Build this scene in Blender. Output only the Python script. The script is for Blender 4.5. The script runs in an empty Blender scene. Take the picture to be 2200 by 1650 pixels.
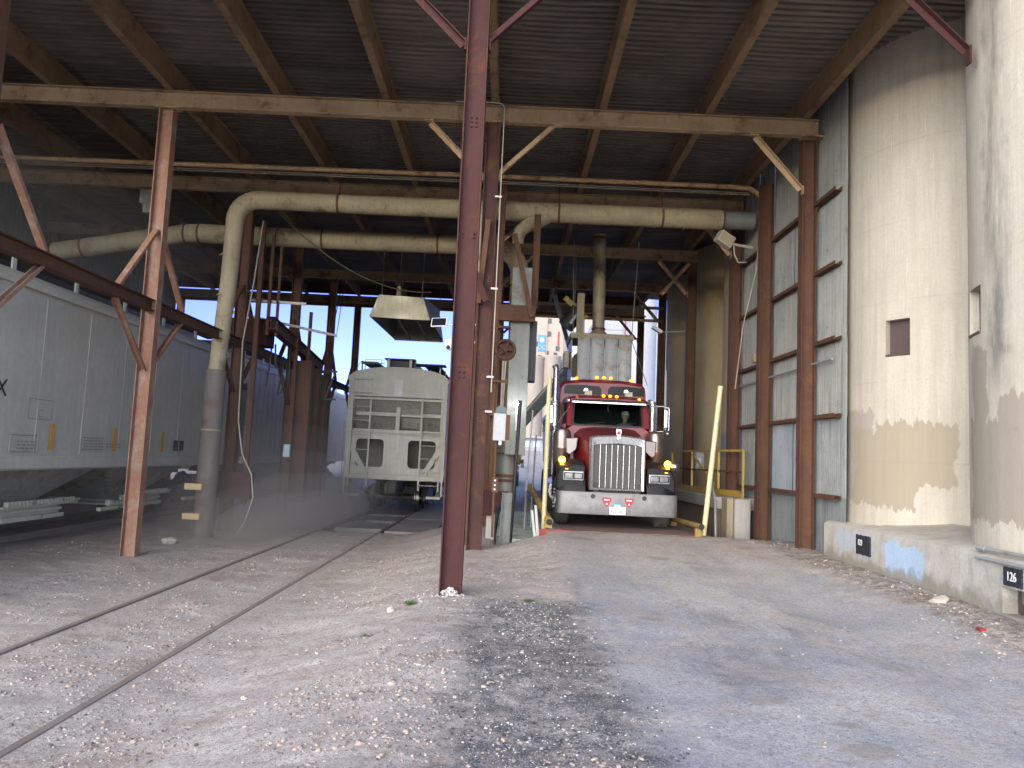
import bpy, bmesh, math, random
from mathutils import Vector, Matrix, noise as mnoise
random.seed(7)
R = math.radians
scene = bpy.context.scene
COL = scene.collection

# ------------------------------------------------------------------ camera
cam_data = bpy.data.cameras.new('camera')
cam = bpy.data.objects.new('camera', cam_data)
COL.objects.link(cam)
cam_data.sensor_fit = 'HORIZONTAL'
cam_data.sensor_width = 36.0
cam_data.lens = 36.0 * 1680 / 2200
cam_data.clip_start = 0.05
cam_data.clip_end = 3000
cam.matrix_world = Matrix(((0.99900818, -0.04449113, -0.00178867, 0),
                           (-0.00592645, -0.09304532, -0.99564424, 0),
                           (0.04413091, 0.99466733, -0.09321671, 1.65),
                           (0, 0, 0, 1)))
scene.camera = cam

# ------------------------------------------------------------------ sky and sun
SUN_EL, SUN_AZ = 17.0, 204.0        # low evening glow behind the camera, azimuth clockwise from +Y
world = bpy.data.worlds.new('World')
scene.world = world
world.use_nodes = True
wn = world.node_tree
bg = wn.nodes['Background']
sky = wn.nodes.new('ShaderNodeTexSky')
sky.sky_type = 'NISHITA'
sky.sun_disc = False
sky.sun_elevation = R(SUN_EL)
sky.sun_rotation = R(SUN_AZ)
sky.air_density = 0.4
sky.dust_density = 0.1
sky.ozone_density = 1.5
tint = wn.nodes.new('ShaderNodeMix')          # faint lavender of the evening air
tint.data_type = 'RGBA'
tint.blend_type = 'MULTIPLY'
tint.inputs[0].default_value = 1.0
# the sky is warm towards the afterglow behind the camera and blue-lavender opposite it
wtc = wn.nodes.new('ShaderNodeTexCoord')
wsep = wn.nodes.new('ShaderNodeSeparateXYZ')
wn.links.new(wtc.outputs['Generated'], wsep.inputs[0])
wmr = wn.nodes.new('ShaderNodeMapRange')
wmr.interpolation_type = 'SMOOTHSTEP'
wmr.inputs['From Min'].default_value = -0.1
wmr.inputs['From Max'].default_value = 0.8
wn.links.new(wsep.outputs[1], wmr.inputs['Value'])
wtint = wn.nodes.new('ShaderNodeMix')
wtint.data_type = 'RGBA'
wtint.inputs[6].default_value = (1.18, 1.05, 0.97, 1)
wtint.inputs[7].default_value = (0.345, 0.29, 0.52, 1)
wn.links.new(wmr.outputs[0], wtint.inputs[0])
wn.links.new(wtint.outputs[2], tint.inputs[7])
wn.links.new(sky.outputs[0], tint.inputs[6])
wn.links.new(tint.outputs[2], bg.inputs['Color'])
bg.inputs['Strength'].default_value = 0.15
sun_data = bpy.data.lights.new('sun', 'SUN')
sun_data.energy = 1.15
sun_data.angle = R(75)
sun_data.color = (1.0, 0.88, 0.69)
sun = bpy.data.objects.new('sun', sun_data)
COL.objects.link(sun)
az = R(SUN_AZ)
to_sun = Vector((math.sin(az) * math.cos(R(SUN_EL)), math.cos(az) * math.cos(R(SUN_EL)), math.sin(R(SUN_EL))))
sun.rotation_euler = to_sun.to_track_quat('Z', 'Y').to_euler()
scene.view_settings.view_transform = 'Standard'
scene.view_settings.look = 'None'
scene.view_settings.exposure = 2.7
scene.view_settings.gamma = 1.0
try:
    scene.cycles.max_bounces = 8
    scene.cycles.diffuse_bounces = 5
    scene.cycles.glossy_bounces = 4
    scene.cycles.transparent_max_bounces = 12
    scene.cycles.volume_bounces = 1
    scene.cycles.use_denoising = True
    scene.cycles.sample_clamp_indirect = 6.0
except Exception:
    pass

# ------------------------------------------------------------------ node helper
class G:
    def __init__(s, name):
        s.m = bpy.data.materials.new(name)
        s.m.use_nodes = True
        s.nt = s.m.node_tree
        s.b = s.nt.nodes['Principled BSDF']
        s._pos = None
    def n(s, t):
        return s.nt.nodes.new(t)
    def put(s, sock, v):
        if v is None:
            return
        if isinstance(v, bpy.types.NodeSocket):
            s.nt.links.new(v, sock)
        elif isinstance(v, (tuple, list)) and len(v) == 3 and sock.type == 'RGBA':
            sock.default_value = (*v, 1)
        else:
            sock.default_value = v
    def pos(s):
        if s._pos is None:
            s._pos = s.n('ShaderNodeNewGeometry').outputs['Position']
        return s._pos
    def obj(s):
        return s.n('ShaderNodeTexCoord').outputs['Object']
    def scl(s, v, sc, loc=(0, 0, 0)):
        k = s.n('ShaderNodeMapping')
        s.put(k.inputs['Vector'], v)
        k.inputs['Scale'].default_value = sc
        k.inputs['Location'].default_value = loc
        return k.outputs[0]
    def noise(s, v, scale, detail=4, rough=0.55, dist=0.0):
        k = s.n('ShaderNodeTexNoise')
        s.put(k.inputs['Vector'], v)
        k.inputs['Scale'].default_value = scale
        k.inputs['Detail'].default_value = detail
        k.inputs['Roughness'].default_value = rough
        k.inputs['Distortion'].default_value = dist
        return k.outputs['Fac']
    def vor(s, v, scale, out='Distance', feature='F1'):
        k = s.n('ShaderNodeTexVoronoi')
        k.feature = feature
        s.put(k.inputs['Vector'], v)
        k.inputs['Scale'].default_value = scale
        return k.outputs[out]
    def ramp(s, f, stops, interp='LINEAR'):
        k = s.n('ShaderNodeValToRGB')
        s.put(k.inputs[0], f)
        r = k.color_ramp
        r.interpolation = interp
        while len(r.elements) < len(stops):
            r.elements.new(0.5)
        for e, (p, c) in zip(r.elements, stops):
            e.position = p
            e.color = (c, c, c, 1) if isinstance(c, (int, float)) else (*c, 1)
        return k.outputs[0]
    def mix(s, f, a, b, mode='MIX'):
        k = s.n('ShaderNodeMix')
        k.data_type = 'RGBA'
        k.blend_type = mode
        k.clamp_factor = True
        s.put(k.inputs[0], f)
        s.put(k.inputs[6], a)
        s.put(k.inputs[7], b)
        return k.outputs[2]
    def math(s, op, a, b=None, c=None):
        k = s.n('ShaderNodeMath')
        k.operation = op
        s.put(k.inputs[0], a)
        s.put(k.inputs[1], b)
        s.put(k.inputs[2], c)
        return k.outputs[0]
    def sep(s, v):
        k = s.n('ShaderNodeSeparateXYZ')
        s.put(k.inputs[0], v)
        return k.outputs
    def step(s, v, lo, hi):
        k = s.n('ShaderNodeMapRange')
        k.interpolation_type = 'SMOOTHSTEP'
        s.put(k.inputs['Value'], v)
        s.put(k.inputs['From Min'], lo)
        s.put(k.inputs['From Max'], hi)
        return k.outputs[0]
    def box(s, v, lo, hi, soft):
        a = s.step(v, lo - soft, lo + soft)
        b = s.step(v, hi - soft, hi + soft)
        return s.math('MULTIPLY', a, s.math('SUBTRACT', 1.0, b))
    def bump(s, h, strength=0.4, dist=0.02, normal=None):
        k = s.n('ShaderNodeBump')
        k.inputs['Strength'].default_value = strength
        k.inputs['Distance'].default_value = dist
        s.put(k.inputs['Height'], h)
        if normal is not None:
            s.put(k.inputs['Normal'], normal)
        return k.outputs[0]
    def out(s, color=None, rough=None, metal=None, normal=None, spec=None, coat=None):
        s.put(s.b.inputs['Base Color'], color)
        s.put(s.b.inputs['Roughness'], rough)
        s.put(s.b.inputs['Metallic'], metal)
        s.put(s.b.inputs['Normal'], normal)
        s.put(s.b.inputs['Specular IOR Level'], spec)
        s.put(s.b.inputs['Coat Weight'], coat)
        return s.m

def hexc(r, g, b):
    f = lambda c: ((c / 255 + 0.055) / 1.055) ** 2.4 if c > 10 else c / 255 / 12.92
    return (f(r), f(g), f(b))

def weathered(name, base, var=None, rust=None, rust_amt=0.0, streak=0.0, streak_col=(0.05, 0.04, 0.03), rough=0.6,
              metal=0.0, bump=0.15, scale=1.0, dust=None, dust_amt=0.0):
    """painted or bare surface with blotches, rust patches, vertical run marks and settled dust"""
    g = G(name)
    p = g.pos()
    var = var or tuple(c * 0.7 for c in base)
    n1 = g.noise(p, 1.3 * scale, 6, 0.62)
    col = g.mix(g.ramp(n1, [(0.35, 0), (0.68, 1)]), base, var)
    n2 = g.noise(p, 14 * scale, 5, 0.7)
    col = g.mix(g.math('MULTIPLY', g.ramp(n2, [(0.4, 0), (0.75, 1)]), 0.35), col, tuple(c * 0.55 for c in base))
    if rust:
        n3 = g.noise(p, 2.6 * scale, 8, 0.72, 0.4)
        m = g.ramp(n3, [(0.62 - rust_amt * 0.35, 0), (0.72 - rust_amt * 0.25, 1)])
        rc = g.mix(g.noise(p, 22 * scale, 3), rust, tuple(c * 0.45 for c in rust))
        col = g.mix(m, col, rc)
    if streak:
        sv = g.scl(p, (9, 9, 0.35))
        n4 = g.noise(sv, 1.6, 5, 0.65)
        col = g.mix(g.math('MULTIPLY', g.ramp(n4, [(0.45, 0), (0.72, 1)]), streak), col, streak_col)
    if dust:
        nz = g.sep(g.n('ShaderNodeNewGeometry').outputs['Normal'])[2]
        d = g.math('ADD', g.step(nz, 0.1, 0.9), g.ramp(g.noise(p, 3.1, 5), [(0.42, 0), (0.7, 0.6)]))
        col = g.mix(g.math('MULTIPLY', d, dust_amt), col, dust)
    g.out(col, g.math('ADD', rough - 0.12, g.math('MULTIPLY', n2, 0.24)), metal, g.bump(n2, bump, 0.01))
    return g.m

def plain(name, c, rough=0.5, metal=0.0, coat=None, var=0.15, scale=30):
    g = G(name)
    n = g.noise(g.pos(), scale, 4)
    col = g.mix(g.math('MULTIPLY', n, var * 2), c, tuple(x * 0.5 for x in c))
    return g.out(col, g.math('ADD', rough - 0.06, g.math('MULTIPLY', n, 0.12)), metal, None, None, coat)

def glow(name, c, strength):
    g = G(name)
    g.out(c, 0.3)
    g.b.inputs['Emission Color'].default_value = (*c, 1)
    g.b.inputs['Emission Strength'].default_value = strength
    return g.m

# ------------------------------------------------------------------ mesh builder
class MB:
    def __init__(s):
        s.v, s.f = [], []
    def add(s, vs, fs):
        o = len(s.v)
        s.v += [tuple(v) for v in vs]
        s.f += [tuple(i + o for i in f) for f in fs]
        return s
    def frame(s, o, x, y, z, sx, sy, sz):
        """box centred at o with axes x, y, z (unit) and full sizes"""
        o, x, y, z = Vector(o), Vector(x) * sx / 2, Vector(y) * sy / 2, Vector(z) * sz / 2
        vs = [o + a * x + b * y + c * z for a in (-1, 1) for b in (-1, 1) for c in (-1, 1)]
        fs = [(0, 1, 3, 2), (4, 6, 7, 5), (0, 4, 5, 1), (2, 3, 7, 6), (0, 2, 6, 4), (1, 5, 7, 3)]
        return s.add(vs, fs)
    def box(s, x0, x1, y0, y1, z0, z1):
        return s.frame(((x0 + x1) / 2, (y0 + y1) / 2, (z0 + z1) / 2), (1, 0, 0), (0, 1, 0), (0, 0, 1),
                       abs(x1 - x0), abs(y1 - y0), abs(z1 - z0))
    def bar(s, p0, p1, a, wa, wb, oa=0.0, ob=0.0):
        """rectangular bar from p0 to p1; a = rough direction of its width wa"""
        p0, p1 = Vector(p0), Vector(p1)
        w = (p1 - p0).normalized()
        a = Vector(a)
        a = (a - w * a.dot(w)).normalized()
        b = w.cross(a)
        return s.frame((p0 + p1) / 2 + a * oa + b * ob, a, b, w, wa, wb, (p1 - p0).length)
    def ibeam(s, p0, p1, a, d, bf, tf=0.014, tw=0.01):
        """wide-flange section: a = direction across the flanges (depth d)"""
        s.bar(p0, p1, a, tf, bf, d / 2 - tf / 2)
        s.bar(p0, p1, a, tf, bf, -d / 2 + tf / 2)
        s.bar(p0, p1, a, d - 2 * tf, tw)
        return s
    def angle(s, p0, p1, a, w=0.09, t=0.009):
        s.bar(p0, p1, a, w, t)
        s.bar(p0, p1, a, t, w, w / 2 - t / 2, w / 2 + t / 2)
        return s
    def channel(s, p0, p1, a, d=0.15, b=0.06, t=0.008):
        s.bar(p0, p1, a, d, t)
        s.bar(p0, p1, a, t, b, d / 2 - t / 2, -b / 2 - t / 2)
        s.bar(p0, p1, a, t, b, -d / 2 + t / 2, -b / 2 - t / 2)
        return s
    def tube(s, pts, r, n=12, cap=True, inner=None):
        pts = [Vector(p) for p in pts]
        rs = r if isinstance(r, (list, tuple)) else [r] * len(pts)
        t0 = (pts[1] - pts[0]).normalized()
        up = Vector((0, 0, 1)) if abs(t0.z) < 0.9 else Vector((1, 0, 0))
        a = t0.cross(up).normalized()
        vs, fs = [], []
        for i, p in enumerate(pts):
            if i == 0:
                t = t0
            elif i == len(pts) - 1:
                t = (pts[i] - pts[i - 1]).normalized()
            else:
                t = ((pts[i] - pts[i - 1]).normalized() + (pts[i + 1] - pts[i]).normalized()).normalized()
            a = (a - t * a.dot(t)).normalized()
            b = t.cross(a)
            for k in range(n):
                q = 2 * math.pi * k / n
                vs.append(p + (a * math.cos(q) + b * math.sin(q)) * rs[i])
        for i in range(len(pts) - 1):
            for k in range(n):
                k2 = (k + 1) % n
                fs.append((i * n + k, i * n + k2, (i + 1) * n + k2, (i + 1) * n + k))
        if cap:
            fs.append(tuple(range(n - 1, -1, -1)))
            fs.append(tuple((len(pts) - 1) * n + k for k in range(n)))
        return s.add(vs, fs)
    def cyl(s, p0, p1, r, n=24, r1=None, cap=True):
        return s.tube([p0, p1], [r, r if r1 is None else r1], n, cap)
    def lathe(s, o, axis, prof, n=24):
        """prof = [(distance along axis, radius)]"""
        o, w = Vector(o), Vector(axis).normalized()
        up = Vector((0, 0, 1)) if abs(w.z) < 0.9 else Vector((1, 0, 0))
        a = w.cross(up).normalized()
        b = w.cross(a)
        vs, fs = [], []
        for h, r in prof:
            for k in range(n):
                q = 2 * math.pi * k / n
                vs.append(o + w * h + (a * math.cos(q) + b * math.sin(q)) * max(r, 1e-4))
        for i in range(len(prof) - 1):
            for k in range(n):
                k2 = (k + 1) % n
                fs.append((i * n + k, i * n + k2, (i + 1) * n + k2, (i + 1) * n + k))
        return s.add(vs, fs)
    def prism(s, poly, o, u, v, w, depth):
        """polygon (u, v plane) at o extruded along w by depth"""
        o, u, v, w = Vector(o), Vector(u), Vector(v), Vector(w)
        n = len(poly)
        vs = [o + u * p + v * q for p, q in poly] + [o + u * p + v * q + w * depth for p, q in poly]
        fs = [tuple(range(n - 1, -1, -1)), tuple(range(n, 2 * n))]
        fs += [(i, (i + 1) % n, n + (i + 1) % n, n + i) for i in range(n)]
        return s.add(vs, fs)
    def loft(s, rings, cap=True):
        n = len(rings[0])
        vs = [p for r in rings for p in r]
        fs = []
        for i in range(len(rings) - 1):
            for k in range(n):
                k2 = (k + 1) % n
                fs.append((i * n + k, i * n + k2, (i + 1) * n + k2, (i + 1) * n + k))
        if cap:
            fs.append(tuple(range(n - 1, -1, -1)))
            fs.append(tuple((len(rings) - 1) * n + k for k in range(n)))
        return s.add(vs, fs)
    def ball(s, o, rx, ry=None, rz=None, n=16, m=10):
        ry, rz = ry or rx, rz or rx
        o = Vector(o)
        vs = [o + Vector((0, 0, -rz))]
        for i in range(1, m):
            t = -math.pi / 2 + math.pi * i / m
            for k in range(n):
                q = 2 * math.pi * k / n
                vs.append(o + Vector((math.cos(t) * math.cos(q) * rx, math.cos(t) * math.sin(q) * ry, math.sin(t) * rz)))
        vs.append(o + Vector((0, 0, rz)))
        fs = [(0, 1 + (k + 1) % n, 1 + k) for k in range(n)]
        for i in range(m - 2):
            for k in range(n):
                k2 = (k + 1) % n
                fs.append((1 + i * n + k, 1 + i * n + k2, 1 + (i + 1) * n + k2, 1 + (i + 1) * n + k))
        e = len(vs) - 1
        fs += [(e, 1 + (m - 2) * n + k, 1 + (m - 2) * n + (k + 1) % n) for k in range(n)]
        return s.add(vs, fs)
    def build(s, name, material, parent=None, smooth=None, bevel=0.0, local=False, subd=0):
        off = Vector((0, 0, 0))
        if parent is not None and not local:
            q = parent
            while q is not None:
                off += q.location
                q = q.parent
        me = bpy.data.meshes.new(name)
        me.from_pydata([tuple(Vector(v) - off) for v in s.v], [], s.f)
        me.validate()
        if len(s.f) < 40000:
            bm = bmesh.new()
            bm.from_mesh(me)
            bmesh.ops.recalc_face_normals(bm, faces=bm.faces)
            bm.to_mesh(me)
            bm.free()
        me.update()
        me.materials.append(material)
        if smooth is not None:
            me.shade_smooth()
            me.set_sharp_from_angle(angle=R(smooth))
        o = bpy.data.objects.new(name, me)
        COL.objects.link(o)
        if parent is not None:
            o.parent = parent
        if bevel:
            md = o.modifiers.new('bevel', 'BEVEL')
            md.width = bevel
            md.segments = 2
            md.limit_method = 'ANGLE'
            md.angle_limit = R(40)
        if subd:
            md = o.modifiers.new('subd', 'SUBSURF')
            md.levels = md.render_levels = subd
        return o

def fix_normals(o):
    bm = bmesh.new()
    bm.from_mesh(o.data)
    bmesh.ops.recalc_face_normals(bm, faces=bm.faces)
    bm.to_mesh(o.data)
    bm.free()
    return o

def tag(o, label, cat, group=None, kind=None):
    o['label'] = label
    o['category'] = cat
    if group:
        o['group'] = group
    if kind:
        o['kind'] = kind
    return o

def thing(name, label, cat, loc=(0, 0, 0), group=None):
    o = bpy.data.objects.new(name, None)
    COL.objects.link(o)
    o.location = loc
    o.empty_display_size = 0.2
    return tag(o, label, cat, group)

def struct(o):
    o['kind'] = 'structure'
    return o

def lettering(text, name, material, parent, o, u, v, size, depth=0.004, align='CENTER', squeeze=1.0):
    """raised painted letters: text plane axes u (reading direction) and v (up)"""
    cu = bpy.data.curves.new(name, 'FONT')
    cu.body = text
    cu.size = size
    cu.extrude = depth / 2
    cu.align_x = align
    cu.align_y = 'CENTER'
    t = bpy.data.objects.new(name + '_curve', cu)
    COL.objects.link(t)
    bpy.context.view_layer.update()
    me = bpy.data.meshes.new_from_object(t.evaluated_get(bpy.context.evaluated_depsgraph_get()))
    bpy.data.objects.remove(t)
    u, v = Vector(u).normalized(), Vector(v).normalized()
    w = u.cross(v)
    off = Vector((0, 0, 0))
    q = parent
    while q is not None:
        off += q.location
        q = q.parent
    o = Vector(o) - off
    for vert in me.vertices:
        c = vert.co.copy()
        vert.co = o + u * c.x * squeeze + v * c.y + w * c.z
    me.materials.clear()
    me.materials.append(material)
    ob = bpy.data.objects.new(name, me)
    COL.objects.link(ob)
    ob.parent = parent
    return ob

def arc(c, a, b, r, t0, t1, n=8):
    c, a, b = Vector(c), Vector(a), Vector(b)
    return [c + (a * math.cos(t0 + (t1 - t0) * i / n) + b * math.sin(t0 + (t1 - t0) * i / n)) * r for i in range(n + 1)]

def sst(x, a, b):
    t = max(0.0, min(1.0, (x - a) / (b - a)))
    return t * t * (3 - 2 * t)

def copy_tree(o, parent=None, loc=None):
    c = o.copy()
    COL.objects.link(c)
    if parent is not None:
        c.parent = parent
    if loc is not None:
        c.location = loc
    for ch in list(o.children):
        copy_tree(ch, c)
    return c
# ------------------------------------------------------------------ materials
M = {}
M['primer'] = weathered('maroon_primer_steel', (0.064, 0.025, 0.023), (0.050, 0.021, 0.020), (0.12, 0.045, 0.022), 0.18, 0.25, (0.035, 0.02, 0.02), 0.75)
M['primer'].node_tree.nodes['Principled BSDF'].inputs['Specular IOR Level'].default_value = 0.15
M['rust'] = weathered('rusted_brown_steel', (0.115, 0.056, 0.034), (0.075, 0.038, 0.026), (0.17, 0.08, 0.038), 0.42, 0.5, (0.05, 0.027, 0.018), 0.78, 0, 0.25)
M['darkpost'] = weathered('dark_maroon_rust_post', (0.075, 0.034, 0.029), (0.05, 0.025, 0.022), (0.15, 0.075, 0.04), 0.3, 0.4, (0.04, 0.025, 0.02), 0.8)
M['darkpost'].node_tree.nodes['Principled BSDF'].inputs['Specular IOR Level'].default_value = 0.2
M['rust'].node_tree.nodes['Principled BSDF'].inputs['Specular IOR Level'].default_value = 0.25
M['rustpale'] = weathered('pale_worn_rusty_steel', (0.30, 0.145, 0.085), (0.20, 0.095, 0.055), (0.42, 0.28, 0.20), 0.4, 0.3, (0.09, 0.045, 0.03), 0.75, 0, 0.25)
M['tan'] = weathered('dust_coated_steel', (0.42, 0.29, 0.165), (0.30, 0.195, 0.11), (0.24, 0.11, 0.055), 0.28, 0.2, (0.08, 0.05, 0.03), 0.85)
M['purlin'] = weathered('rusty_purlin_steel', (0.27, 0.175, 0.10), (0.18, 0.11, 0.062), (0.15, 0.08, 0.045), 0.2, 0.2, (0.07, 0.045, 0.03), 0.85)
M['duct'] = weathered('dusty_beige_duct', (0.35, 0.295, 0.185), (0.26, 0.215, 0.135), (0.20, 0.115, 0.055), 0.2, 0.45, (0.12, 0.09, 0.05), 0.75, 0, 0.15, 1, (0.34, 0.26, 0.15), 0.4)
M['ductgrey'] = weathered('grey_galvanised_duct', (0.21, 0.215, 0.185), (0.15, 0.155, 0.135), (0.17, 0.09, 0.045), 0.16, 0.35, (0.10, 0.09, 0.07), 0.55, 0.2)
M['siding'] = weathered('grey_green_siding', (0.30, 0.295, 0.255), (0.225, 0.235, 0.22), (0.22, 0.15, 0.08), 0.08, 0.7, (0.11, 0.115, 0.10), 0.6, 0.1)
M['sidingdark'] = weathered('dark_old_siding', (0.15, 0.15, 0.14), (0.10, 0.10, 0.095), None, 0, 0.4, (0.06, 0.06, 0.055), 0.75)
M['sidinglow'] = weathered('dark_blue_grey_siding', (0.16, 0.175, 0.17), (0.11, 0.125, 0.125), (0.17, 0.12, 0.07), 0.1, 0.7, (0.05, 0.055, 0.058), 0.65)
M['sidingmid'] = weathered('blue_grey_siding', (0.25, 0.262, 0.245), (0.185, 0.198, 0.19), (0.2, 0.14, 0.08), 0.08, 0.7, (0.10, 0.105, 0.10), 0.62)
M['patchgrey'] = weathered('repair_sheet_grey', (0.25, 0.28, 0.30), (0.19, 0.22, 0.24), (0.22, 0.13, 0.07), 0.05, 0.4, (0.12, 0.13, 0.14), 0.6)
M['hopper'] = weathered('dusty_grey_railcar_paint', (0.62, 0.595, 0.505), (0.53, 0.505, 0.425), None, 0.0, 0.45, (0.40, 0.375, 0.31), 0.6, 0, 0.08, 0.6, (0.42, 0.38, 0.30), 0.3)
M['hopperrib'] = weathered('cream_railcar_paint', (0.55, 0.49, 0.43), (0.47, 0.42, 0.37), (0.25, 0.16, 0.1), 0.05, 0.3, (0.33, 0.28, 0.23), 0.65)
M['hopperdark'] = weathered('shaded_railcar_sheet', (0.30, 0.295, 0.26), (0.23, 0.22, 0.19), (0.2, 0.085, 0.04), 0.24, 0.45, (0.12, 0.08, 0.05), 0.7)  # rusty railcar paint with the shade under the car put into its colour
M['hoppermid'] = weathered('recess_shade_railcar_sheet', (0.44, 0.43, 0.37), (0.36, 0.35, 0.30), (0.26, 0.14, 0.08), 0.1, 0.45, (0.2, 0.14, 0.09), 0.7)  # darker copy of the railcar paint, shade of the end recess put into it
M['black'] = plain('black_iron', (0.02, 0.02, 0.02), 0.55)
M['grime'] = weathered('grimy_running_gear', (0.06, 0.052, 0.045), (0.035, 0.03, 0.027), (0.12, 0.06, 0.03), 0.2, 0, (0, 0, 0), 0.7)
M['wheel'] = plain('polished_wheel_tread', (0.45, 0.44, 0.43), 0.3, 0.9)
M['rail'] = weathered('worn_rail_steel', (0.24, 0.20, 0.175), (0.17, 0.135, 0.115), (0.27, 0.2, 0.16), 0.35, 0, (0, 0, 0), 0.75, 0.0)
M['yellow'] = weathered('worn_yellow_paint', (0.44, 0.30, 0.055), (0.34, 0.23, 0.05), (0.28, 0.15, 0.06), 0.22, 0.2, (0.3, 0.2, 0.07), 0.55)
M['paleyellow'] = weathered('faded_pale_yellow_paint', (0.62, 0.55, 0.27), (0.56, 0.51, 0.33), (0.62, 0.58, 0.46), 0.25, 0.15, (0.4, 0.33, 0.15), 0.5)
M['white'] = weathered('aged_white_paint', (0.66, 0.65, 0.62), (0.56, 0.55, 0.52), (0.33, 0.26, 0.18), 0.06, 0.2, (0.35, 0.33, 0.3), 0.5)
M['greybox'] = weathered('grey_enamel_box', (0.33, 0.335, 0.34), (0.27, 0.275, 0.28), (0.28, 0.15, 0.07), 0.12, 0.3, (0.2, 0.17, 0.14), 0.45, 0.1)
M['conc'] = weathered('bare_grey_concrete', (0.40, 0.375, 0.335), (0.32, 0.295, 0.26), None, 0, 0.4, (0.2, 0.185, 0.16), 0.9, 0, 0.4)
M['slab'] = weathered('dusty_concrete_plate', (0.25, 0.24, 0.22), (0.19, 0.18, 0.165), None, 0, 0, (0, 0, 0), 0.9, 0, 0.3)
M['mint'] = weathered('pale_mint_floor_paint', (0.60, 0.72, 0.55), (0.50, 0.60, 0.47), (0.28, 0.27, 0.2), 0.3, 0, (0, 0, 0), 0.7)
M['mintpaint'] = weathered('mint_trailer_paint', (0.50, 0.68, 0.62), (0.42, 0.58, 0.53), None, 0, 0.2, (0.3, 0.38, 0.35), 0.4)
M['red_edge'] = weathered('worn_red_steel', (0.32, 0.035, 0.035), (0.22, 0.03, 0.03), (0.2, 0.1, 0.06), 0.2, 0, (0, 0, 0), 0.6)
M['curtain'] = weathered('dusty_plastic_curtain', (0.40, 0.40, 0.385), (0.33, 0.33, 0.31), (0.33, 0.27, 0.16), 0.3, 0.3, (0.4, 0.37, 0.3), 0.5)
M['beltgreen'] = weathered('dark_green_grey_conveyor', (0.06, 0.085, 0.08), (0.035, 0.05, 0.048), (0.12, 0.14, 0.12), 0.2, 0, (0, 0, 0), 0.45)
M['cable'] = plain('grey_cable', (0.17, 0.145, 0.11), 0.6)
M['rope'] = plain('pale_rope', (0.45, 0.41, 0.34), 0.8)
M['plate'] = weathered('brown_painted_plate', (0.085, 0.055, 0.05), (0.07, 0.045, 0.042), None, 0, 0.3, (0.05, 0.03, 0.03), 0.6)
M['inkblack'] = plain('black_stencil_paint', (0.018, 0.02, 0.028), 0.7)
M['inkwhite'] = plain('white_stencil_paint', (0.7, 0.7, 0.7), 0.7)
M['orange'] = weathered('orange_reflective_tape', (0.75, 0.36, 0.02), (0.6, 0.3, 0.03), (0.4, 0.33, 0.22), 0.2, 0, (0, 0, 0), 0.5)
M['ghostink'] = plain('faded_grey_ink', (0.33, 0.32, 0.29), 0.7)
M['panelblack'] = plain('solar_cell_black', (0.012, 0.013, 0.018), 0.2)
M['paperwhite'] = plain('clean_white_plastic', (0.75, 0.76, 0.78), 0.4)

# roof sheets: each sheet between two purlins weathers a little differently
g = G('rusty_roof_sheets')
p = g.pos()
cell = g.n('ShaderNodeTexWhiteNoise')
cell.noise_dimensions = '2D'
sx = g.math('FLOOR', g.math('DIVIDE', g.math('ADD', g.sep(p)[0], 0.5), 1.95))
sy = g.math('FLOOR', g.math('DIVIDE', g.sep(p)[1], 4.5))
cb = g.n('ShaderNodeCombineXYZ')
g.put(cb.inputs[0], sx)
g.put(cb.inputs[1], sy)
g.put(cell.inputs['Vector'], cb.outputs[0])
n1 = g.noise(p, 1.1, 6, 0.65)
n2 = g.noise(g.scl(p, (0.35, 5, 1)), 2.0, 5, 0.6)
col = g.mix(g.ramp(n1, [(0.35, 0), (0.7, 1)]), (0.15, 0.128, 0.11), (0.092, 0.076, 0.064))
col = g.mix(g.ramp(n2, [(0.5, 0), (0.75, 0.7)]), col, (0.25, 0.21, 0.175))
col = g.mix(g.ramp(g.noise(p, 2.3, 7, 0.7, 0.5), [(0.6, 0), (0.72, 0.6)]), col, (0.13, 0.06, 0.035))
tone = g.math('ADD', 0.62, g.math('MULTIPLY', cell.outputs[0], 0.75))
k = g.n('ShaderNodeVectorMath')
k.operation = 'SCALE'
g.put(k.inputs[0], col)
g.put(k.inputs['Scale'], tone)
M['deck'] = g.out(k.outputs[0], 0.7, 0.1, g.bump(g.noise(p, 30, 4), 0.2, 0.01))

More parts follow.
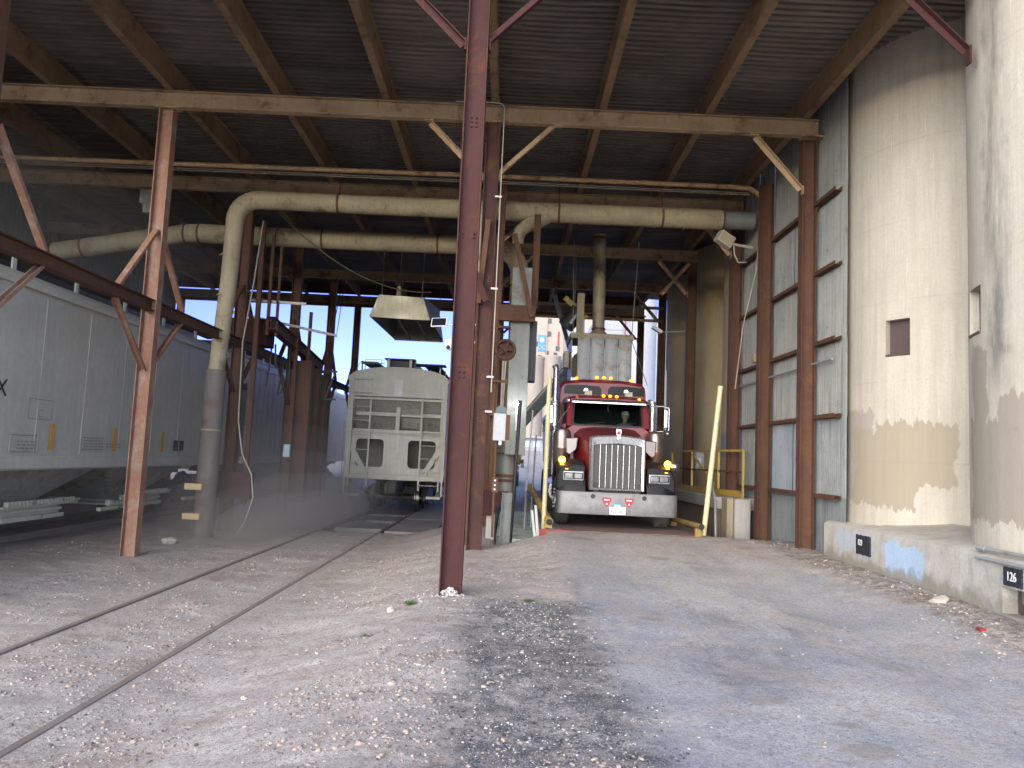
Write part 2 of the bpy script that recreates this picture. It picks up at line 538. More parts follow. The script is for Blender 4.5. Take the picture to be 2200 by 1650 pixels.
# silo concrete: cream weathered wash with vertical runs and beige paint-over patches along the foot
def silo_mat(name, cx, cy, patches, soot=False, base=(0.51, 0.465, 0.375), base2=(0.44, 0.40, 0.32)):
    g = G(name)
    p = g.pos()
    s = g.sep(p)
    ang = g.math('MULTIPLY', g.math('ARCTAN2', g.math('SUBTRACT', cy, s[1]), g.math('SUBTRACT', cx, s[0])), 57.2958)
    nA = g.noise(p, 0.8, 7, 0.65)
    nB = g.noise(g.scl(p, (6, 6, 0.22)), 1.7, 6, 0.65)
    nC = g.noise(p, 26, 5, 0.7)
    nD = g.noise(g.scl(p, (12, 12, 0.5)), 3.0, 4, 0.6)
    col = g.mix(g.ramp(nA, [(0.36, 0), (0.66, 1)]), base, base2)
    col = g.mix(g.ramp(nB, [(0.42, 0), (0.7, 0.55)]), col, (0.335, 0.30, 0.235))
    col = g.mix(g.ramp(nD, [(0.60, 0), (0.74, 0.6)]), col, (0.60, 0.57, 0.50))
    col = g.mix(g.math('MULTIPLY', g.ramp(nC, [(0.45, 0), (0.8, 1)]), 0.35), col, (0.28, 0.25, 0.21))
    wob = g.math('MULTIPLY', g.math('SUBTRACT', g.noise(p, 2.2, 5, 0.6), 0.5), 1.0)
    wob2 = g.math('MULTIPLY', g.math('SUBTRACT', g.noise(g.scl(p, (5, 5, 1.2)), 1.5, 4, 0.7), 0.5), 1.0)
    zz = g.math('ADD', s[2], g.math('MULTIPLY', wob2, 0.55))
    aa = g.math('ADD', ang, g.math('MULTIPLY', wob, 14.0))
    for (a0, a1, z0, z1, c) in patches:
        m = g.math('MULTIPLY', g.box(aa, a0, a1, 0.6), g.box(zz, z0, z1, 0.012))
        pc = g.mix(g.ramp(nB, [(0.4, 0), (0.75, 0.5)]), c, tuple(q * 0.82 for q in c))
        col = g.mix(m, col, pc)
    # faint lift lines left by the slip form
    zl = g.math('ADD', g.math('FRACT', g.math('DIVIDE', s[2], 1.22)), g.math('MULTIPLY', wob, 0.006))
    ln = g.math('SUBTRACT', 1.0, g.step(g.math('ABSOLUTE', g.math('SUBTRACT', zl, 0.5)), 0.004, 0.018))
    col = g.mix(g.math('MULTIPLY', ln, g.ramp(nA, [(0.42, 0.0), (0.65, 0.25)])), col, (0.26, 0.23, 0.18))
    # thin cracks
    ck = g.n('ShaderNodeTexVoronoi')
    ck.feature = 'DISTANCE_TO_EDGE'
    g.put(ck.inputs['Vector'], g.mix(0.12, g.scl(p, (1, 1, 0.7)), g.n('ShaderNodeTexNoise').outputs['Color']))
    ck.inputs['Scale'].default_value = 0.9
    cm = g.math('MULTIPLY', g.math('LESS_THAN', ck.outputs['Distance'], 0.004), g.ramp(g.noise(p, 0.9, 3), [(0.57, 0), (0.64, 0.35)]))
    col = g.mix(cm, col, (0.18, 0.155, 0.13))
    if soot:
        b = g.math('ADD', ang, g.math('MULTIPLY', wob, 16.0))
        m = g.math('MULTIPLY', g.box(b, -5, 6, 4.0), g.ramp(g.noise(g.scl(p, (3, 3, 0.5)), 1.2, 5, 0.7), [(0.36, 0), (0.62, 0.8)]))
        col = g.mix(g.math('MULTIPLY', m, g.step(s[2], 2.4, 3.2)), col, (0.13, 0.125, 0.115))
    h = g.math('ADD', g.math('MULTIPLY', nC, 0.5), g.noise(p, 5, 5, 0.6))
    return g.out(col, 0.92, 0, g.bump(h, 0.5, 0.02), 0.25)

PAINT = (0.335, 0.29, 0.21)
PAINT2 = (0.32, 0.28, 0.22)
M['silo_a'] = silo_mat('cream_silo_concrete', 7.40, 12.6, [(-6, 18, 1.2, 2.62, (0.36, 0.315, 0.265)), (3, 40, 1.15, 2.28, PAINT), (20, 56, 1.5, 2.42, PAINT)])
M['silo_b'] = silo_mat('sooty_silo_concrete', 7.40, 8.84, [(-18, -6, 2.2, 3.2, PAINT2), (-22, 40, 1.15, 2.35, PAINT2), (2, 12, 2.2, 2.62, PAINT2)], True)
M['silo_c'] = silo_mat('yellow_lit_silo_concrete', 7.40, 21.0, [(-40, 60, 1.9, 2.5, (0.27, 0.30, 0.32))], False, (0.50, 0.39, 0.21), (0.41, 0.315, 0.17))  # yellowish light on the back wall is put into the base colour

# plinth concrete with pale blue paint and damp moss-grey foot
g = G('plinth_concrete')
p = g.pos()
s = g.sep(p)
nA = g.noise(p, 1.4, 7, 0.68)
nB = g.noise(g.scl(p, (3, 3, 0.8)), 2.2, 6, 0.65)
nC = g.noise(p, 32, 5, 0.7)
col = g.mix(g.ramp(nA, [(0.35, 0), (0.65, 1)]), (0.47, 0.445, 0.40), (0.35, 0.325, 0.28))
col = g.mix(g.ramp(nB, [(0.5, 0), (0.72, 0.5)]), col, (0.25, 0.235, 0.20))
wob = g.math('SUBTRACT', g.noise(p, 3.0, 6, 0.65), 0.5)
yy = g.math('ADD', s[1], g.math('MULTIPLY', wob, 0.7))
zz = g.math('ADD', s[2], g.math('MULTIPLY', wob, 0.5))
front = g.math('LESS_THAN', s[0], 5.36)
for (y0, y1, z0, z1, c, a) in [(10.0, 11.05, 0.30, 0.72, (0.36, 0.50, 0.66), 0.85), (11.4, 12.6, 0.45, 0.75, (0.40, 0.50, 0.60), 0.5), (8.32, 8.4, 0.55, 0.62, (0.16, 0.32, 0.55), 0.9)]:
    m = g.math('MULTIPLY', g.math('MULTIPLY', g.box(yy, y0, y1, 0.05), g.box(zz, z0, z1, 0.02)), front)
    col = g.mix(g.math('MULTIPLY', m, a), col, c)
foot = g.math('SUBTRACT', 1.0, g.step(zz, 0.30, 0.44))
col = g.mix(g.math('MULTIPLY', foot, 0.75), col, (0.22, 0.20, 0.155))
col = g.mix(g.math('MULTIPLY', g.ramp(nC, [(0.45, 0), (0.8, 1)]), 0.4), col, (0.22, 0.2, 0.17))
M['plinth'] = g.out(col, 0.93, 0, g.bump(g.math('ADD', g.math('MULTIPLY', nC, 0.5), g.noise(p, 6, 5, 0.65)), 0.6, 0.025), 0.2)

# ground: pinkish dirt and gravel, worn asphalt lane, dark loose stone beside the post
def ground_mat():
    g = G('dirt_gravel_asphalt')
    p = g.pos()
    s = g.sep(p)
    x, y = s[0], s[1]
    n1 = g.noise(p, 0.55, 6, 0.65)
    n2 = g.noise(p, 2.6, 7, 0.68)
    n3 = g.noise(p, 22, 6, 0.7)
    n4 = g.noise(p, 95, 4, 0.7)
    wob = g.math('SUBTRACT', g.noise(p, 0.9, 6, 0.6), 0.5)
    wob2 = g.math('SUBTRACT', g.noise(p, 3.4, 6, 0.7), 0.5)
    dirt = g.mix(g.ramp(n1, [(0.38, 0), (0.62, 1)]), (0.46, 0.40, 0.36), (0.39, 0.345, 0.315))
    dirt = g.mix(g.ramp(n2, [(0.42, 0), (0.66, 0.75)]), dirt, (0.43, 0.405, 0.38))
    dirt = g.mix(g.ramp(g.noise(g.scl(p, (1, 1, 1), (4, 2, 0)), 1.5, 6, 0.7), [(0.56, 0), (0.66, 0.7)]), dirt, (0.29, 0.225, 0.16))
    dirt = g.mix(g.ramp(g.noise(g.scl(p, (0.6, 1.3, 1), (11, 4, 0)), 1.0, 5, 0.6), [(0.52, 0), (0.63, 0.75)]), dirt, (0.52, 0.475, 0.44))
    och = g.math('MULTIPLY', g.ramp(g.noise(g.scl(p, (1, 1, 1), (1, 17, 0)), 1.2, 4, 0.6), [(0.57, 0), (0.66, 1)]), g.ramp(g.noise(p, 30, 4, 0.75), [(0.42, 0), (0.56, 0.85)]))
    dirt = g.mix(och, dirt, (0.27, 0.20, 0.135))
    dirt = g.mix(g.ramp(n3, [(0.35, 0.6), (0.52, 0)]), dirt, (0.19, 0.155, 0.135))
    # loose pebbles as a fine cell pattern
    def pebbles(scale, lo, hi, base, dens):
        c = g.n('ShaderNodeTexVoronoi')
        g.put(c.inputs['Vector'], p)
        c.inputs['Scale'].default_value = scale
        hv = g.n('ShaderNodeHueSaturation')
        bw = g.sep(c.outputs['Color'])[0]
        pc = g.ramp(bw, [(0.0, lo), (0.6, tuple((a + b) / 2 for a, b in zip(lo, hi))), (1.0, hi)])
        m = g.math('MULTIPLY', g.math('LESS_THAN', c.outputs['Distance'], 0.42 / 1.0), g.math('GREATER_THAN', g.sep(c.outputs['Color'])[1], dens))
        return g.mix(m, base, pc), m
    dirt, pm = pebbles(34, (0.19, 0.15, 0.13), (0.56, 0.50, 0.45), dirt, 0.72)
    dirt, pm2 = pebbles(75, (0.16, 0.13, 0.115), (0.52, 0.47, 0.43), dirt, 0.6)
    # asphalt
    asp = g.mix(g.ramp(n2, [(0.35, 0), (0.7, 1)]), (0.40, 0.405, 0.44), (0.33, 0.332, 0.36))
    mid = g.math('ADD', 0.45, g.math('MULTIPLY', g.box(g.math('ADD', x, g.math('MULTIPLY', wob, 0.8)), 1.95, 3.35, 0.35), 0.75))
    asp = g.mix(g.math('MULTIPLY', mid, g.ramp(g.noise(g.scl(p, (1.0, 0.45, 1), (2, 9, 0)), 1.1, 8, 0.74), [(0.43, 0), (0.60, 0.9)])), asp, (0.52, 0.50, 0.48))
    asp = g.mix(g.ramp(g.noise(g.scl(p, (1.2, 0.4, 1), (7, 1, 0)), 0.9, 7, 0.7), [(0.52, 0), (0.66, 0.85)]), asp, (0.20, 0.195, 0.21))
    asp = g.mix(g.ramp(n3, [(0.38, 0.5), (0.55, 0)]), asp, (0.20, 0.198, 0.205))
    asp = g.mix(g.ramp(n4, [(0.35, 0.7), (0.55, 0)]), asp, (0.10, 0.098, 0.10))
    asp = g.mix(g.ramp(g.noise(p, 150, 2, 0.6), [(0.58, 0), (0.72, 0.8)]), asp, (0.52, 0.51, 0.50))
    asp = g.mix(g.ramp(g.noise(g.scl(p, (2.4, 0.5, 1)), 1.3, 7, 0.7), [(0.5, 0), (0.72, 0.7)]), asp, (0.40, 0.365, 0.34))
    asp, pm3 = pebbles(60, (0.12, 0.115, 0.115), (0.5, 0.48, 0.46), asp, 0.82)
    xl = g.math('ADD', 0.85, g.math('ADD', g.math('MULTIPLY', wob, 0.5), g.math('MULTIPLY', wob2, 0.55)))
    xr = g.math('ADD', g.math('SUBTRACT', 4.75, g.math('MULTIPLY', g.step(y, 8.5, 15.0), 1.1)), g.math('ADD', g.math('MULTIPLY', wob, 0.9), g.math('MULTIPLY', wob2, 0.5)))
    am = g.math('MULTIPLY', g.step(x, g.math('SUBTRACT', xl, 0.12), g.math('ADD', xl, 0.12)), g.math('SUBTRACT', 1.0, g.step(x, g.math('SUBTRACT', xr, 0.12), g.math('ADD', xr, 0.12))))
    worn = g.ramp(g.noise(p, 1.7, 8, 0.72), [(0.47, 1), (0.68, 0.15)])
    am = g.math('MULTIPLY', g.math('MULTIPLY', am, worn), g.math('SUBTRACT', 1.0, g.math('MULTIPLY', g.step(y, 9.5, 14.0), 0.75)))
    am = g.math('MAXIMUM', am, g.math('MULTIPLY', g.step(y, 33, 38), 0.35))
    col = g.mix(am, dirt, asp)
    # dark loose gravel beside the lane
    gx = g.math('ADD', x, g.math('MULTIPLY', g.math('ADD', wob, wob2), 0.75))
    gy = g.math('ADD', y, g.math('MULTIPLY', wob2, 2.0))
    gm = g.math('MULTIPLY', g.box(gx, -0.30, 0.92, 0.22), g.box(gy, 3.4, 8.9, 0.7))
    grit = g.ramp(g.noise(p, 85, 3, 0.8), [(0.42, (0.05, 0.05, 0.053)), (0.54, (0.12, 0.118, 0.122)), (0.66, (0.33, 0.32, 0.31))])
    grit, _gp = pebbles(70, (0.04, 0.04, 0.042), (0.55, 0.53, 0.51), grit, 0.55)
    gm = g.math('MULTIPLY', gm, g.ramp(g.noise(p, 5.0, 6, 0.75), [(0.36, 0.15), (0.58, 1)]))
    col = g.mix(gm, col, grit)
    # gravel margin below the plinth
    rm = g.math('MULTIPLY', g.step(g.math('ADD', x, g.math('MULTIPLY', wob2, 0.8)), 4.45, 4.8), g.ramp(g.noise(p, 9, 6, 0.75), [(0.42, 0), (0.56, 0.8)]))
    col = g.mix(rm, col, (0.15, 0.135, 0.115))
    # dried muddy spots on the lane
    for (cx, cy, r) in [(1.57, 8.28, 0.13), (1.96, 6.79, 0.07), (1.92, 5.66, 0.13), (2.24, 5.2, 0.1), (2.2, 4.75, 0.18), (1.35, 13.9, 0.28), (2.35, 12.1, 0.2)]:
        dx = g.math('SUBTRACT', x, cx)
        dy = g.math('SUBTRACT', y, cy)
        d = g.math('SQRT', g.math('ADD', g.math('MULTIPLY', dx, dx), g.math('MULTIPLY', g.math('MULTIPLY', dy, dy), 1.6)))
        d = g.math('ADD', d, g.math('MULTIPLY', wob2, 0.34))
        col = g.mix(g.math('MULTIPLY', g.math('SUBTRACT', 1.0, g.step(d, r * 0.75, r * 1.15)), 0.6), col, (0.25, 0.22, 0.185))
    # darker brown, blotchy ground on the left and under the train
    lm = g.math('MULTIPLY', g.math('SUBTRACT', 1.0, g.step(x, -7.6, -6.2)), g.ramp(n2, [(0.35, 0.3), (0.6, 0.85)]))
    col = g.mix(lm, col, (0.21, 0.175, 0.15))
    h = g.math('ADD', g.math('MULTIPLY', n3, 1.0), g.math('ADD', g.math('MULTIPLY', n4, 0.5), g.math('MULTIPLY', g.math('ADD', pm, pm2), 0.35)))
    return g.out(col, 0.95, 0, g.bump(h, 0.75, 0.02), 0.2)
M['ground'] = ground_mat()

# ------------------------------------------------------------------ ground
def ground_z(x, y):
    c = 0.03 + 0.03 * sst(y, 4, 9)
    hump = sst(x, -0.25, 1.1) * (1 - sst(x, 5.5, 9.0))
    c += 0.25 * hump * sst(y, 8.5, 14.5)
    right = 0.06 + 0.20 * sst(y, 3.5, 10.5)
    c += (max(right - c, 0)) * sst(x, 3.6, 5.2)
    left = -0.324 - 0.10 * sst(-x, 7.0, 10.0)
    t = sst(x, -2.6, -0.55)
    z = left + (c - left) * t
    # pit between the posts and the weighbridge, trench under the far track
    z -= 0.42 * sst(y, 14.35, 14.75) * sst(x, -0.22, -0.12) * (1 - sst(x, 0.70, 0.78))
    z -= 0.5 * sst(y, 14.95, 15.15) * sst(x, 0.78, 0.86)
    z -= 0.25 * sst(y, 19.3, 19.6) * sst(x, -5.6, -5.3) * (1 - sst(x, -1.5, -1.1))
    far = sst(y, 30, 36)
    zf = -0.1 + 0.3 * sst(y, 34, 42) + 0.75 * sst(y, 42, 60) + 1.35 * sst(y, 62, 67)
    return z + (zf - z) * far

def relief(x, y):
    q = Vector((x, y, 0))
    rough = 1.0 - 0.6 * sst(x, 0.4, 1.0) * (1 - sst(x, 4.2, 4.7))
    # packed flat beside the rails so that the heads stay just clear of the dirt
    near_rail = min(min(abs(x - r) for r in (-4.53, -3.05)), 9)
    k = 0.12 + 0.88 * sst(near_rail, 0.05, 0.45)
    if y > 19.4:
        k = 1
    clod = max(0, mnoise.noise(q * 1.3 + Vector((3, 8, 0)))) * mnoise.noise(q * 7.0)
    return k * (0.026 * mnoise.noise(q * 0.9) + rough * (0.017 * mnoise.noise(q * 3.1) + 0.010 * mnoise.noise(q * 9.0) + 0.008 * mnoise.noise(q * 19.0) + 0.03 * clod))

def axis(fine, medium, coarse):
    out = list(coarse[0])
    a, b, st = fine
    k = int(round((b - a) / st))
    out += [a + st * i for i in range(k + 1)]
    for (e, st2) in medium:
        v = out[-1] + st2
        while v < e + 1e-6:
            out.append(v)
            v += st2
    out += coarse[1]
    return out
gx = axis((-9.0, 7.6, 0.055), [(14, 0.8)], ([-900, -400, -180, -90, -50, -30, -22, -18, -15, -13, -12, -11.2, -10.6, -10, -9.5], [20, 30, 50, 90, 180, 400, 900]))
gy = axis((2.2, 15.4, 0.055), [(20.5, 0.12), (36, 0.5), (70, 2.0)], ([-300, -100, -40, -20, -10, -5, -2, 0, 1, 1.7], [80, 100, 140, 200, 300, 500, 900, 1600]))
vs, fs = [], []
for y in gy:
    for x in gx:
        z = ground_z(x, y)
        if -12 < x < 8 and 1 < y < 24:
            q = Vector((x, y, 0))
            z += relief(x, y)
            # shallow wheel ruts in the dirt
            z -= 0.018 * math.exp(-((x - 1.7) / 0.28) ** 2) + 0.018 * math.exp(-((x - 3.5) / 0.28) ** 2)
            # flangeways beside the rails of the near track
            if y < 19.4:
                for rx in (-4.53, -3.05):
                    d = x - rx
                    z -= 0.02 * math.exp(-((-d * (1 if rx > -4 else -1) - 0.06) / 0.03) ** 2) - 0.004 * math.exp(-(d / 0.3) ** 2) + 0.0 * math.exp(-((abs(d) - 0.3) / 0.12) ** 2)
        vs.append((x, y, z))
nx = len(gx)
for j in range(len(gy) - 1):
    for i in range(nx - 1):
        fs.append((j * nx + i, j * nx + i + 1, (j + 1) * nx + i + 1, (j + 1) * nx + i))
mb = MB()
mb.v, mb.f = vs, fs
struct(mb.build('ground', M['ground'], smooth=60))

def gz(x, y):
    return ground_z(x, y)

# loose gravel: far too many to count, one object
STONE_M = []
def stone_mat():
    g = G('loose_stones')
    k = g.n('ShaderNodeNewGeometry').outputs['Random Per Island']
    col = g.ramp(k, [(0, (0.11, 0.10, 0.095)), (0.3, (0.25, 0.205, 0.18)), (0.62, (0.33, 0.27, 0.235)), (0.9, (0.40, 0.33, 0.275)), (0.97, (0.40, 0.31, 0.21)), (1, (0.50, 0.47, 0.43))])
    return g.out(col, 0.85, 0, g.bump(g.noise(g.pos(), 60, 3), 0.3, 0.005))
M['stones'] = stone_mat()
_t = (1 + 5 ** 0.5) / 2
ICO_V = [Vector(v).normalized() for v in [(-1, _t, 0), (1, _t, 0), (-1, -_t, 0), (1, -_t, 0), (0, -1, _t), (0, 1, _t), (0, -1, -_t), (0, 1, -_t), (_t, 0, -1), (_t, 0, 1), (-_t, 0, -1), (-_t, 0, 1)]]
ICO_F = [(0, 11, 5), (0, 5, 1), (0, 1, 7), (0, 7, 10), (0, 10, 11), (1, 5, 9), (5, 11, 4), (11, 10, 2), (10, 7, 6), (7, 1, 8), (3, 9, 4), (3, 4, 2), (3, 2, 6), (3, 6, 8), (3, 8, 9), (4, 9, 5), (2, 4, 11), (6, 2, 10), (8, 6, 7), (9, 8, 1)]
def add_stone(mb, x, y, z, r, flat=0.6):
    rot = Matrix.Rotation(random.uniform(0, 6.28), 3, 'Z') @ Matrix.Rotation(random.uniform(-0.5, 0.5), 3, 'X')
    sx, sy = random.uniform(0.7, 1.4), random.uniform(0.7, 1.2)
    mb.add([rot @ Vector((v.x * r * sx * random.uniform(0.75, 1.15), v.y * r * sy * random.uniform(0.75, 1.15), v.z * r * flat * random.uniform(0.8, 1.1))) + Vector((x, y, z)) for v in ICO_V], ICO_F)
mb = MB()
cnt = 0
while cnt < 17000:
    y = 2.6 + 13 * random.random() ** 1.9
    x = random.uniform(-0.68 * y - 0.5, 0.66 * y + 0.5)
    if x < -8.5 or x > 5.2:
        continue
    q = Vector((x, y, 0))
    dens = 0.28 + 1.7 * mnoise.noise(q * 0.8 + Vector((5, 3, 0))) + 0.8 * mnoise.noise(q * 2.7)
    on_lane = 0.9 < x < 4.3
    if on_lane:
        dens *= 0.10
    if -0.35 < x < 1.0 and 3.0 < y < 8.8:
        dens *= 0.35
    if -4.4 < x < -3.2:
        dens += 0.25
    if x > 4.5:
        dens += 0.35
    if random.random() > dens:
        continue
    r = 0.004 + 0.017 * random.random() ** 3.4 + (0.018 if random.random() < 0.008 else 0)
    if on_lane:
        r *= 0.7
    if abs(x + 4.53) < 0.09 or abs(x + 3.05) < 0.09:
        continue
    z = gz(x, y) + relief(x, y)
    if on_lane:
        z -= 0.018 * math.exp(-((x - 1.7) / 0.28) ** 2) + 0.018 * math.exp(-((x - 3.5) / 0.28) ** 2)
    add_stone(mb, x, y, z + r * 0.15, r)
    cnt += 1
tag(mb.build('gravel', M['stones']), 'loose pinkish and grey gravel scattered over the dirt yard', 'gravel', kind='stuff')

random.seed(77)
mb = MB()
cnt = 0
while cnt < 7000:
    x, y = random.gauss(0.3, 0.42), random.uniform(2.8, 8.9)
    q = Vector((x, y, 0))
    if x < -0.7 or x > 1.15 or random.random() > 0.55 + 1.2 * mnoise.noise(q * 1.6):
        continue
    r = 0.004 + 0.008 * random.random() ** 2.2
    add_stone(mb, x, y, gz(x, y) + relief(x, y) + r * 0.1, r)
    cnt += 1
g = G('dark_loose_chips')
k = g.n('ShaderNodeNewGeometry').outputs['Random Per Island']
M['chips'] = g.out(g.ramp(k, [(0, (0.03, 0.03, 0.032)), (0.55, (0.09, 0.088, 0.09)), (0.8, (0.2, 0.19, 0.19)), (0.93, (0.42, 0.40, 0.385)), (1, (0.6, 0.58, 0.56))]), 0.85)
tag(mb.build('dark_gravel', M['chips']), 'dark grey loose stone chips spread beside the asphalt lane', 'gravel', kind='stuff')
# ------------------------------------------------------------------ loading shed: roof, frames, bracing, right-hand cladding
XL, XC, XR = -6.37, -0.51, 5.22
FR = [9.1, 13.6, 18.1, 22.6, 27.1, 31.6]
shed = thing('loading_shed', 'open rust brown steel loading shed with corrugated metal roof over track and truck lane', 'shed', (0, 0, 0))
# roof sheets
mb = MB()
xs = [-14.6 + 0.4875 * i for i in range(46)]
ys, y = [], 7.7  # front edge carried on out of view to shade the silo tops
prof = [(0.0, 0.0), (0.082, 0.0), (0.096, 0.07), (0.132, 0.07)]
while y < 31.9:
    ys += [(y + a, b) for a, b in prof]
    y += 0.15
for (yy, zz) in ys:
    for xx in xs:
        ph = (xx + 0.5) / 1.95
        sag = -0.02 * math.sin(math.pi * (ph - math.floor(ph))) ** 2
        mb.v.append((xx, yy, 8.415 + zz + sag * (0.6 + mnoise.noise(Vector((math.floor(ph) * 3.1, yy * 0.5, 0)))) + 0.012 * mnoise.noise(Vector((xx * 0.9, yy * 1.3, 2)))))
n = len(xs)
for j in range(len(ys) - 1):
    for i in range(n - 1):
        mb.f.append((j * n + i, j * n + i + 1, (j + 1) * n + i + 1, (j + 1) * n + i))
mb.build('roof_deck', M['deck'], shed)
# purlins
for px in [-14.3, -12.35, -10.45, -8.5, -6.35, -4.42, -2.46, -0.5, 1.44, 3.34, 5.1]:
    MB().ibeam((px, 7.75, 8.175), (px, 31.85, 8.175), (0, 0, 1), 0.45, 0.13).build('purlin', M['purlin'], shed)
# roof beams
for k, fy in enumerate(FR):
    b = MB().ibeam((-14.5, fy, 7.785), (XR + 0.13, fy, 7.785), (0, 0, 1), 0.3, 0.16)
    for cx in (XL, XC, XR):
        b.bar((cx - 0.2, fy, 7.62), (cx + 0.2, fy, 7.62), (0, 1, 0), 0.2, 0.025)
    b.build('roof_beam', M['tan'], shed)
# posts
def post(x, y, m, zt=7.62, d=0.255, bf=0.2, zb=None):
    zb = gz(x, y) - 0.3 if zb is None else zb
    o = MB().ibeam((x, y, zb), (x, y, zt), (1, 0, 0), d, bf, 0.016, 0.012).build('post', m, shed)
    return o
def bolts(parent, cx, cy, cz, nx, nz, sx, sz, m):
    mb = MB()
    for i in range(nx):
        for j in range(nz):
            x0, z0 = cx + (i - (nx - 1) / 2) * sx, cz + (j - (nz - 1) / 2) * sz
            mb.lathe((x0, cy, z0), (0, -1, 0), [(0, 0.016), (0.012, 0.015), (0.017, 0.008), (0.018, 0)], 8)
    mb.build('bolt', m, parent, smooth=40)
near = post(XC - 0.07, 9.1, M['primer'])
for (cz, nx, nz, sx, sz) in [(5.65, 2, 3, 0.06, 0.055), (4.25, 2, 2, 0.13, 0.05), (2.62, 2, 3, 0.055, 0.065)]:
    bolts(near, XC - 0.07, 9.1 - 0.006, cz, nx, nz, sx, sz, M['primer'])
c2 = post(XC, 13.6, M['darkpost'])
bolts(c2, XC, 13.594, 5.7, 2, 4, 0.05, 0.07, M['rust'])
bolts(c2, XC, 13.594, 2.3, 2, 3, 0.05, 0.07, M['rust'])
for fy in FR[2:]:
    post(XC, fy, M['rust'])
for k, fy in enumerate(FR):
    post(XL - (0.12 if k == 0 else 0), fy, M['rustpale'] if k == 1 else M['rust'])
    post(-13.6, fy, M['rust'])
for fy in (13.75, 16.05, 18.2, 22.7, 27.1, 31.6):
    post(XR, fy, M['rust'], zb=(0.95 if 18 < fy < 32 else None))
# knee braces to the beams
def brace(p0, p1, m, foot=0.12):
    p0, p1 = Vector(p0), Vector(p1)
    mb = MB().angle(p0, p1, (0, 1, 0), 0.085, 0.012)
    mb.bar(p0 + Vector((0, 0, 0.03)), p0 - Vector((0, 0, foot)), (0, 1, 0), 0.1, 0.02)
    dx = math.copysign(foot, p1.x - p0.x)
    mb.bar(p1 - Vector((dx * 0.3, 0, 0)), p1 + Vector((dx, 0, 0)), (0, 1, 0), 0.1, 0.02)
    return mb.build('knee_brace', m, shed)
for k, fy in enumerate(FR):
    m = M['primer'] if k == 0 else M['tan']
    o = -0.07 if k == 0 else 0
    brace((XC + o + 0.15, fy, 6.66), (XC + o + 1.12, fy, 7.62), m)
    brace((XC + o - 0.15, fy, 6.66), (XC + o - 1.12, fy, 7.62), m)
    if k > 0:
        brace((XR - 0.15, fy, 6.68), (XR - 0.98, fy, 7.62), m)
brace((5.41, 9.1, 6.86), (4.62, 9.1, 7.62), M['primer'], 0.2)
# longitudinal struts along the left posts, with short diagonals above and below
MB().ibeam((XL, 8.8, 4.02), (XL, 31.8, 4.02), (0, 0, 1), 0.2, 0.16).build('strut', M['rust'], shed)
MB().ibeam((-13.6, 8.8, 4.02), (-13.6, 31.8, 4.02), (0, 0, 1), 0.2, 0.16).build('strut', M['rust'], shed)
for fy in FR:
    for s in (-1, 1):
        MB().channel((XL, fy + s * 0.08, 5.38), (XL, fy + s * 1.25, 4.13), (1, 0, 0), 0.1, 0.05).build('strut_brace', M['rustpale'] if fy < 14 else M['rust'], shed)
        MB().channel((XL, fy + s * 0.08, 2.88), (XL, fy + s * 1.25, 3.91), (1, 0, 0), 0.1, 0.05).build('strut_brace', M['rustpale'] if fy < 14 else M['rust'], shed)
# header over the far opening
MB().box(-14.5, XR, 31.66, 31.75, 7.5, 7.66).build('header', M['rust'], shed)
MB().box(-14.5, XR, 31.7, 31.74, 8.02, 8.43).build('eave_board', M['rust'], shed)
# left-hand wall of old siding
def corrugated_x(x, y0, y1, z0, z1, pitch=0.076, amp=0.013, wav=0.004):
    mb = MB()
    n = int((y1 - y0) / pitch * 4)
    cols = []
    for i in range(n + 1):
        yy = y0 + (y1 - y0) * i / n
        cols.append((x + amp * math.sin(2 * math.pi * yy / pitch) + wav * mnoise.noise(Vector((yy * 2, z0, x))), yy))
    for (a, b) in cols:
        mb.v += [(a, b, z0), (a, b, z1)]
    for i in range(n):
        mb.f.append((2 * i, 2 * i + 1, 2 * i + 3, 2 * i + 2))
    return mb
corrugated_x(-13.85, 4.0, 31.7, 4.28, 8.5, 0.2, 0.02).build('wall_sheet', M['sidingdark'], shed)
corrugated_x(-13.87, 4.0, 31.7, -0.6, 4.32, 0.2, 0.02).build('wall_sheet', M['sidingdark'], shed)
# right-hand cladding behind the posts, sheet by sheet
random.seed(21)
ROWS = [(-0.1, 1.22), (1.20, 2.56), (2.54, 3.84), (3.82, 5.09), (5.07, 6.36), (6.34, 8.4)]
YB = [(12.55, 13.72), (13.70, 14.9), (14.88, 16.02), (16.0, 17.1), (17.08, 18.3)]
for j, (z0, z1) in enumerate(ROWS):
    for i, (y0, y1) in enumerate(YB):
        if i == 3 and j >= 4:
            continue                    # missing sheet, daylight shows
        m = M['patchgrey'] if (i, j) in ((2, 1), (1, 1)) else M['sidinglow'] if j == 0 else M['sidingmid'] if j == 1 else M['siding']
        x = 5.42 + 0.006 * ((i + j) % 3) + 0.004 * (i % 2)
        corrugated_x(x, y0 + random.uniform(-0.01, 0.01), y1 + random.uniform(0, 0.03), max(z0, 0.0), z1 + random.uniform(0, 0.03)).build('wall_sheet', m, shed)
corrugated_x(5.4, 16.02, 16.55, 5.07, 8.38).build('wall_sheet', M['siding'], shed)
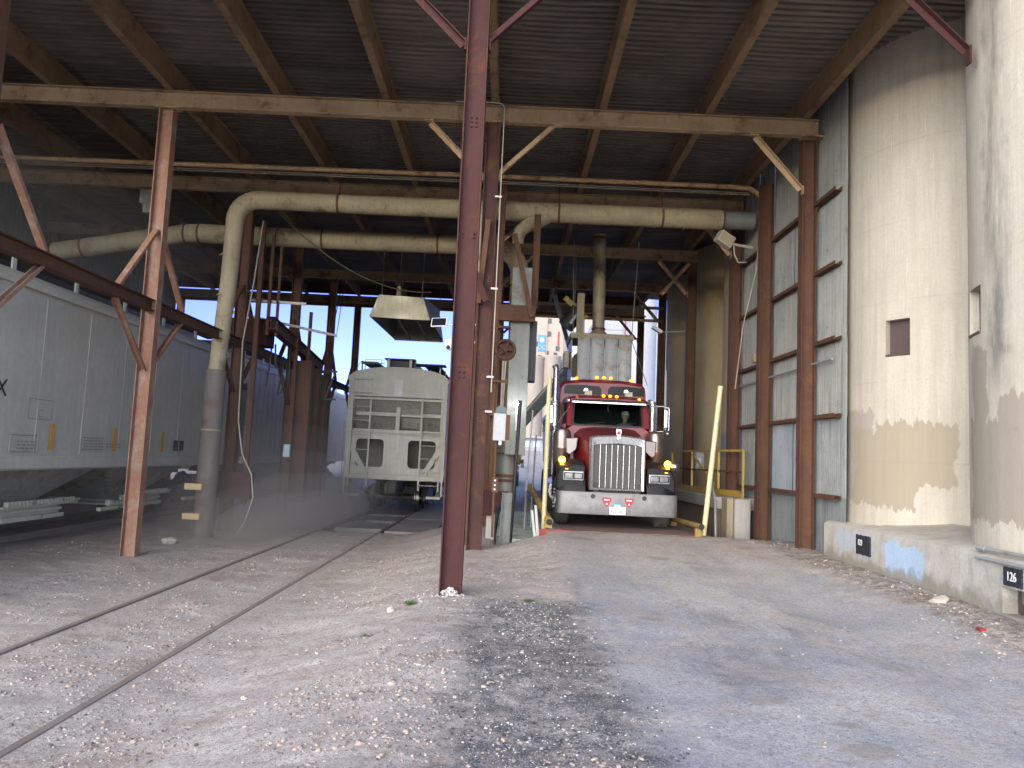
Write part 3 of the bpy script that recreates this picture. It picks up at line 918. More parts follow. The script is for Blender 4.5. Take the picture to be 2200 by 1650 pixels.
# bluish rain-washed spray mark on one sheet
mb = corrugated_x(5.418, 13.98, 14.78, 1.32, 2.25)
g = G('blue_white_spray')
gp = g.pos()
gs = g.sep(gp)
nn = g.noise(g.scl(gp, (1, 3, 3)), 2.6, 6, 0.7, 1.2)
ed = g.math('MULTIPLY', g.box(gs[1], 14.1, 14.68, 0.1), g.box(gs[2], 1.45, 2.1, 0.1))
al = g.math('MULTIPLY', ed, g.ramp(nn, [(0.36, 0.1), (0.50, 0.95)]))
g.put(g.b.inputs['Alpha'], al)
M['spray'] = g.out(g.mix(nn, (0.50, 0.60, 0.82), (0.72, 0.76, 0.85)), 0.7)
mb.build('paint_mark', M['spray'], shed)
# girts
for gzv in (1.2, 2.54, 3.82, 5.08, 6.35):
    for (y0, y1) in ((12.7, 13.62), (13.9, 15.93), (16.18, 18.1)):
        MB().channel((5.345, y0, gzv), (5.345, y1, gzv), (1, 0, 0), 0.12, 0.06).build('girt', M['rust'], shed)
MB().cyl((5.33, 12.9, 3.52), (5.33, 18.1, 3.52), 0.022, 8).build('wall_pipe', M['greybox'], shed, smooth=50)
# thin pale cross rails high up in the back bays
for (yy, zz) in ((26.9, 7.0), (26.9, 6.55)):
    MB().box(0.2, XR, yy, yy + 0.05, zz, zz + 0.1).build('cross_rail', M['tan'], shed)
MB().bar((4.3, 22.6, 6.6), (5.1, 22.6, 7.55), (0, 1, 0), 0.12, 0.1).build('knee_brace', M['tan'], shed)

# ------------------------------------------------------------------ concrete silos and plinth
def silo(cx, cy, m, label, window=None, r=1.88, h=32):
    t = thing('concrete_silo', label, 'silo', (cx, cy, 0), 'concrete silos along the right side of the shed')
    mb = MB()
    n = 96
    zs = [-0.5] + [0.4 + 0.4 * i for i in range(24)] + [12, 20, h]
    rings = []
    for z in zs:
        ring = []
        for k in range(n):
            q = 2 * math.pi * k / n
            rr = r + 0.008 * mnoise.noise(Vector((math.cos(q) * 2, math.sin(q) * 2, z * 0.8)))
            ring.append((cx + rr * math.cos(q), cy + rr * math.sin(q), z))
        rings.append(ring)
    mb.loft(rings)
    body = mb.build('wall', m, t, smooth=50)
    MB().cyl((cx, cy, h), (cx, cy, h + 0.3), r + 0.12, 48).build('roof', M['conc'], t)
    if window:
        a0, a1, z0, z1 = window
        am = R((a0 + a1) / 2)
        d = Vector((-math.cos(am), -math.sin(am), 0))
        side = Vector((0, 0, 1)).cross(d)
        w = 2 * r * math.sin(R(a1 - a0) / 2)
        cut = MB().frame(Vector((cx, cy, (z0 + z1) / 2)) + d * r, side, d, (0, 0, 1), w, 0.36, z1 - z0).build('opening_cutter', m, body)
        fix_normals(cut)
        md = body.modifiers.new('opening', 'BOOLEAN')
        md.operation = 'DIFFERENCE'
        md.object = cut
        md.solver = 'EXACT'
        bpy.context.view_layer.update()
        me = bpy.data.meshes.new_from_object(body.evaluated_get(bpy.context.evaluated_depsgraph_get()))
        body.modifiers.clear()
        old = body.data
        body.data = me
        me.set_sharp_from_angle(angle=R(50))
        bpy.data.objects.remove(cut)
        MB().frame(Vector((cx, cy, (z0 + z1) / 2)) + d * (r - 0.135), side, d, (0, 0, 1), w - 0.01, 0.03, z1 - z0 - 0.01).build('cover_plate', M['plate'], t)
        mb = MB()
        mb.frame(Vector((cx, cy, z0 + 0.02)) + d * (r - 0.06), side, d, (0, 0, 1), w - 0.012, 0.13, 0.03)
        mb.build('sill', M['plate'], t)
    return t
silo(7.40, 12.6, M['silo_a'], 'cream concrete silo with a square brown hatch and a beige paint patch at its foot', (25.0, 37.0, 3.42, 3.98))
silo(7.40, 8.84, M['silo_b'], 'concrete silo at the right picture edge with sooty dark run marks and a narrow hatch', (-23, -9.5, 3.36, 3.95))
silo(7.40, 5.1, M['silo_b'], 'unseen concrete silo added beyond the right picture edge for its shading')  # out of view, added for off-frame shading
silo(7.55, 20.6, M['silo_c'], 'shaded concrete silo wall behind the yellow railing')
silo(7.55, 24.5, M['silo_c'], 'shaded concrete silo behind the cab of the red truck')
silo(7.55, 28.4, M['silo_c'], 'far shaded concrete silo at the back end of the truck lane')

pl = thing('concrete_plinth', 'long low concrete plinth under the silos with pale blue paint and number stencils', 'plinth', (5.3, 9, 0))
mb = MB()
# plinth profile with a rounded worn top edge, run along Y with small irregularities
secs = []
for i in range(85):
    yy = 4.2 + (13.1 - 4.2) * i / 84
    q = Vector((0, yy * 1.7, 0))
    j = 0.016 * mnoise.noise(q) + 0.008 * mnoise.noise(q * 4)
    jt = 0.016 * mnoise.noise(q + Vector((7, 0, 0))) + 0.01 * mnoise.noise(q * 5)
    e = 0.03 if i < 84 else 0.08
    zt = 0.835 + jt
    secs.append([(5.30 + j, yy, -0.35), (5.30 + j, yy, zt - 0.07), (5.312 + j, yy, zt - 0.025), (5.35 + j, yy, zt), (5.6, yy, zt + 0.03), (6.3, yy, zt + 0.16), (6.3, yy, -0.35)])
mb.loft(secs)
body = mb.build('body', M['plinth'], pl, smooth=35)
cut = MB().box(5.2, 5.62, 7.35, 8.42, 0.24, 0.52).build('opening_cutter', M['plinth'], body)
fix_normals(cut)
fix_normals(body)
md = body.modifiers.new('opening', 'BOOLEAN')
md.operation = 'DIFFERENCE'
md.object = cut
md.solver = 'EXACT'
bpy.context.view_layer.update()
me = bpy.data.meshes.new_from_object(body.evaluated_get(bpy.context.evaluated_depsgraph_get()))
body.modifiers.clear()
body.data = me
bpy.data.objects.remove(cut)
win = MB().box(5.46, 5.5, 7.36, 8.41, 0.25, 0.35).box(5.46, 5.5, 7.36, 8.41, 0.49, 0.515).box(5.46, 5.5, 8.37, 8.41, 0.35, 0.49).box(5.46, 5.5, 8.06, 8.09, 0.35, 0.49).box(5.46, 5.5, 7.7, 7.73, 0.35, 0.49)
win = win.build('basement_window', M['plate'], pl)
MB().box(5.475, 5.485, 7.38, 8.38, 0.34, 0.5).build('pane', plain('dusty_grey_pane', (0.17, 0.19, 0.17), 0.25), win)
# stencilled numbers on black squares
def number_sign(text, y0, y1, z0, z1, size, ty, tz):
    mb = MB()
    n = 14
    yc, zc, hw, hh = (y0 + y1) / 2, (z0 + z1) / 2, (y1 - y0) / 2, (z1 - z0) / 2
    pts = []
    for k in range(4 * n):
        u = k % n / n * 2 - 1
        a, b = [(u, -1), (1, u), (-u, 1), (-1, -u)][k // n]
        pts.append((yc + a * hw * random.uniform(0.97, 1.03), zc + b * hh * random.uniform(0.96, 1.04)))
    mb.prism(pts, (5.275, 0, 0), (0, 1, 0), (0, 0, 1), (1, 0, 0), 0.03)
    s = mb.build('number_panel', M['inkblack'], pl)
    lettering(text, 'lettering', M['inkwhite'], s, (5.272, ty, tz), (0, -1, 0), (0, 0, 1), size, 0.006, 'CENTER', 0.8)
number_sign('123', 11.42, 11.86, 0.45, 0.73, 0.12, 11.72, 0.62)
number_sign('126', 8.08, 8.36, 0.545, 0.735, 0.135, 8.225, 0.64)
# conduits along the plinth
c = thing('conduit_pipe', 'upper grey conduit pipe lying on the plinth edge', 'pipe', (5.33, 8, 0.9), 'conduits on the plinth')
MB().tube([(5.31, 8.85, 0.875), (5.31, 6.0, 0.88)], 0.022, 10).build('pipe', M['greybox'], c, smooth=50)
MB().cyl((5.31, 8.86, 0.875), (5.31, 8.72, 0.875), 0.03, 10).build('coupling', M['greybox'], c, smooth=50)
c = thing('conduit_pipe', 'lower grey conduit pipe strapped to the plinth face above the number 126', 'pipe', (5.28, 8, 0.77), 'conduits on the plinth')
MB().tube([(5.27, 8.84, 0.775), (5.27, 6.0, 0.76)], 0.02, 10).build('pipe', M['greybox'], c, smooth=50)
MB().box(5.26, 5.32, 8.78, 8.83, 0.75, 0.8).build('strap', M['greybox'], c)
# loose bits at the plinth foot
def rock(name, label, cat, x, y, r, m, group=None, flat=0.6, seed=1):
    random.seed(seed)
    mb = MB()
    add_stone(mb, x, y, gz(x, y) + r * 0.2, r, flat)
    o = mb.build(name, m, None, bevel=r * 0.15)
    tag(o, label, cat, group)
M['palerock'] = plain('pale_limestone', (0.50, 0.44, 0.35), 0.9, 0, None, 0.25, 20)
rock('stone_slab', 'flat pale broken stone slab on the gravel below the plinth', 'stone', 4.95, 9.0, 0.17, M['palerock'], None, 0.25, 4)
rock('rock', 'pale pinkish rock lying on the dirt beside the wrapped pipe', 'rock', -6.55, 15.6, 0.14, M['palerock'], None, 0.8, 5)
rock('rock', 'white stone on the dirt left of the near post', 'rock', -1.15, 8.4, 0.06, M['palerock'], None, 0.8, 6)
rock('rock', 'single pale yellow stone in the dirt between track and lane', 'rock', -1.85, 5.95, 0.04, M['palerock'], None, 0.7, 8)
tag(MB().box(4.66, 4.72, 7.75, 7.83, gz(4.7, 7.8) + 0.01, gz(4.7, 7.8) + 0.035).build('litter', plain('red_plastic_scrap', (0.28, 0.02, 0.03), 0.5)), 'small red plastic scrap on the gravel near the window', 'litter')
# white quartz stones heaped round the foot of the near post
random.seed(31)
mb = MB()
for _ in range(150):
    a, rr = random.uniform(0, 6.28), abs(random.gauss(0, 0.17))
    x, y = XC - 0.07 + rr * math.cos(a) * 1.1, 9.0 + rr * math.sin(a) * 0.8
    add_stone(mb, x, y, gz(x, y) + max(0, 0.10 - rr * 0.6) * random.uniform(0.3, 1), random.uniform(0.008, 0.028), 0.8)
tag(mb.build('stone_heap', plain('white_quartz', (0.46, 0.43, 0.40), 0.8, 0, None, 0.3, 12)), 'small heap of white stones round the foot of the near post', 'stones', kind='stuff')
# weeds
def weed(x, y, s, label, seed):
    random.seed(seed)
    mb = MB()
    z = gz(x, y)
    for _ in range(46):
        a = random.uniform(0, 6.28)
        l = s * random.uniform(0.4, 1)
        d = Vector((math.cos(a), math.sin(a), random.uniform(0.3, 1.0))).normalized()
        p0 = Vector((x + random.gauss(0, s * 0.3), y + random.gauss(0, s * 0.3), z))
        w = d.cross(Vector((0, 0, 1))).normalized() * s * 0.09
        mid = p0 + d * l * 0.6
        tip = p0 + d * l + Vector((0, 0, -l * 0.2))
        mb.add([p0 - w * 0.4, p0 + w * 0.4, mid + w, tip, mid - w], [(0, 1, 2, 3, 4)])
    tag(mb.build('weed', M['weed']), label, 'weed', 'weeds in the dirt yard')
M['weed'] = plain('weed_green', (0.075, 0.14, 0.04), 0.7, 0, None, 0.3, 40)
weed(-0.98, 8.65, 0.09, 'green weed tuft just left of the near post', 1)
weed(0.3, 8.9, 0.07, 'green weed tuft in the gravel right of the near post', 2)
weed(-1.2, 7.3, 0.07, 'small green weed tuft in open dirt between post and track', 3)
weed(-7.6, 9.9, 0.16, 'wide green weed tuft on the dirt at the left picture edge', 4)
M['gatepaint'] = weathered('pit_lit_gate_paint', (0.62, 0.57, 0.44), (0.5, 0.46, 0.36), (0.25, 0.16, 0.08), 0.15, 0, (0, 0, 0), 0.7)  # pale tone stands in for light from the pit on the gates
# ------------------------------------------------------------------ railway tracks
def boolean_cut(o, cutters):
    for c in cutters:
        md = o.modifiers.new('cut', 'BOOLEAN')
        md.operation = 'DIFFERENCE'
        md.object = c
        md.solver = 'EXACT'
    bpy.context.view_layer.update()
    me = bpy.data.meshes.new_from_object(o.evaluated_get(bpy.context.evaluated_depsgraph_get()))
    o.modifiers.clear()
    o.data = me
    for c in cutters:
        bpy.data.objects.remove(c)
    return o

RAIL = [(-0.068, -0.17), (0.068, -0.17), (0.068, -0.155), (0.012, -0.135), (0.012, -0.045), (0.036, -0.035), (0.036, -0.006), (0.028, 0), (-0.028, 0), (-0.036, -0.006), (-0.036, -0.035), (-0.012, -0.045), (-0.012, -0.135), (-0.068, -0.155)]
def track(cx, z, label):
    t = thing('railway_track', label, 'track', (cx, 10, z), 'tracks through the shed')
    for s in (-1, 1):
        MB().prism(RAIL, (cx + s * 0.74, -12, z), (1, 0, 0), (0, 0, 1), (0, 1, 0), 72).build('rail', M['rail'], t)
    return t
track(-3.79, -0.312, 'railway track half buried in dirt leading to the grey railcar end')
track(-10.3, -0.27, 'railway track under the long grey railcars on the left')
# concrete plates beside and between the rails further in
for (x0, x1, y0, y1, zt) in [(-2.95, -1.75, 19.55, 23.4, -0.30), (-2.95, -1.75, 23.45, 31.0, -0.29), (-4.40, -3.18, 20.6, 22.2, -0.36), (-4.40, -3.18, 23.2, 25.0, -0.37), (-4.40, -3.18, 25.4, 31, -0.36), (-5.6, -4.66, 20.2, 31, -0.37)]:
    struct(MB().box(x0, x1, y0, y1, zt - 0.2, zt).build('track_slab', M['slab'], bevel=0.012))

# ------------------------------------------------------------------ covered hopper railcars
def hopper_car(cx, y0, zr, L, label, ribbed=False, cat='railcar', end=True, tall=1.0):
    """y0 = near end, zr = rail top"""
    t = thing('hopper_railcar', label, cat, (cx, y0, zr), 'covered hopper railcars in the shed')
    paint = M['hopperrib'] if ribbed else M['hopper']
    def zz(z):
        return zr + z * tall
    hw, ze, zt = 1.60, 4.38, 4.74
    def arch(y, inset=0.0, n=18):
        return [(cx + (hw - inset) * math.cos(math.pi * k / n), y, zz(ze + (zt - ze) * math.sin(math.pi * k / n))) for k in range(n + 1)]
    # roof and upper end
    mb = MB()
    prof = lambda y: [(cx + hw, y, zz(3.72))] + arch(y) + [(cx - hw, y, zz(3.72))]
    mb.loft([prof(y0 + 0.12), prof(y0 + L - 0.12)])
    body = mb.build('body', paint, t, smooth=25)
    # side sheets
    for s in (-1, 1):
        mb = MB()
        if ribbed:
            n = int(L / 0.55)
            pts = []
            for i in range(n * 8 + 1):
                u = (i % 8) / 8
                yy = y0 + 0.12 + (L - 0.24) * i / (n * 8)
                pts.append((hw + 0.05 * (0.5 - 0.5 * math.cos(2 * math.pi * u)) ** 0.6, yy))
            for (a, b) in pts:
                mb.v += [(cx + s * a, b, zz(1.3)), (cx + s * a, b, zz(4.3))]
            for i in range(len(pts) - 1):
                mb.f.append((2 * i, 2 * i + 2, 2 * i + 3, 2 * i + 1))
        else:
            n = 24
            for i in range(n + 1):
                yy = y0 + 0.12 + (L - 0.24) * i / n
                for (a, b) in ((hw - 0.02, 1.22), (hw, 1.6), (hw + 0.012, 2.6), (hw + 0.006, 3.8), (hw, 4.3)):
                    mb.v.append((cx + s * (a + 0.006 * mnoise.noise(Vector((yy * 0.8, b * 1.1, s)))), yy, zz(b)))
            for i in range(n):
                for j in range(4):
                    mb.f.append((i * 5 + j, (i + 1) * 5 + j, (i + 1) * 5 + j + 1, i * 5 + j + 1))
        side = mb.build('side_sheet', paint, t, smooth=30)
        if not ribbed:
            mb = MB()
            for i in range(1, int(L / 1.55)):
                mb.box(cx + s * (hw + 0.004), cx + s * (hw + 0.0135), y0 + i * 1.55 - 0.008, y0 + i * 1.55 + 0.008, zz(1.5), zz(4.2))
            w = mb.build('weld_seam', paint, side)
            w['kind'] = 'stuff'
        MB().box(cx + s * (hw - 0.10), cx + s * (hw + 0.045), y0 + 0.1, y0 + L - 0.1, zz(1.24), zz(1.46)).build('side_sill', paint, t, bevel=0.015)
        MB().prism([(0, 0), (0.075, 0.0), (0.075, 0.09), (-0.06, 0.15), (-0.12, 0.10)], (cx + s * (hw + 0.01), y0 + 0.12, zz(4.27)), (s, 0, 0), (0, 0, 1), (0, 1, 0), L - 0.24).build('top_chord', paint, t)
    # hopper bays under the sill
    nb = 3
    for i in range(nb):
        yc = y0 + 2.8 + (L - 5.6) * (i + 0.5) / nb
        hb = (L - 5.6) / nb / 2
        rings = [[(cx - a, yc - b, zz(c)), (cx + a, yc - b, zz(c)), (cx + a, yc + b, zz(c)), (cx - a, yc + b, zz(c))] for (a, b, c) in ((1.5, hb, 1.5), (1.5, hb - 0.02, 1.28), (0.85, 0.42, 0.46), (0.85, 0.42, 0.40))]
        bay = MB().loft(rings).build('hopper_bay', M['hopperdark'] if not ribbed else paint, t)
        gt = MB()
        gt.box(cx - 1.15, cx + 1.15, yc - 0.45, yc + 0.45, zz(0.33), zz(0.37))
        gt.box(cx + 1.02, cx + 1.16, yc - 0.4, yc + 2.1, zz(0.52), zz(0.56))
        gt.box(cx + 0.55, cx + 1.1, yc + 0.0, yc + 2.3, zz(0.56), zz(0.60))
        gt.box(cx + 1.06, cx + 1.16, yc - 0.4, yc + 1.6, zz(0.28), zz(0.36))
        gt.box(cx + 1.06, cx + 1.12, yc - 0.4, yc + 1.6, zz(0.42), zz(0.47))
        gt.box(cx + 1.0, cx + 1.06, yc - 0.4, yc + 1.6, zz(0.3), zz(0.56))
        for k in range(20):
            gt.box(cx + 1.1, cx + 1.19, yc - 0.3 + k * 0.115, yc - 0.25 + k * 0.115, zz(0.56), zz(0.64))
        gt.box(cx + 1.06, cx + 1.2, yc - 1.1, yc - 0.45, zz(0.38), zz(0.46))
        gt.cyl((cx + 1.12, yc - 1.15, zz(0.43)), (cx + 1.12, yc - 0.9, zz(0.43)), 0.07, 10)
        gt.box(cx + 1.1, cx + 1.2, yc + 3.0, yc + 3.8, zz(0.28), zz(0.36))
        gt.build('outlet_gate', M['gatepaint'], bay, bevel=0.005)
    # slope sheets inside the ends
    for e in (0, 1):
        ya = y0 + 0.14 if e == 0 else y0 + L - 0.14
        d = 1 if e == 0 else -1
        mb = MB()
        mb.prism([(0.0, 3.74), (2.7, 1.2), (2.8, 1.2), (2.8, 1.5), (0.3, 3.74)], (cx - 1.56, ya, zr), (0, d, 0), (0, 0, 1), (1, 0, 0), 3.12)
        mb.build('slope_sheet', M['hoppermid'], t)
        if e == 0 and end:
            # rim under the end plate, horizontal bars, tapered centre stiffener
            MB().box(cx - 1.58, cx + 1.58, ya - 0.02, ya + 0.12, zz(3.64), zz(3.76)).build('end_rim', paint, t, bevel=0.01)
            for s in (-1, 1):
                MB().box(cx + s * 1.62, cx + s * 1.44, ya - 0.05, ya + 0.25, zz(1.05), zz(4.42)).build('corner_post', paint, t, bevel=0.012)
            MB().bar((cx, ya + 0.42, zz(3.64)), (cx, ya + 0.28, zz(2.58)), (1, 0, 0), 0.13, 0.16).build('stiffener', paint, t)
            MB().box(cx - 1.44, cx + 1.44, ya + 0.50, ya + 0.62, zz(3.14), zz(3.26)).build('end_rib', paint, t, bevel=0.01)
            plate = MB().box(cx - 1.44, cx + 1.44, ya + 0.14, ya + 0.2, zz(1.22), zz(2.62)).build('end_plate', paint, t)
            cs = []
            for s in (-1, 1):
                poly = []
                x0, x1, z0, z1, r = 0.40, 1.30, 1.45, 2.36, 0.13
                for (qx, qz, a0) in ((x1 - r, z1 - r, 0), (x0 + r, z1 - r, 90), (x0 + r, z0 + r, 180), (x1 - r, z0 + r, 270)):
                    for k in range(6):
                        a = R(a0 + 18 * k)
                        poly.append((qx + r * math.cos(a), qz + r * math.sin(a)))
                c = MB().prism([(s * p, q) for p, q in poly], (cx, ya + 0.05, zr), (1, 0, 0), (0, 0, 1), (0, 1, 0), 0.3).build('cutter', paint, plate)
                cs.append(c)
            boolean_cut(plate, cs)
            MB().box(cx - 1.44, cx + 1.44, ya + 0.12, ya + 0.24, zz(2.60), zz(2.68)).build('end_rim', paint, t)
            for s in (-1, 1):
                MB().prism([(s * 1.45, 2.25), (s * 1.45, 1.95), (s * 1.02, 1.22), (s * 0.85, 1.22), (s * 0.88, 1.30), (s * 1.30, 2.0)], (cx, ya + 0.02, zr), (1, 0, 0), (0, 0, 1), (0, 1, 0), 0.08).build('gusset', paint, t)
            # end sill and draft gear
            MB().box(cx - 1.5, cx + 1.5, ya - 0.02, ya + 0.3, zz(1.06), zz(1.22)).build('end_sill', paint, t, bevel=0.012)
            cp = MB()
            cp.box(cx - 0.14, cx + 0.14, ya - 0.25, ya + 1.2, zz(0.72), zz(0.98))
            cp.prism([(-0.2, 0.62), (0.12, 0.62), (0.2, 0.78), (0.2, 1.02), (-0.05, 1.06), (-0.2, 0.98)], (cx, ya - 0.62, zr), (1, 0, 0), (0, 0, 1), (0, 1, 0), 0.38)
            cp.box(cx - 0.05, cx + 0.2, ya - 0.78, ya - 0.6, zz(0.66), zz(1.0))
            cp.build('coupler', M['grime'], t, bevel=0.02)
            MB().tube([(cx + 0.45, ya - 0.05, zz(0.95)), (cx + 0.42, ya - 0.25, zz(0.8)), (cx + 0.34, ya - 0.38, zz(0.55)), (cx + 0.22, ya - 0.42, zz(0.32)), (cx + 0.12, ya - 0.40, zz(0.24))], 0.025, 8).build('air_hose', M['black'], t, smooth=60)
            MB().cyl((cx - 1.2, ya - 0.1, zz(0.85)), (cx - 0.3, ya - 0.2, zz(0.52)), 0.014, 6).build('uncoupling_lever', M['greybox'], t)
            # ladders
            def ladder(x0, x1, z0, z1, rungs):
                lb = MB()
                for x in (x0, x1):
                    lb.box(cx + x - 0.025, cx + x + 0.025, ya - 0.10, ya - 0.07, zz(z0), zz(z1))
                    lb.box(cx + x - 0.02, cx + x + 0.02, ya - 0.08, ya + 0.14, zz(z1 - 0.12), zz(z1 - 0.06))
                    lb.box(cx + x - 0.02, cx + x + 0.02, ya - 0.08, ya + 0.14, zz(z0 + 0.06), zz(z0 + 0.12))
                lad = lb.build('ladder', paint, t)
                for r_ in rungs:
                    MB().cyl((cx + x0 - 0.02, ya - 0.11, zz(r_)), (cx + x1 + 0.02, ya - 0.11, zz(r_)), 0.013, 8).build('rung', paint, lad)
            ladder(-1.46, -0.86, 0.82, 4.38, [1.1, 1.55, 2.0, 2.5, 2.95, 3.4, 3.85, 4.28])
            ladder(0.82, 1.46, 0.75, 3.78, [0.92, 1.35, 1.78, 2.2, 2.62])
            gr = MB()
            gr.cyl((cx - 1.75, ya - 0.12, zz(2.62)), (cx + 1.5, ya - 0.12, zz(2.55)), 0.012, 6)
            gr.build('handrail', paint, t)
            for s in (-1, 1):
                st = MB()
                st.cyl((cx + s * 1.72, ya + 0.1, zz(2.9)), (cx + s * 1.72, ya + 0.1, zz(0.6)), 0.014, 6)
                st.cyl((cx + s * 1.72, ya + 0.55, zz(2.9)), (cx + s * 1.72, ya + 0.55, zz(0.6)), 0.014, 6)
                for q in (0.6, 0.95, 1.3, 1.65, 2.0, 2.35, 2.7):
                    st.cyl((cx + s * 1.72, ya + 0.1, zz(q)), (cx + s * 1.72, ya + 0.55, zz(q)), 0.012, 6)
                st.build('side_ladder', M['greybox'], t)
                MB().box(cx + s * 1.6, cx + s * 1.1, ya - 0.12, ya - 0.04, zz(0.5), zz(0.58)).box(cx + s * 1.6, cx + s * 1.55, ya - 0.12, ya - 0.04, zz(0.5), zz(1.1)).build('stirrup_step', paint, t)
            # logo ring, paper placard, worn lettering
            MB().lathe((cx, ya - 0.024, zz(4.50)), (0, -1, 0), [(0, 0.15), (0.012, 0.15), (0.012, 0.13), (0.002, 0.128), (0.002, 0)], 28).build('emblem_disc', M['hopper'], t)
            MB().box(cx - 0.14, cx + 0.14, ya - 0.03, ya - 0.022, zz(3.80), zz(4.33)).build('placard', M['white'], t)
            lines = MB()
            random.seed(5)
            def scribble(x0, x1, zc, y, hgt=0.028):
                x = x0
                while x < x1:
                    w = random.uniform(0.03, 0.07)
                    lines.box(cx + x, cx + min(x + w, x1), y, y + 0.004, zz(zc), zz(zc) + hgt)
                    x += w + 0.018
            for k in range(5):
                scribble(0.12 if k in (0, 3, 4) else 0.4, 0.62, 3.56 - 0.075 * k, ya + 0.12 + 0.06 * k)
            lb_ = MB()
            plate2 = MB().bar((cx + 0.42, ya + 0.30, zz(3.52)), (cx + 0.42, ya + 0.52, zz(3.2)), (1, 0, 0), 0.72, 0.02).bar((cx + 0.42, ya + 0.62, zz(3.1)), (cx + 0.42, ya + 0.86, zz(2.76)), (1, 0, 0), 0.72, 0.02).build('data_panel', M['hoppermid'], t)
            lines = MB()
            for k in range(6):
                f = (k + 0.6) / 6.4
                scribble(0.1 if k in (0, 4, 5) else 0.35, 0.72, 3.51 - 0.32 * f, ya + 0.27 + 0.22 * f)
            for k in range(3):
                f = (k + 0.7) / 3.6
                scribble(0.14 + 0.06 * k, 0.74 - 0.06 * k, 3.09 - 0.34 * f, ya + 0.59 + 0.24 * f)
            o = lines.build('lettering', M['ghostink'], plate2)
            o['kind'] = 'stuff'
    # bogies
    for yb in (y0 + 1.9, y0 + L - 1.9):
        bo = MB()
        for s in (-1, 1):
            bo.prism([(-1.15, 0.55), (-0.95, 0.66), (-0.35, 0.78), (0.35, 0.78), (0.95, 0.66), (1.15, 0.55), (1.15, 0.38), (0.75, 0.4), (0.35, 0.24), (-0.35, 0.24), (-0.75, 0.4), (-1.15, 0.38)], (cx + s * 0.98 - 0.06, yb, zr), (0, 1, 0), (0, 0, 1), (1, 0, 0), 0.12)
        bo.box(cx - 1.0, cx + 1.0, yb - 0.2, yb + 0.2, zz(0.55), zz(0.8))
        bogie = bo.build('bogie', M['grime'], t, bevel=0.015)
        for ya in (yb - 0.86, yb + 0.86):
            MB().cyl((cx - 1.0, ya, zz(0.46)), (cx + 1.0, ya, zz(0.46)), 0.08, 12).build('axle', M['grime'], bogie, smooth=50)
            for s in (-1, 1):
                MB().lathe((cx + s * 0.69, ya, zz(0.46)), (s, 0, 0), [(0, 0.08), (0, 0.36), (-0.03, 0.40), (-0.03, 0.49), (0.0, 0.488), (0.03, 0.46), (0.11, 0.45), (0.11, 0.38), (0.05, 0.34), (0.05, 0.12), (0.12, 0.11), (0.12, 0.0)], 36).build('wheel', M['wheelmix'], bogie, smooth=35)
    # centre sill and running boards
    MB().box(cx - 0.2, cx + 0.2, y0 + 0.3, y0 + L - 0.3, zz(0.95), zz(1.2)).build('centre_sill', M['grime'], t)
    rb = MB()
    for s in (-1, 1):
        rb.box(cx + s * 0.75, cx + s * 1.3, y0 + 0.25, y0 + L - 0.25, zz(4.86), zz(4.90))
    rb.box(cx - 0.45, cx + 0.45, y0 + 0.3, y0 + L - 0.3, zz(4.76), zz(5.0))
    rb.box(cx - 0.5, cx + 0.5, y0 + 0.06, y0 + 0.5, zz(4.98), zz(5.02))
    rb.box(cx + 0.5, cx + 1.5, y0 + 0.06, y0 + 0.7, zz(4.84), zz(4.88))
    rb.build('running_board', M['black'], t)
    for i in range(int(L / 2.0) + 1):
        yy = y0 + 0.5 + i * (L - 1.0) / int(L / 2.0)
        for s in (-1, 1):
            MB().bar((cx + s * 1.30, yy, zz(4.5)), (cx + s * 1.30, yy, zz(4.94)), (1, 0, 0), 0.035, 0.11).build('board_bracket', paint, t)
    for s in (-1, 1):
        MB().bar((cx + s * 0.36, y0 + 0.08, zz(4.58)), (cx + s * 0.36, y0 + 0.08, zz(5.0)), (1, 0, 0), 0.08, 0.03).build('board_bracket', paint, t)
    if end:
        rl = MB()
        rl.tube([(cx - 1.5, y0 + 0.15, zz(4.4)), (cx - 1.32, y0 + 0.15, zz(4.82)), (cx - 0.66, y0 + 0.15, zz(4.84)), (cx - 0.5, y0 + 0.15, zz(4.84))], 0.012, 6)
        rl.tube([(cx - 1.2, y0 + 0.5, zz(4.6)), (cx - 1.2, y0 + 0.5, zz(5.0)), (cx - 0.66, y0 + 0.5, zz(5.0)), (cx - 0.66, y0 + 0.5, zz(4.6))], 0.012, 6)
        rl.build('grab_iron', M['greybox'], t)
    return t
g = G('wheel_steel')
gm = g.noise(g.pos(), 30, 3)
M['wheelmix'] = g.out(g.mix(gm, (0.16, 0.15, 0.14), (0.09, 0.08, 0.07)), 0.32, 0.85)

hopper_car(-3.66, 25.4, -0.312, 19.4, 'grey covered hopper railcar seen from its ladder end with two square holes')
carl = hopper_car(-10.3, 5.15, -0.27, 19.4, 'long dusty grey covered hopper railcar filling the left side with orange stripes', end=False, tall=1.065)
hopper_car(-10.3, 25.7, -0.27, 17.2, 'cream ribbed hopper railcar behind the long grey one', ribbed=True, end=False, tall=1.065)
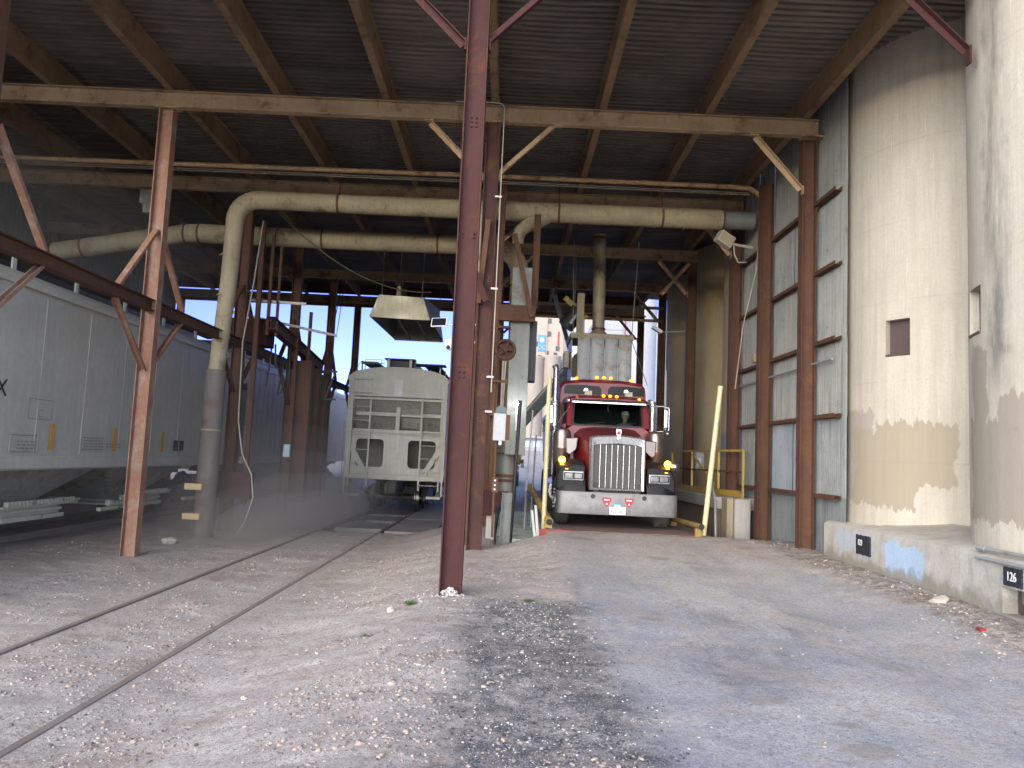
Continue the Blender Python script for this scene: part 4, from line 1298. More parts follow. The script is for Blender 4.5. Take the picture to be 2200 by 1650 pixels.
# marks on the side of the near left car
XS = -8.668
lettering('X', 'lettering', M['inkblack'], carl, (XS, 13.34, 2.44), (0, 1, 0), (0, 0, 1), 0.42)
mb = MB()
for (a, b, c, d) in ((14.14, 14.88, 2.335, 2.32), (14.14, 14.88, 1.97, 1.955), (14.14, 14.16, 1.955, 2.335), (14.86, 14.88, 1.955, 2.335)):
    mb.box(XS, XS + 0.004, a, b, min(c, d), max(c, d))
mb.build('stencil_frame', M['ghostink'], carl)
lettering('C.', 'lettering', M['ghostink'], carl, (XS + 0.002, 14.53, 2.065), (0, 1, 0), (0, 0, 1), 0.2)
for (y, m) in ((14.95, 'orange'), (17.32, 'orange'), (19.73, 'orange')):
    MB().box(XS, XS + 0.006, y - 0.07, y + 0.07, 1.40, 1.90).build('reflective_stripe', M[m], carl)
MB().box(XS, XS + 0.006, 20.4, 21.03, 1.43, 1.70).build('data_label', M['inkblack'], carl)
MB().box(XS + 0.003, XS + 0.008, 20.69, 20.73, 1.45, 1.68).build('data_label_bar', M['hopper'], carl)
random.seed(9)
mb = MB()
for (ya, yb, zt, nl) in ((16.05, 16.9, 1.68, 5), (18.1, 18.75, 1.56, 3), (17.0, 17.6, 1.56, 2), (13.9, 14.5, 1.56, 3), (20.7, 21.0, 1.55, 2)):
    for k in range(nl):
        y = ya
        while y < yb:
            w = random.uniform(0.06, 0.13)
            mb.box(XS, XS + 0.004, y, min(y + w, yb), zt - k * 0.06 - 0.028, zt - k * 0.06)
            y += w + 0.03
mb.build('faded_lettering', M['ghostink'], carl)['kind'] = 'stuff'
MB().tube([(XS, 13.7, 1.66), (XS, 14.5, 1.66), (XS, 14.5, 1.36), (XS, 13.7, 1.36), (XS, 13.7, 1.66)], 0.012, 6).build('stencil_frame', M['ghostink'], carl)
M['dullyellow'] = weathered('dull_worn_yellow_pipe', (0.30, 0.19, 0.055), (0.20, 0.125, 0.045), (0.16, 0.08, 0.04), 0.3, 0.2, (0.1, 0.06, 0.03), 0.6)
M['grime2'] = weathered('dusty_brown_grey_pipe', (0.15, 0.125, 0.11), (0.11, 0.09, 0.08), (0.15, 0.08, 0.05), 0.3, 0.3, (0.07, 0.06, 0.05), 0.75)
M['woodyellow'] = weathered('yellowish_wood_block', (0.62, 0.47, 0.24), (0.52, 0.38, 0.19), None, 0, 0.1, (0.3, 0.2, 0.1), 0.8)
M['hoodcream'] = weathered('dented_cream_sheet', (0.62, 0.56, 0.38), (0.52, 0.47, 0.32), (0.28, 0.19, 0.10), 0.08, 0.4, (0.24, 0.2, 0.13), 0.4, 0.1)
M['ductpipe'] = weathered('stained_drop_pipe', (0.33, 0.28, 0.17), (0.24, 0.19, 0.12), (0.17, 0.09, 0.05), 0.35, 0.4, (0.12, 0.09, 0.05), 0.5, 0.1)
M['bluebox'] = plain('pale_blue_box', (0.28, 0.38, 0.40), 0.5)
M['greybeige'] = plain('beige_lamp_case', (0.40, 0.36, 0.28), 0.6)
M['brownwall'] = weathered('stained_brown_concrete', (0.22, 0.16, 0.105), (0.15, 0.11, 0.08), None, 0, 0.4, (0.08, 0.06, 0.045), 0.9)
M['rustdeck'] = weathered('dusty_steel_deck', (0.17, 0.12, 0.10), (0.12, 0.085, 0.075), (0.20, 0.09, 0.05), 0.3, 0, (0, 0, 0), 0.85)
# ------------------------------------------------------------------ ducts, hoods and equipment
def ring(mb, c, axis, r, w=0.03, h=0.025):
    mb.lathe(Vector(c) - Vector(axis) * w / 2, axis, [(0, r), (0, r + h), (w, r + h), (w, r)], 24)
d1 = thing('dust_duct', 'pale upper round duct bending down in front of the left railcars', 'duct', (-6.3, 17, 0))
pts = [(-6.43, 17, 3.2), (-6.31, 17, 5.2), (-6.28, 17, 6.55)] + arc((-5.78, 17, 6.60), (-1, 0, 0), (0, 0, 1), 0.5, 0.0, math.pi / 2, 7) + [(-3.0, 17, 7.1), (0, 17, 7.11), (4.55, 17, 7.12)]
MB().tube(pts, [0.17, 0.18, 0.19] + [0.2] * 8 + [0.205, 0.215, 0.225], 22).build('pipe', M['duct'], d1, smooth=50)
MB().cyl((4.55, 17, 7.12), (5.25, 17, 7.12), 0.2, 20).build('pipe_end', M['ductgrey'], d1, smooth=50)
for x in (4.55,):
    mb = MB(); ring(mb, (x, 17, 7.12), (1, 0, 0), 0.225); mb.build('flange', M['rust'], d1)
for x in (-4.6, -3.4, -2.2, -1.0, 1.4, 2.6, 3.7):
    mb = MB(); ring(mb, (x, 17, 7.1), (1, 0, 0), 0.2 + 0.004 * (x + 4.6), 0.02, 0.006); mb.build('seam', M['duct'], d1, smooth=40)
for z in (4.0, 4.9, 5.8):
    mb = MB(); ring(mb, (-6.39 + 0.04 * (z - 3.2) / 3, 17, z), (0, 0, 1), 0.178 + 0.004 * (z - 3), 0.02, 0.008); mb.build('seam', M['duct'], d1, smooth=40)
for x in (-4.0, 0.9, 3.2):
    mb = MB(); ring(mb, (x, 17, 7.1), (1, 0, 0), 0.225, 0.05, 0.008); mb.build('hanger_strap', M['rust'], d1)
    MB().cyl((x, 17, 7.3), (x, 17, 7.95), 0.012, 6).build('hanger_rod', M['rust'], d1)
sp = MB().tube([(0.62, 16.98, 7.0), (0.42, 16.9, 6.86), (0.2, 16.85, 6.74), (0.06, 16.82, 6.6), (0.02, 16.8, 6.45), (0.02, 16.8, 6.3)], [0.17, 0.155, 0.15, 0.14, 0.135, 0.13], 18, cap=False).build('spout', M['duct'], d1, smooth=50)
w = thing('wrapped_standpipe', 'thick brown standpipe with two yellow wood blocks clamped to it', 'pipe', (-6.42, 17, 0))
MB().tube([(-6.44, 17, -0.5), (-6.43, 17, 3.26)], 0.215, 20).build('pipe', M['grime2'], w, smooth=50)
mb = MB(); ring(mb, (-6.43, 17, 1.95), (0, 0, 1), 0.215); mb.build('collar', M['duct'], w)
for z in (0.73, 0.11):
    MB().box(-6.78, -6.42, 16.66, 16.78, z - 0.06, z + 0.07).build('wood_block', M['woodyellow'], w, bevel=0.008)

d2 = thing('dust_duct', 'lower beige duct with rusty flanges ending in a big elbow by the middle posts', 'duct', (-3, 19, 6.8))
pts = [(-11.4, 19, 6.2), (-8.6, 19, 6.74), (-8.2, 19, 6.82), (-7.8, 19, 6.83), (-4.85, 19, 6.82), (-0.75, 19, 6.84)] + arc((-0.6, 19, 6.14), (0, 0, 1), (1, 0, 0), 0.7, 0.12, math.pi / 2, 8) + [(0.12, 19, 4.5), (0.1, 18.9, 3.7), (0.08, 18.6, 1.5)]
MB().tube(pts, [0.225] * 3 + [0.235] * 3 + [0.235] * 9 + [0.23, 0.24, 0.24], 22).build('pipe', M['duct'], d2, smooth=50)
mb = MB()
for x, z in ((-10.7, 6.34), (-8.2, 6.82), (-7.85, 6.83), (-4.8, 6.82), (-1.95, 6.835)):
    f = MB(); ring(f, (x, 19, z), (1, 0, 0.2 if x < -10 else 0), 0.232, 0.04); f.build('flange', M['rust'], d2)
f = MB(); ring(f, (0.1, 19, 5.85), (0, 0, 1), 0.22, 0.04); f.build('flange', M['rust'], d2)

leg = thing('elevator_leg', 'tall grey bucket elevator casing with a rusty pulley between the middle posts', 'elevator', (0.1, 16.5, 0))
MB().box(-0.06, 0.36, 16.4, 16.9, 1.7, 5.7).build('casing', M['ductgrey'], leg, bevel=0.01)
MB().box(0.30, 0.52, 16.7, 17.2, 3.3, 4.6).build('side_chute', M['black'], leg)
MB().box(-0.38, 0.46, 16.2, 16.36, 4.5, 4.84).build('cross_beam', M['rust'], leg, bevel=0.008)
MB().bar((-0.05, 16.15, 6.35), (0.38, 16.15, 4.58), (1, 0, 0), 0.1, 0.06).build('stay', M['rust'], leg)
for (x, z0, z1) in ((-0.34, 1.0, 7.6), (0.43, 4.84, 6.9)):
    MB().ibeam((x, 16.5, z0), (x, 16.5, z1), (1, 0, 0), 0.14, 0.12).build('upright', M['rust'], leg)
for z in (4.35, 3.2, 2.5):
    MB().box(-0.4, -0.06, 16.3, 16.4, z, z + 0.05).build('bracket', M['rust'], leg)
mb = MB()
mb.lathe((-0.13, 15.2, 3.72), (0, -1, 0), [(0, 0.0), (0, 0.2), (0.03, 0.21), (0.2, 0.21), (0.22, 0.2), (0.22, 0.16), (0.12, 0.155), (0.12, 0.05), (0.24, 0.05), (0.24, 0)], 28)
for k in range(5):
    a = 2 * math.pi * k / 5
    mb.bar((-0.13 + 0.05 * math.cos(a), 15.06, 3.72 + 0.05 * math.sin(a)), (-0.13 + 0.165 * math.cos(a), 15.06, 3.72 + 0.165 * math.sin(a)), (0, 1, 0), 0.06, 0.05)
mb.build('pulley', M['rust'], leg, smooth=40)
MB().bar((-0.36, 15.1, 3.65), (-0.30, 15.1, 4.9), (1, 0, 0), 0.09, 0.1).build('belt_guard', M['rust'], leg)
MB().tube([(-0.02, 17.0, 1.9), (-0.02, 17.0, 0.7)], 0.24, 20).build('lower_pipe', M['ductgrey'], leg, smooth=50)
mb = MB()
ring(mb, (-0.02, 17, 1.72), (0, 0, 1), 0.24); ring(mb, (-0.02, 17, 1.25), (0, 0, 1), 0.24, 0.06); ring(mb, (-0.02, 17, 1.15), (0, 0, 1), 0.24, 0.06)
mb.build('clamp_band', M['rust'], leg)
MB().lathe((-0.02, 17, 1.1), (0, 0, -1), [(0, 0.24), (0.25, 0.2), (0.45, 0.12)], 20).build('cone', M['ductgrey'], leg, smooth=40)
MB().prism([(-0.3, 0.98), (0.33, 0.98), (0.33, 0.78), (0.16, 0.74), (0.0, 0.5), (-0.3, 0.5)], (-0.28, 15.4, 0.0), (1, 0, 0), (0, 0, 1), (0, 1, 0), 0.12).build('base_bracket', M['primer'], leg, bevel=0.006)
mb = MB()
for k in range(5):
    mb.lathe((-0.5 + k * 0.13, 15.4, 0.9), (0, -1, 0), [(0, 0.014), (0.012, 0.012), (0.014, 0)], 8)
MB().ibeam((0.03, 15.3, 0.96), (0.0, 15.3, -0.4), (1, 0, 0), 0.2, 0.2).build('stub_post', M['ductgrey'], leg)
MB().box(-0.36, -0.2, 15.5, 15.7, -0.4, 0.52).build('pier', M['conc'], leg)
# extra pale uprights seen beside the near post
t = thing('drop_pipe', 'pale yellowish drop pipe rising behind the near post', 'pipe', (-0.75, 15, 0))
MB().tube([(-0.82, 15.0, 2.95), (-0.72, 15.0, 6.2)] + arc((-0.34, 15.0, 6.2), (-1, 0, 0), (0, 0, 1), 0.36, 0.1, 1.2, 5), 0.09, 14).build('pipe', M['duct'], t, smooth=50)
MB().cyl((-0.84, 15.0, 1.0), (-0.82, 15.0, 2.95), 0.11, 14).build('lower_pipe', M['rust'], t, smooth=50)
t = thing('steel_stay', 'dark diagonal steel stay leaning between near post and middle post', 'stay', (-0.5, 13.2, 4.6))
MB().channel((-0.86, 13.3, 5.3), (-0.44, 13.3, 4.32), (0, 1, 0), 0.12, 0.1).build('stay_bar', M['primer'], t)
t = thing('angle_post', 'slim rusty angle iron upright close behind the near post', 'post', (-0.72, 13.0, 0))
MB().angle((-0.72, 14.2, 0.0), (-0.66, 14.2, 4.55), (1, 0, 0), 0.12, 0.012).build('upright', M['rust'], t)
MB().angle((-0.63, 13.45, 4.3), (-0.52, 13.45, 5.8), (1, 0, 0), 0.09, 0.012).build('strut', M['rust'], t)

# conduit down the middle post and thin pipe under the roof
t = thing('conduit_pipe', 'thin pale conduit clipped down the right side of the middle post', 'conduit', (XC, 13.45, 4))
MB().tube([(-1.2, 13.44, 7.93), (-0.48, 13.44, 7.94), (-0.37, 13.44, 7.92), (-0.325, 13.44, 7.84), (-0.325, 13.44, 7.7), (-0.33, 13.44, 2.75)], 0.010, 8).build('pipe', M['rope'], t, smooth=60)
for z in (6.2, 4.55, 3.0, 2.4):
    MB().box(-0.42, -0.30, 13.42, 13.46, z, z + 0.03).build('clip', M['white'], t)
t = thing('overhead_pipe', 'thin tan pipe crossing under the roof and turning down by the cladding', 'pipe', (0, 16.2, 7.6))
MB().tube([(-13.4, 16.2, 7.52), (-0.3, 16.2, 7.6), (4.6, 16.2, 7.6)] + arc((4.75, 16.2, 7.1), (0, 0, 1), (1, 0, 0), 0.5, 0.3, math.pi / 2, 6) + [(5.25, 16.2, 5.78)], 0.05, 12).build('pipe', M['tan'], t, smooth=60)
MB().cyl((5.25, 16.2, 6.5), (5.25, 16.2, 5.76), 0.055, 12).build('lower_sleeve', M['duct'], t, smooth=50)
t = thing('overhead_cable', 'two thin cables running just under the tan overhead pipe', 'cable', (0, 16.2, 7.5))
for dz in (0.09, 0.13):
    MB().tube([(-13.4, 16.15, 7.52 - dz), (0.0, 16.15, 7.58 - dz - 0.02), (4.9, 16.15, 7.55 - dz)], 0.012, 6).build('cable', M['cable'], t)

# left-hand machinery: rusty uprights and hanging gear beyond the second left post
t = thing('unloading_frame', 'rusty frame of tubes and rails beside the second left post', 'frame', (-5.9, 18.4, 0))
for (x, y, z0, z1, w_) in ((-6.05, 18.3, 0.3, 7.0, 0.10), (-5.86, 18.5, 4.3, 6.9, 0.07), (-5.68, 18.6, 4.3, 6.5, 0.06), (-5.72, 20.6, 0.0, 5.2, 0.09), (-5.6, 21.4, 0.2, 5.4, 0.08)):
    MB().box(x - w_ / 2, x + w_ / 2, y - w_ / 2, y + w_ / 2, z0, z1).build('upright', M['rust'], t)
for (a, b) in (((-7.0, 18.6, 5.15), (-5.0, 18.6, 5.1)), ((-7.1, 19.2, 4.95), (-4.6, 20.2, 4.6))):
    MB().bar(a, b, (0, 0, 1), 0.06, 0.06).build('rail', M['rope'], t)
MB().box(-7.1, -6.0, 18.9, 19.6, 4.1, 4.75).build('motor_housing', M['primer'], t, bevel=0.03)
MB().ibeam((-5.7, 18.2, 4.55), (-5.9, 24.4, 4.15), (0, 0, 1), 0.3, 0.2).build('trolley_beam', M['rust'], t)
for (y, z1) in ((21.2, 4.0), (22.1, 3.9), (23.0, 3.8)):
    MB().box(-5.86, -5.4, y - 0.16, y + 0.16, 0.2, z1).build('guide_box', M['rust'], t, bevel=0.01)
random.seed(12)
for k in range(9):
    y, x = 19.4 + 0.45 * k, -5.9 + random.uniform(-0.25, 0.25)
    z = 4.2 - 0.05 * k
    MB().tube([(x, y, z), (x + random.uniform(-0.08, 0.08), y, z - 0.4), (x + random.uniform(-0.15, 0.15), y, z - random.uniform(0.5, 1.1))], 0.022, 6).build('hanging_hose', M['grime'], t)
MB().box(-5.42, -5.27, 19.0, 19.1, 1.42, 1.72).build('switch_box', M['bluebox'], t)
MB().box(-6.55, -5.75, 17.75, 18.0, 0.45, 1.05).build('base_box', M['primer'], t)
for k in range(4):
    MB().bar((-6.2 + 0.3 * k, 22.4, 3.1), (-5.95 + 0.3 * k, 22.4, 3.85), (0, 1, 0), 0.04, 0.04).build('lattice_bar', M['black'], t)
MB().box(-6.3, -5.0, 22.38, 22.44, 3.05, 3.1).build('lattice_bar', M['black'], t)
MB().box(-6.3, -5.0, 22.38, 22.44, 3.85, 3.9).build('lattice_bar', M['black'], t)
t = thing('white_hose', 'white hose hanging down the second left post to the ground', 'hose', (-5.9, 17.8, 1))
MB().tube([(-5.95, 17.9, 6.9), (-6.05, 17.85, 5.4), (-6.2, 17.85, 4.0), (-6.16, 17.85, 2.2), (-6.0, 17.8, 1.45), (-5.72, 17.7, 1.0), (-5.62, 17.6, 0.5), (-5.74, 17.5, -0.05), (-5.9, 17.4, -0.36)], 0.017, 8).build('hose', M['rope'], t, smooth=60)
t = thing('hanging_cable', 'slack pale cable drooping from the upper duct to the trapezoid hood', 'cable', (-4, 18, 6.5))
pts = []
for i in range(17):
    u = i / 16
    pts.append((-5.65 + 3.3 * u, 18.0 + 3.6 * u, 7.15 - 1.0 * u - 1.15 * 4 * u * (1 - u) * 0.45))
MB().tube(pts, 0.016, 6).build('cable', M['cable'], t, smooth=60)

# trapezoid loading hood over the grey railcar
t = thing('loading_hood', 'dented cream trapezoid hood hung over the grey railcar end', 'hood', (-3.2, 22.5, 5.5))
A = [(-3.86, 22, 6.1), (-2.6, 22, 6.06), (-2.36, 22, 5.42), (-2.9, 21.98, 5.36), (-3.4, 21.97, 5.42), (-4.08, 22, 5.46)]
mb = MB()
nu, nv = 22, 10
for j in range(nv + 1):
    v = j / nv
    for i in range(nu + 1):
        u = i / nu
        x0 = -3.86 - 0.22 * v
        x1 = -2.6 + 0.24 * v
        x = x0 + (x1 - x0) * u
        z = 6.1 - 0.66 * v - 0.04 * u
        y = 22.0 - 0.10 * v + 0.05 * mnoise.noise(Vector((x * 1.6, z * 2, 0))) + 0.05 * math.sin(math.pi * u) * (v - 0.4)
        mb.v.append((x, y, z))
for j in range(nv):
    for i in range(nu):
        a = j * (nu + 1) + i
        mb.f.append((a, a + 1, a + nu + 2, a + nu + 1))
mb.build('front_sheet', M['hoodcream'], t, smooth=60)
for s, xa, xb in ((-1, -3.86, -4.08), (1, -2.6, -2.36)):
    mb = MB()
    mb.add([(xa, 22, 6.08), (xb, 21.9, 5.45), (-3.05 + s * 0.79, 25.2, 5.3), (-3.05 + s * 0.6, 25.2, 6.35)], [(0, 1, 2, 3)])
    o = mb.build('side_sheet', M['ductgrey'], t)
    md = o.modifiers.new('thick', 'SOLIDIFY')
    md.thickness = 0.012
mb = MB()
mb.add([(-3.86, 22, 6.09), (-2.6, 22, 6.05), (-2.45, 25.2, 6.33), (-3.65, 25.2, 6.35)], [(0, 1, 2, 3)])
o = mb.build('top_sheet', M['ductgrey'], t)
o.modifiers.new('thick', 'SOLIDIFY').thickness = 0.012
mb = MB()
mb.add([(-3.66, 25.2, 6.33), (-2.44, 25.2, 6.33), (-2.26, 25.2, 5.29), (-3.84, 25.2, 5.29)], [(0, 1, 2, 3)])
o = mb.build('back_sheet', M['ductgrey'], t)
o.modifiers.new('thick', 'SOLIDIFY').thickness = 0.012
for x in (-3.3, -2.75):
    MB().bar((x, 22.1, 5.45), (x - 0.02, 25.1, 5.32), (1, 0, 0), 0.05, 0.05).build('brace_bar', M['ductgrey'], t)
MB().bar((-3.84, 25.15, 5.29), (-2.26, 25.15, 5.29), (0, 0, 1), 0.06, 0.06).build('rim_bar', M['duct'], t)
MB().tube([(-3.36, 22.4, 6.1), (-3.36, 22.4, 6.45)], [0.09, 0.05], 12).build('eye', M['duct'], t)
for (x, y) in ((-3.8, 22.1), (-2.65, 22.1), (-2.4, 25.0), (-3.7, 25.0), (-3.36, 22.4)):
    MB().cyl((x, y, 6.0), (x + 0.02, y, 7.65), 0.012, 6).build('hanger_rod', M['cable'], t)

# spout hood with plastic strips over the trailer
t = thing('spout_hood', 'square loading hood with plastic curtain strips and a round drop pipe over the trailer', 'hood', (2.4, 21.3, 5))
MB().cyl((2.36, 21.4, 5.2), (2.33, 21.4, 7.95), 0.17, 24).build('drop_pipe', M['ductpipe'], t, smooth=50)
mb = MB(); ring(mb, (2.36, 21.4, 5.28), (0, 0, 1), 0.17, 0.05)
mb.build('clamp_band', M['rust'], t)
mb = MB(); ring(mb, (2.34, 21.4, 7.85), (0, 0, 1), 0.17, 0.04, 0.05)
mb.build('clamp_band', M['rust'], t)
MB().lathe((2.36, 21.4, 5.22), (0, 0, -1), [(0, 0.18), (0.1, 0.28), (0.18, 0.5), (0.19, 0.5), (0.19, 0.0)], 24).build('cone', M['duct'], t, smooth=40)
MB().box(1.55, 3.24, 20.7, 22.2, 4.90, 5.05).build('frame', M['duct'], t, bevel=0.01)
for k in range(4):
    x0 = 1.74 + k * 0.365
    mb = MB()
    nu, nv = 8, 8
    for j in range(nv + 1):
        for i in range(nu + 1):
            u, v = i / nu, j / nv
            mb.v.append((x0 + 0.355 * u, 20.69 - 0.05 * math.sin(math.pi * u) - 0.03 * v, 4.92 - 1.4 * v))
    for j in range(nv):
        for i in range(nu):
            a = j * (nu + 1) + i
            mb.f.append((a, a + 1, a + nu + 2, a + nu + 1))
    o = mb.build('curtain_strip', M['curtain'], t, smooth=60)
    o.modifiers.new('thick', 'SOLIDIFY').thickness = 0.006
for (xa, ya, yb) in ((1.60, 20.8, 22.1), (3.2, 20.8, 22.1)):
    for k in range(3):
        y0 = ya + k * 0.43
        MB().box(xa - 0.006, xa + 0.006, y0, y0 + 0.41, 3.6, 4.92).build('curtain_strip', M['curtain'], t)
MB().box(1.42, 1.58, 21.2, 21.7, 4.15, 4.6).build('side_box', M['ductpipe'], t, bevel=0.02)
MB().box(1.76, 1.96, 21.5, 21.62, 5.0, 6.3).build('side_post', M['duct'], t)
for (a, b) in (((3.2, 20.8, 5.0), (3.32, 20.8, 7.6)), ((1.62, 20.8, 5.05), (1.55, 20.8, 7.6)), ((3.2, 20.8, 4.9), (3.62, 20.6, 3.7))):
    MB().tube([a, b], 0.012, 6).build('cable', M['cable'], t)

# inclined conveyor and dark motor gear beside it
t = thing('inclined_conveyor', 'dark green inclined conveyor tube rising to the truck hood', 'conveyor', (1, 24, 3))
MB().bar((0.0, 24, 2.25), (1.95, 23.4, 4.62), (0, 1, 0), 0.4, 0.36).build('trough', M['beltgreen'], t, bevel=0.03)
MB().bar((0.0, 23.78, 2.45), (1.95, 23.18, 4.82), (0, 1, 0), 0.03, 0.06).build('edge_rail', M['greybox'], t)
MB().cyl((1.85, 23.2, 4.1), (1.98, 23.1, 4.75), 0.13, 16).build('discharge_spout', M['duct'], t, smooth=50)
MB().bar((1.2, 23.2, 6.6), (1.75, 23.2, 4.85), (0, 1, 0), 0.1, 0.12).build('lift_arm', M['black'], t)
MB().bar((0.15, 23.5, 3.6), (0.52, 23.5, 2.9), (0, 1, 0), 0.06, 0.05).build('prop', M['tan'], t)
MB().box(0.22, 0.42, 23.6, 23.9, 1.7, 2.0).build('tail_motor', M['black'], t)
t = thing('hanging_motor', 'black drum motor with a yellow arm hung left of the drop pipe', 'motor', (1.75, 22.2, 5.6))
MB().tube([(1.5, 22.2, 5.45), (1.86, 22.2, 5.95)], 0.24, 20).build('drum', M['black'], t, smooth=50)
MB().bar((1.62, 21.94, 5.5), (1.86, 21.94, 5.86), (0, 1, 0), 0.02, 0.08).build('name_strip', M['greybox'], t)
MB().bar((1.45, 22.2, 6.3), (2.1, 22.2, 5.72), (0, 1, 0), 0.08, 0.14).build('arm', M['yellow'], t)
MB().cyl((1.74, 22.2, 6.0), (1.74, 22.2, 7.7), 0.012, 6).build('cable', M['cable'], t)

# things clipped to the posts
t = thing('solar_panel', 'small tilted solar panel on an arm left of the middle post', 'solar panel', (-1.2, 13.5, 3.9))
ax = Vector((0.99, -0.1, 0.06)).normalized()
up = Vector((0.12, 0.55, 0.82)); up = (up - ax * up.dot(ax)).normalized()
MB().frame((-1.29, 13.45, 3.93), ax, up, ax.cross(up), 0.27, 0.2, 0.018).build('frame', M['paperwhite'], t)
MB().frame(Vector((-1.29, 13.45, 3.93)) + ax.cross(up) * 0.011, ax, up, ax.cross(up), 0.245, 0.175, 0.004).build('cell', M['panelblack'], t)
MB().frame(Vector((-1.29, 13.45, 3.93)) - ax.cross(up) * 0.011, ax, up, ax.cross(up), 0.245, 0.175, 0.004).build('cell', M['panelblack'], t)
MB().tube([(-1.17, 13.5, 3.9), (-0.66, 13.55, 3.93)], 0.015, 8).build('arm', M['paperwhite'], t)
t = thing('security_camera', 'white dome security camera on the middle post below the solar panel', 'camera', (-1.1, 13.5, 3.5))
MB().tube([(-0.66, 13.55, 3.62), (-1.0, 13.5, 3.62), (-1.08, 13.5, 3.58)], 0.022, 8).build('arm', M['paperwhite'], t, smooth=60)
MB().lathe((-1.1, 13.5, 3.64), (0, 0, -1), [(0, 0.0), (0, 0.07), (0.06, 0.08), (0.1, 0.08)], 18).build('housing', M['paperwhite'], t, smooth=50)
MB().ball((-1.1, 13.5, 3.52), 0.072).build('dome', M['paperwhite'], t, smooth=80)
MB().ball((-1.11, 13.44, 3.50), 0.035).build('lens', M['black'], t, smooth=80)
t = thing('electrical_box', 'tall grey white electrical box with a round dark hood on the middle post', 'electrical box', (-0.15, 13.4, 2.1))
MB().box(-0.26, -0.05, 13.2, 13.36, 1.92, 2.38).build('door', M['greybox'], t, bevel=0.006)
MB().box(-0.045, 0.02, 13.22, 13.5, 1.94, 2.36).build('side_case', M['rust'], t, bevel=0.004)
MB().prism([(0.1 * math.cos(math.pi * k / 12), 0.13 * math.sin(math.pi * k / 12)) for k in range(13)], (-0.14, 13.22, 2.385), (1, 0, 0), (0, 0, 1), (0, 1, 0), 0.14).build('hood', M['beltgreen'], t, smooth=40)
MB().cyl((-0.2, 13.3, 1.92), (-0.2, 13.3, 0.3), 0.02, 8).build('conduit', M['rust'], t)
MB().box(-0.24, -0.14, 13.25, 13.33, 1.05, 1.30).build('button_box', M['rust'], t)
for z in (1.1, 1.17, 1.25):
    MB().lathe((-0.19, 13.25, z), (0, -1, 0), [(0, 0.018), (0.012, 0.018), (0.02, 0.0)], 10).build('button', M['white'], t)
t = thing('led_lamp', 'small bright white lamp lit on a slim pole by the middle posts', 'lamp', (0.14, 16.0, 2.74))
MB().ball((0.13, 15.9, 2.74), 0.05).build('bulb', glow('lamp_white', (0.85, 0.95, 1.0), 40), t, smooth=80)
MB().cyl((0.15, 16, 2.7), (0.15, 16, 2.2), 0.015, 8).build('stem', M['white'], t)
t = thing('black_pole', 'thin black leaning pole standing in the pit right of the middle posts', 'pole', (0.2, 15.5, 1))
MB().cyl((0.21, 15.5, 2.78), (0.12, 15.5, -0.25), 0.035, 12).build('pole', M['black'], t, smooth=50)
MB().box(0.05, 0.3, 15.4, 15.6, -0.3, -0.24).build('foot', M['black'], t)
for (x0, z0, x1, z1, y, r, lab) in ((0.54, 2.75, 0.46, 0.9, 18, 0.018, 'slim white upright pipe in the gap between middle posts and truck'), (0.66, 2.2, 0.62, 0.75, 18.5, 0.018, 'slim grey upright pipe right of the white one by the truck')):
    t = thing('upright_pipe', lab, 'pipe', (x0, y, 1))
    MB().cyl((x0, y, z0), (x1, y, z1), r, 8).build('pipe', M['white'] if x0 < 0.6 else M['greybox'], t)
    MB().cyl((x1, y, z1), (x1, y, -0.3), r * 1.4, 8).build('base_sleeve', M['greybox'], t)
t = thing('floodlight', 'boxy beige floodlight on a bracket high on the post by the cladding', 'floodlight', (4.5, 16.5, 6.5))
ax = Vector((0.8, 0.2, -0.42)).normalized(); up = Vector((0.42, 0.0, 0.8)); up = (up - ax * up.dot(ax)).normalized()
MB().frame((4.48, 16.5, 6.53), ax, up, ax.cross(up), 0.36, 0.26, 0.24).build('housing', M['greybeige'], t, bevel=0.02)
MB().frame(Vector((4.48, 16.5, 6.53)) + ax.cross(up) * 0.125, ax, up, ax.cross(up), 0.3, 0.2, 0.01).build('glass', M['duct'], t)
MB().tube([(4.66, 16.5, 6.44), (5.12, 16.6, 6.4)], 0.03, 8).build('bracket', M['greybeige'], t)
MB().tube([(4.68, 16.5, 6.4), (4.7, 16.5, 6.2), (4.8, 16.55, 6.05), (5.0, 16.6, 6.08)], 0.014, 6).build('wire', M['rope'], t, smooth=60)
t = thing('floodlight', 'small white floodlight under the far roof edge behind the truck', 'floodlight', (4.3, 23, 5.5))
MB().frame((4.28, 23, 5.62), (0.85, 0, -0.5), (0, 1, 0), (0.5, 0, 0.85), 0.32, 0.2, 0.1).build('housing', M['paperwhite'], t, bevel=0.01)
MB().cyl((4.4, 23, 5.55), (5.1, 23, 5.6), 0.02, 8).build('bracket', M['greybox'], t)
t = thing('roof_fan_box', 'grey box fan hanging under the roof above the left railcar', 'box', (-8.6, 18.1, 7.2))
MB().box(-8.9, -8.4, 17.9, 18.2, 7.2, 7.55).build('case', M['ductgrey'], t, bevel=0.02)
MB().box(-8.8, -8.5, 17.92, 18.1, 6.98, 7.2).build('skirt', M['ductgrey'], t)

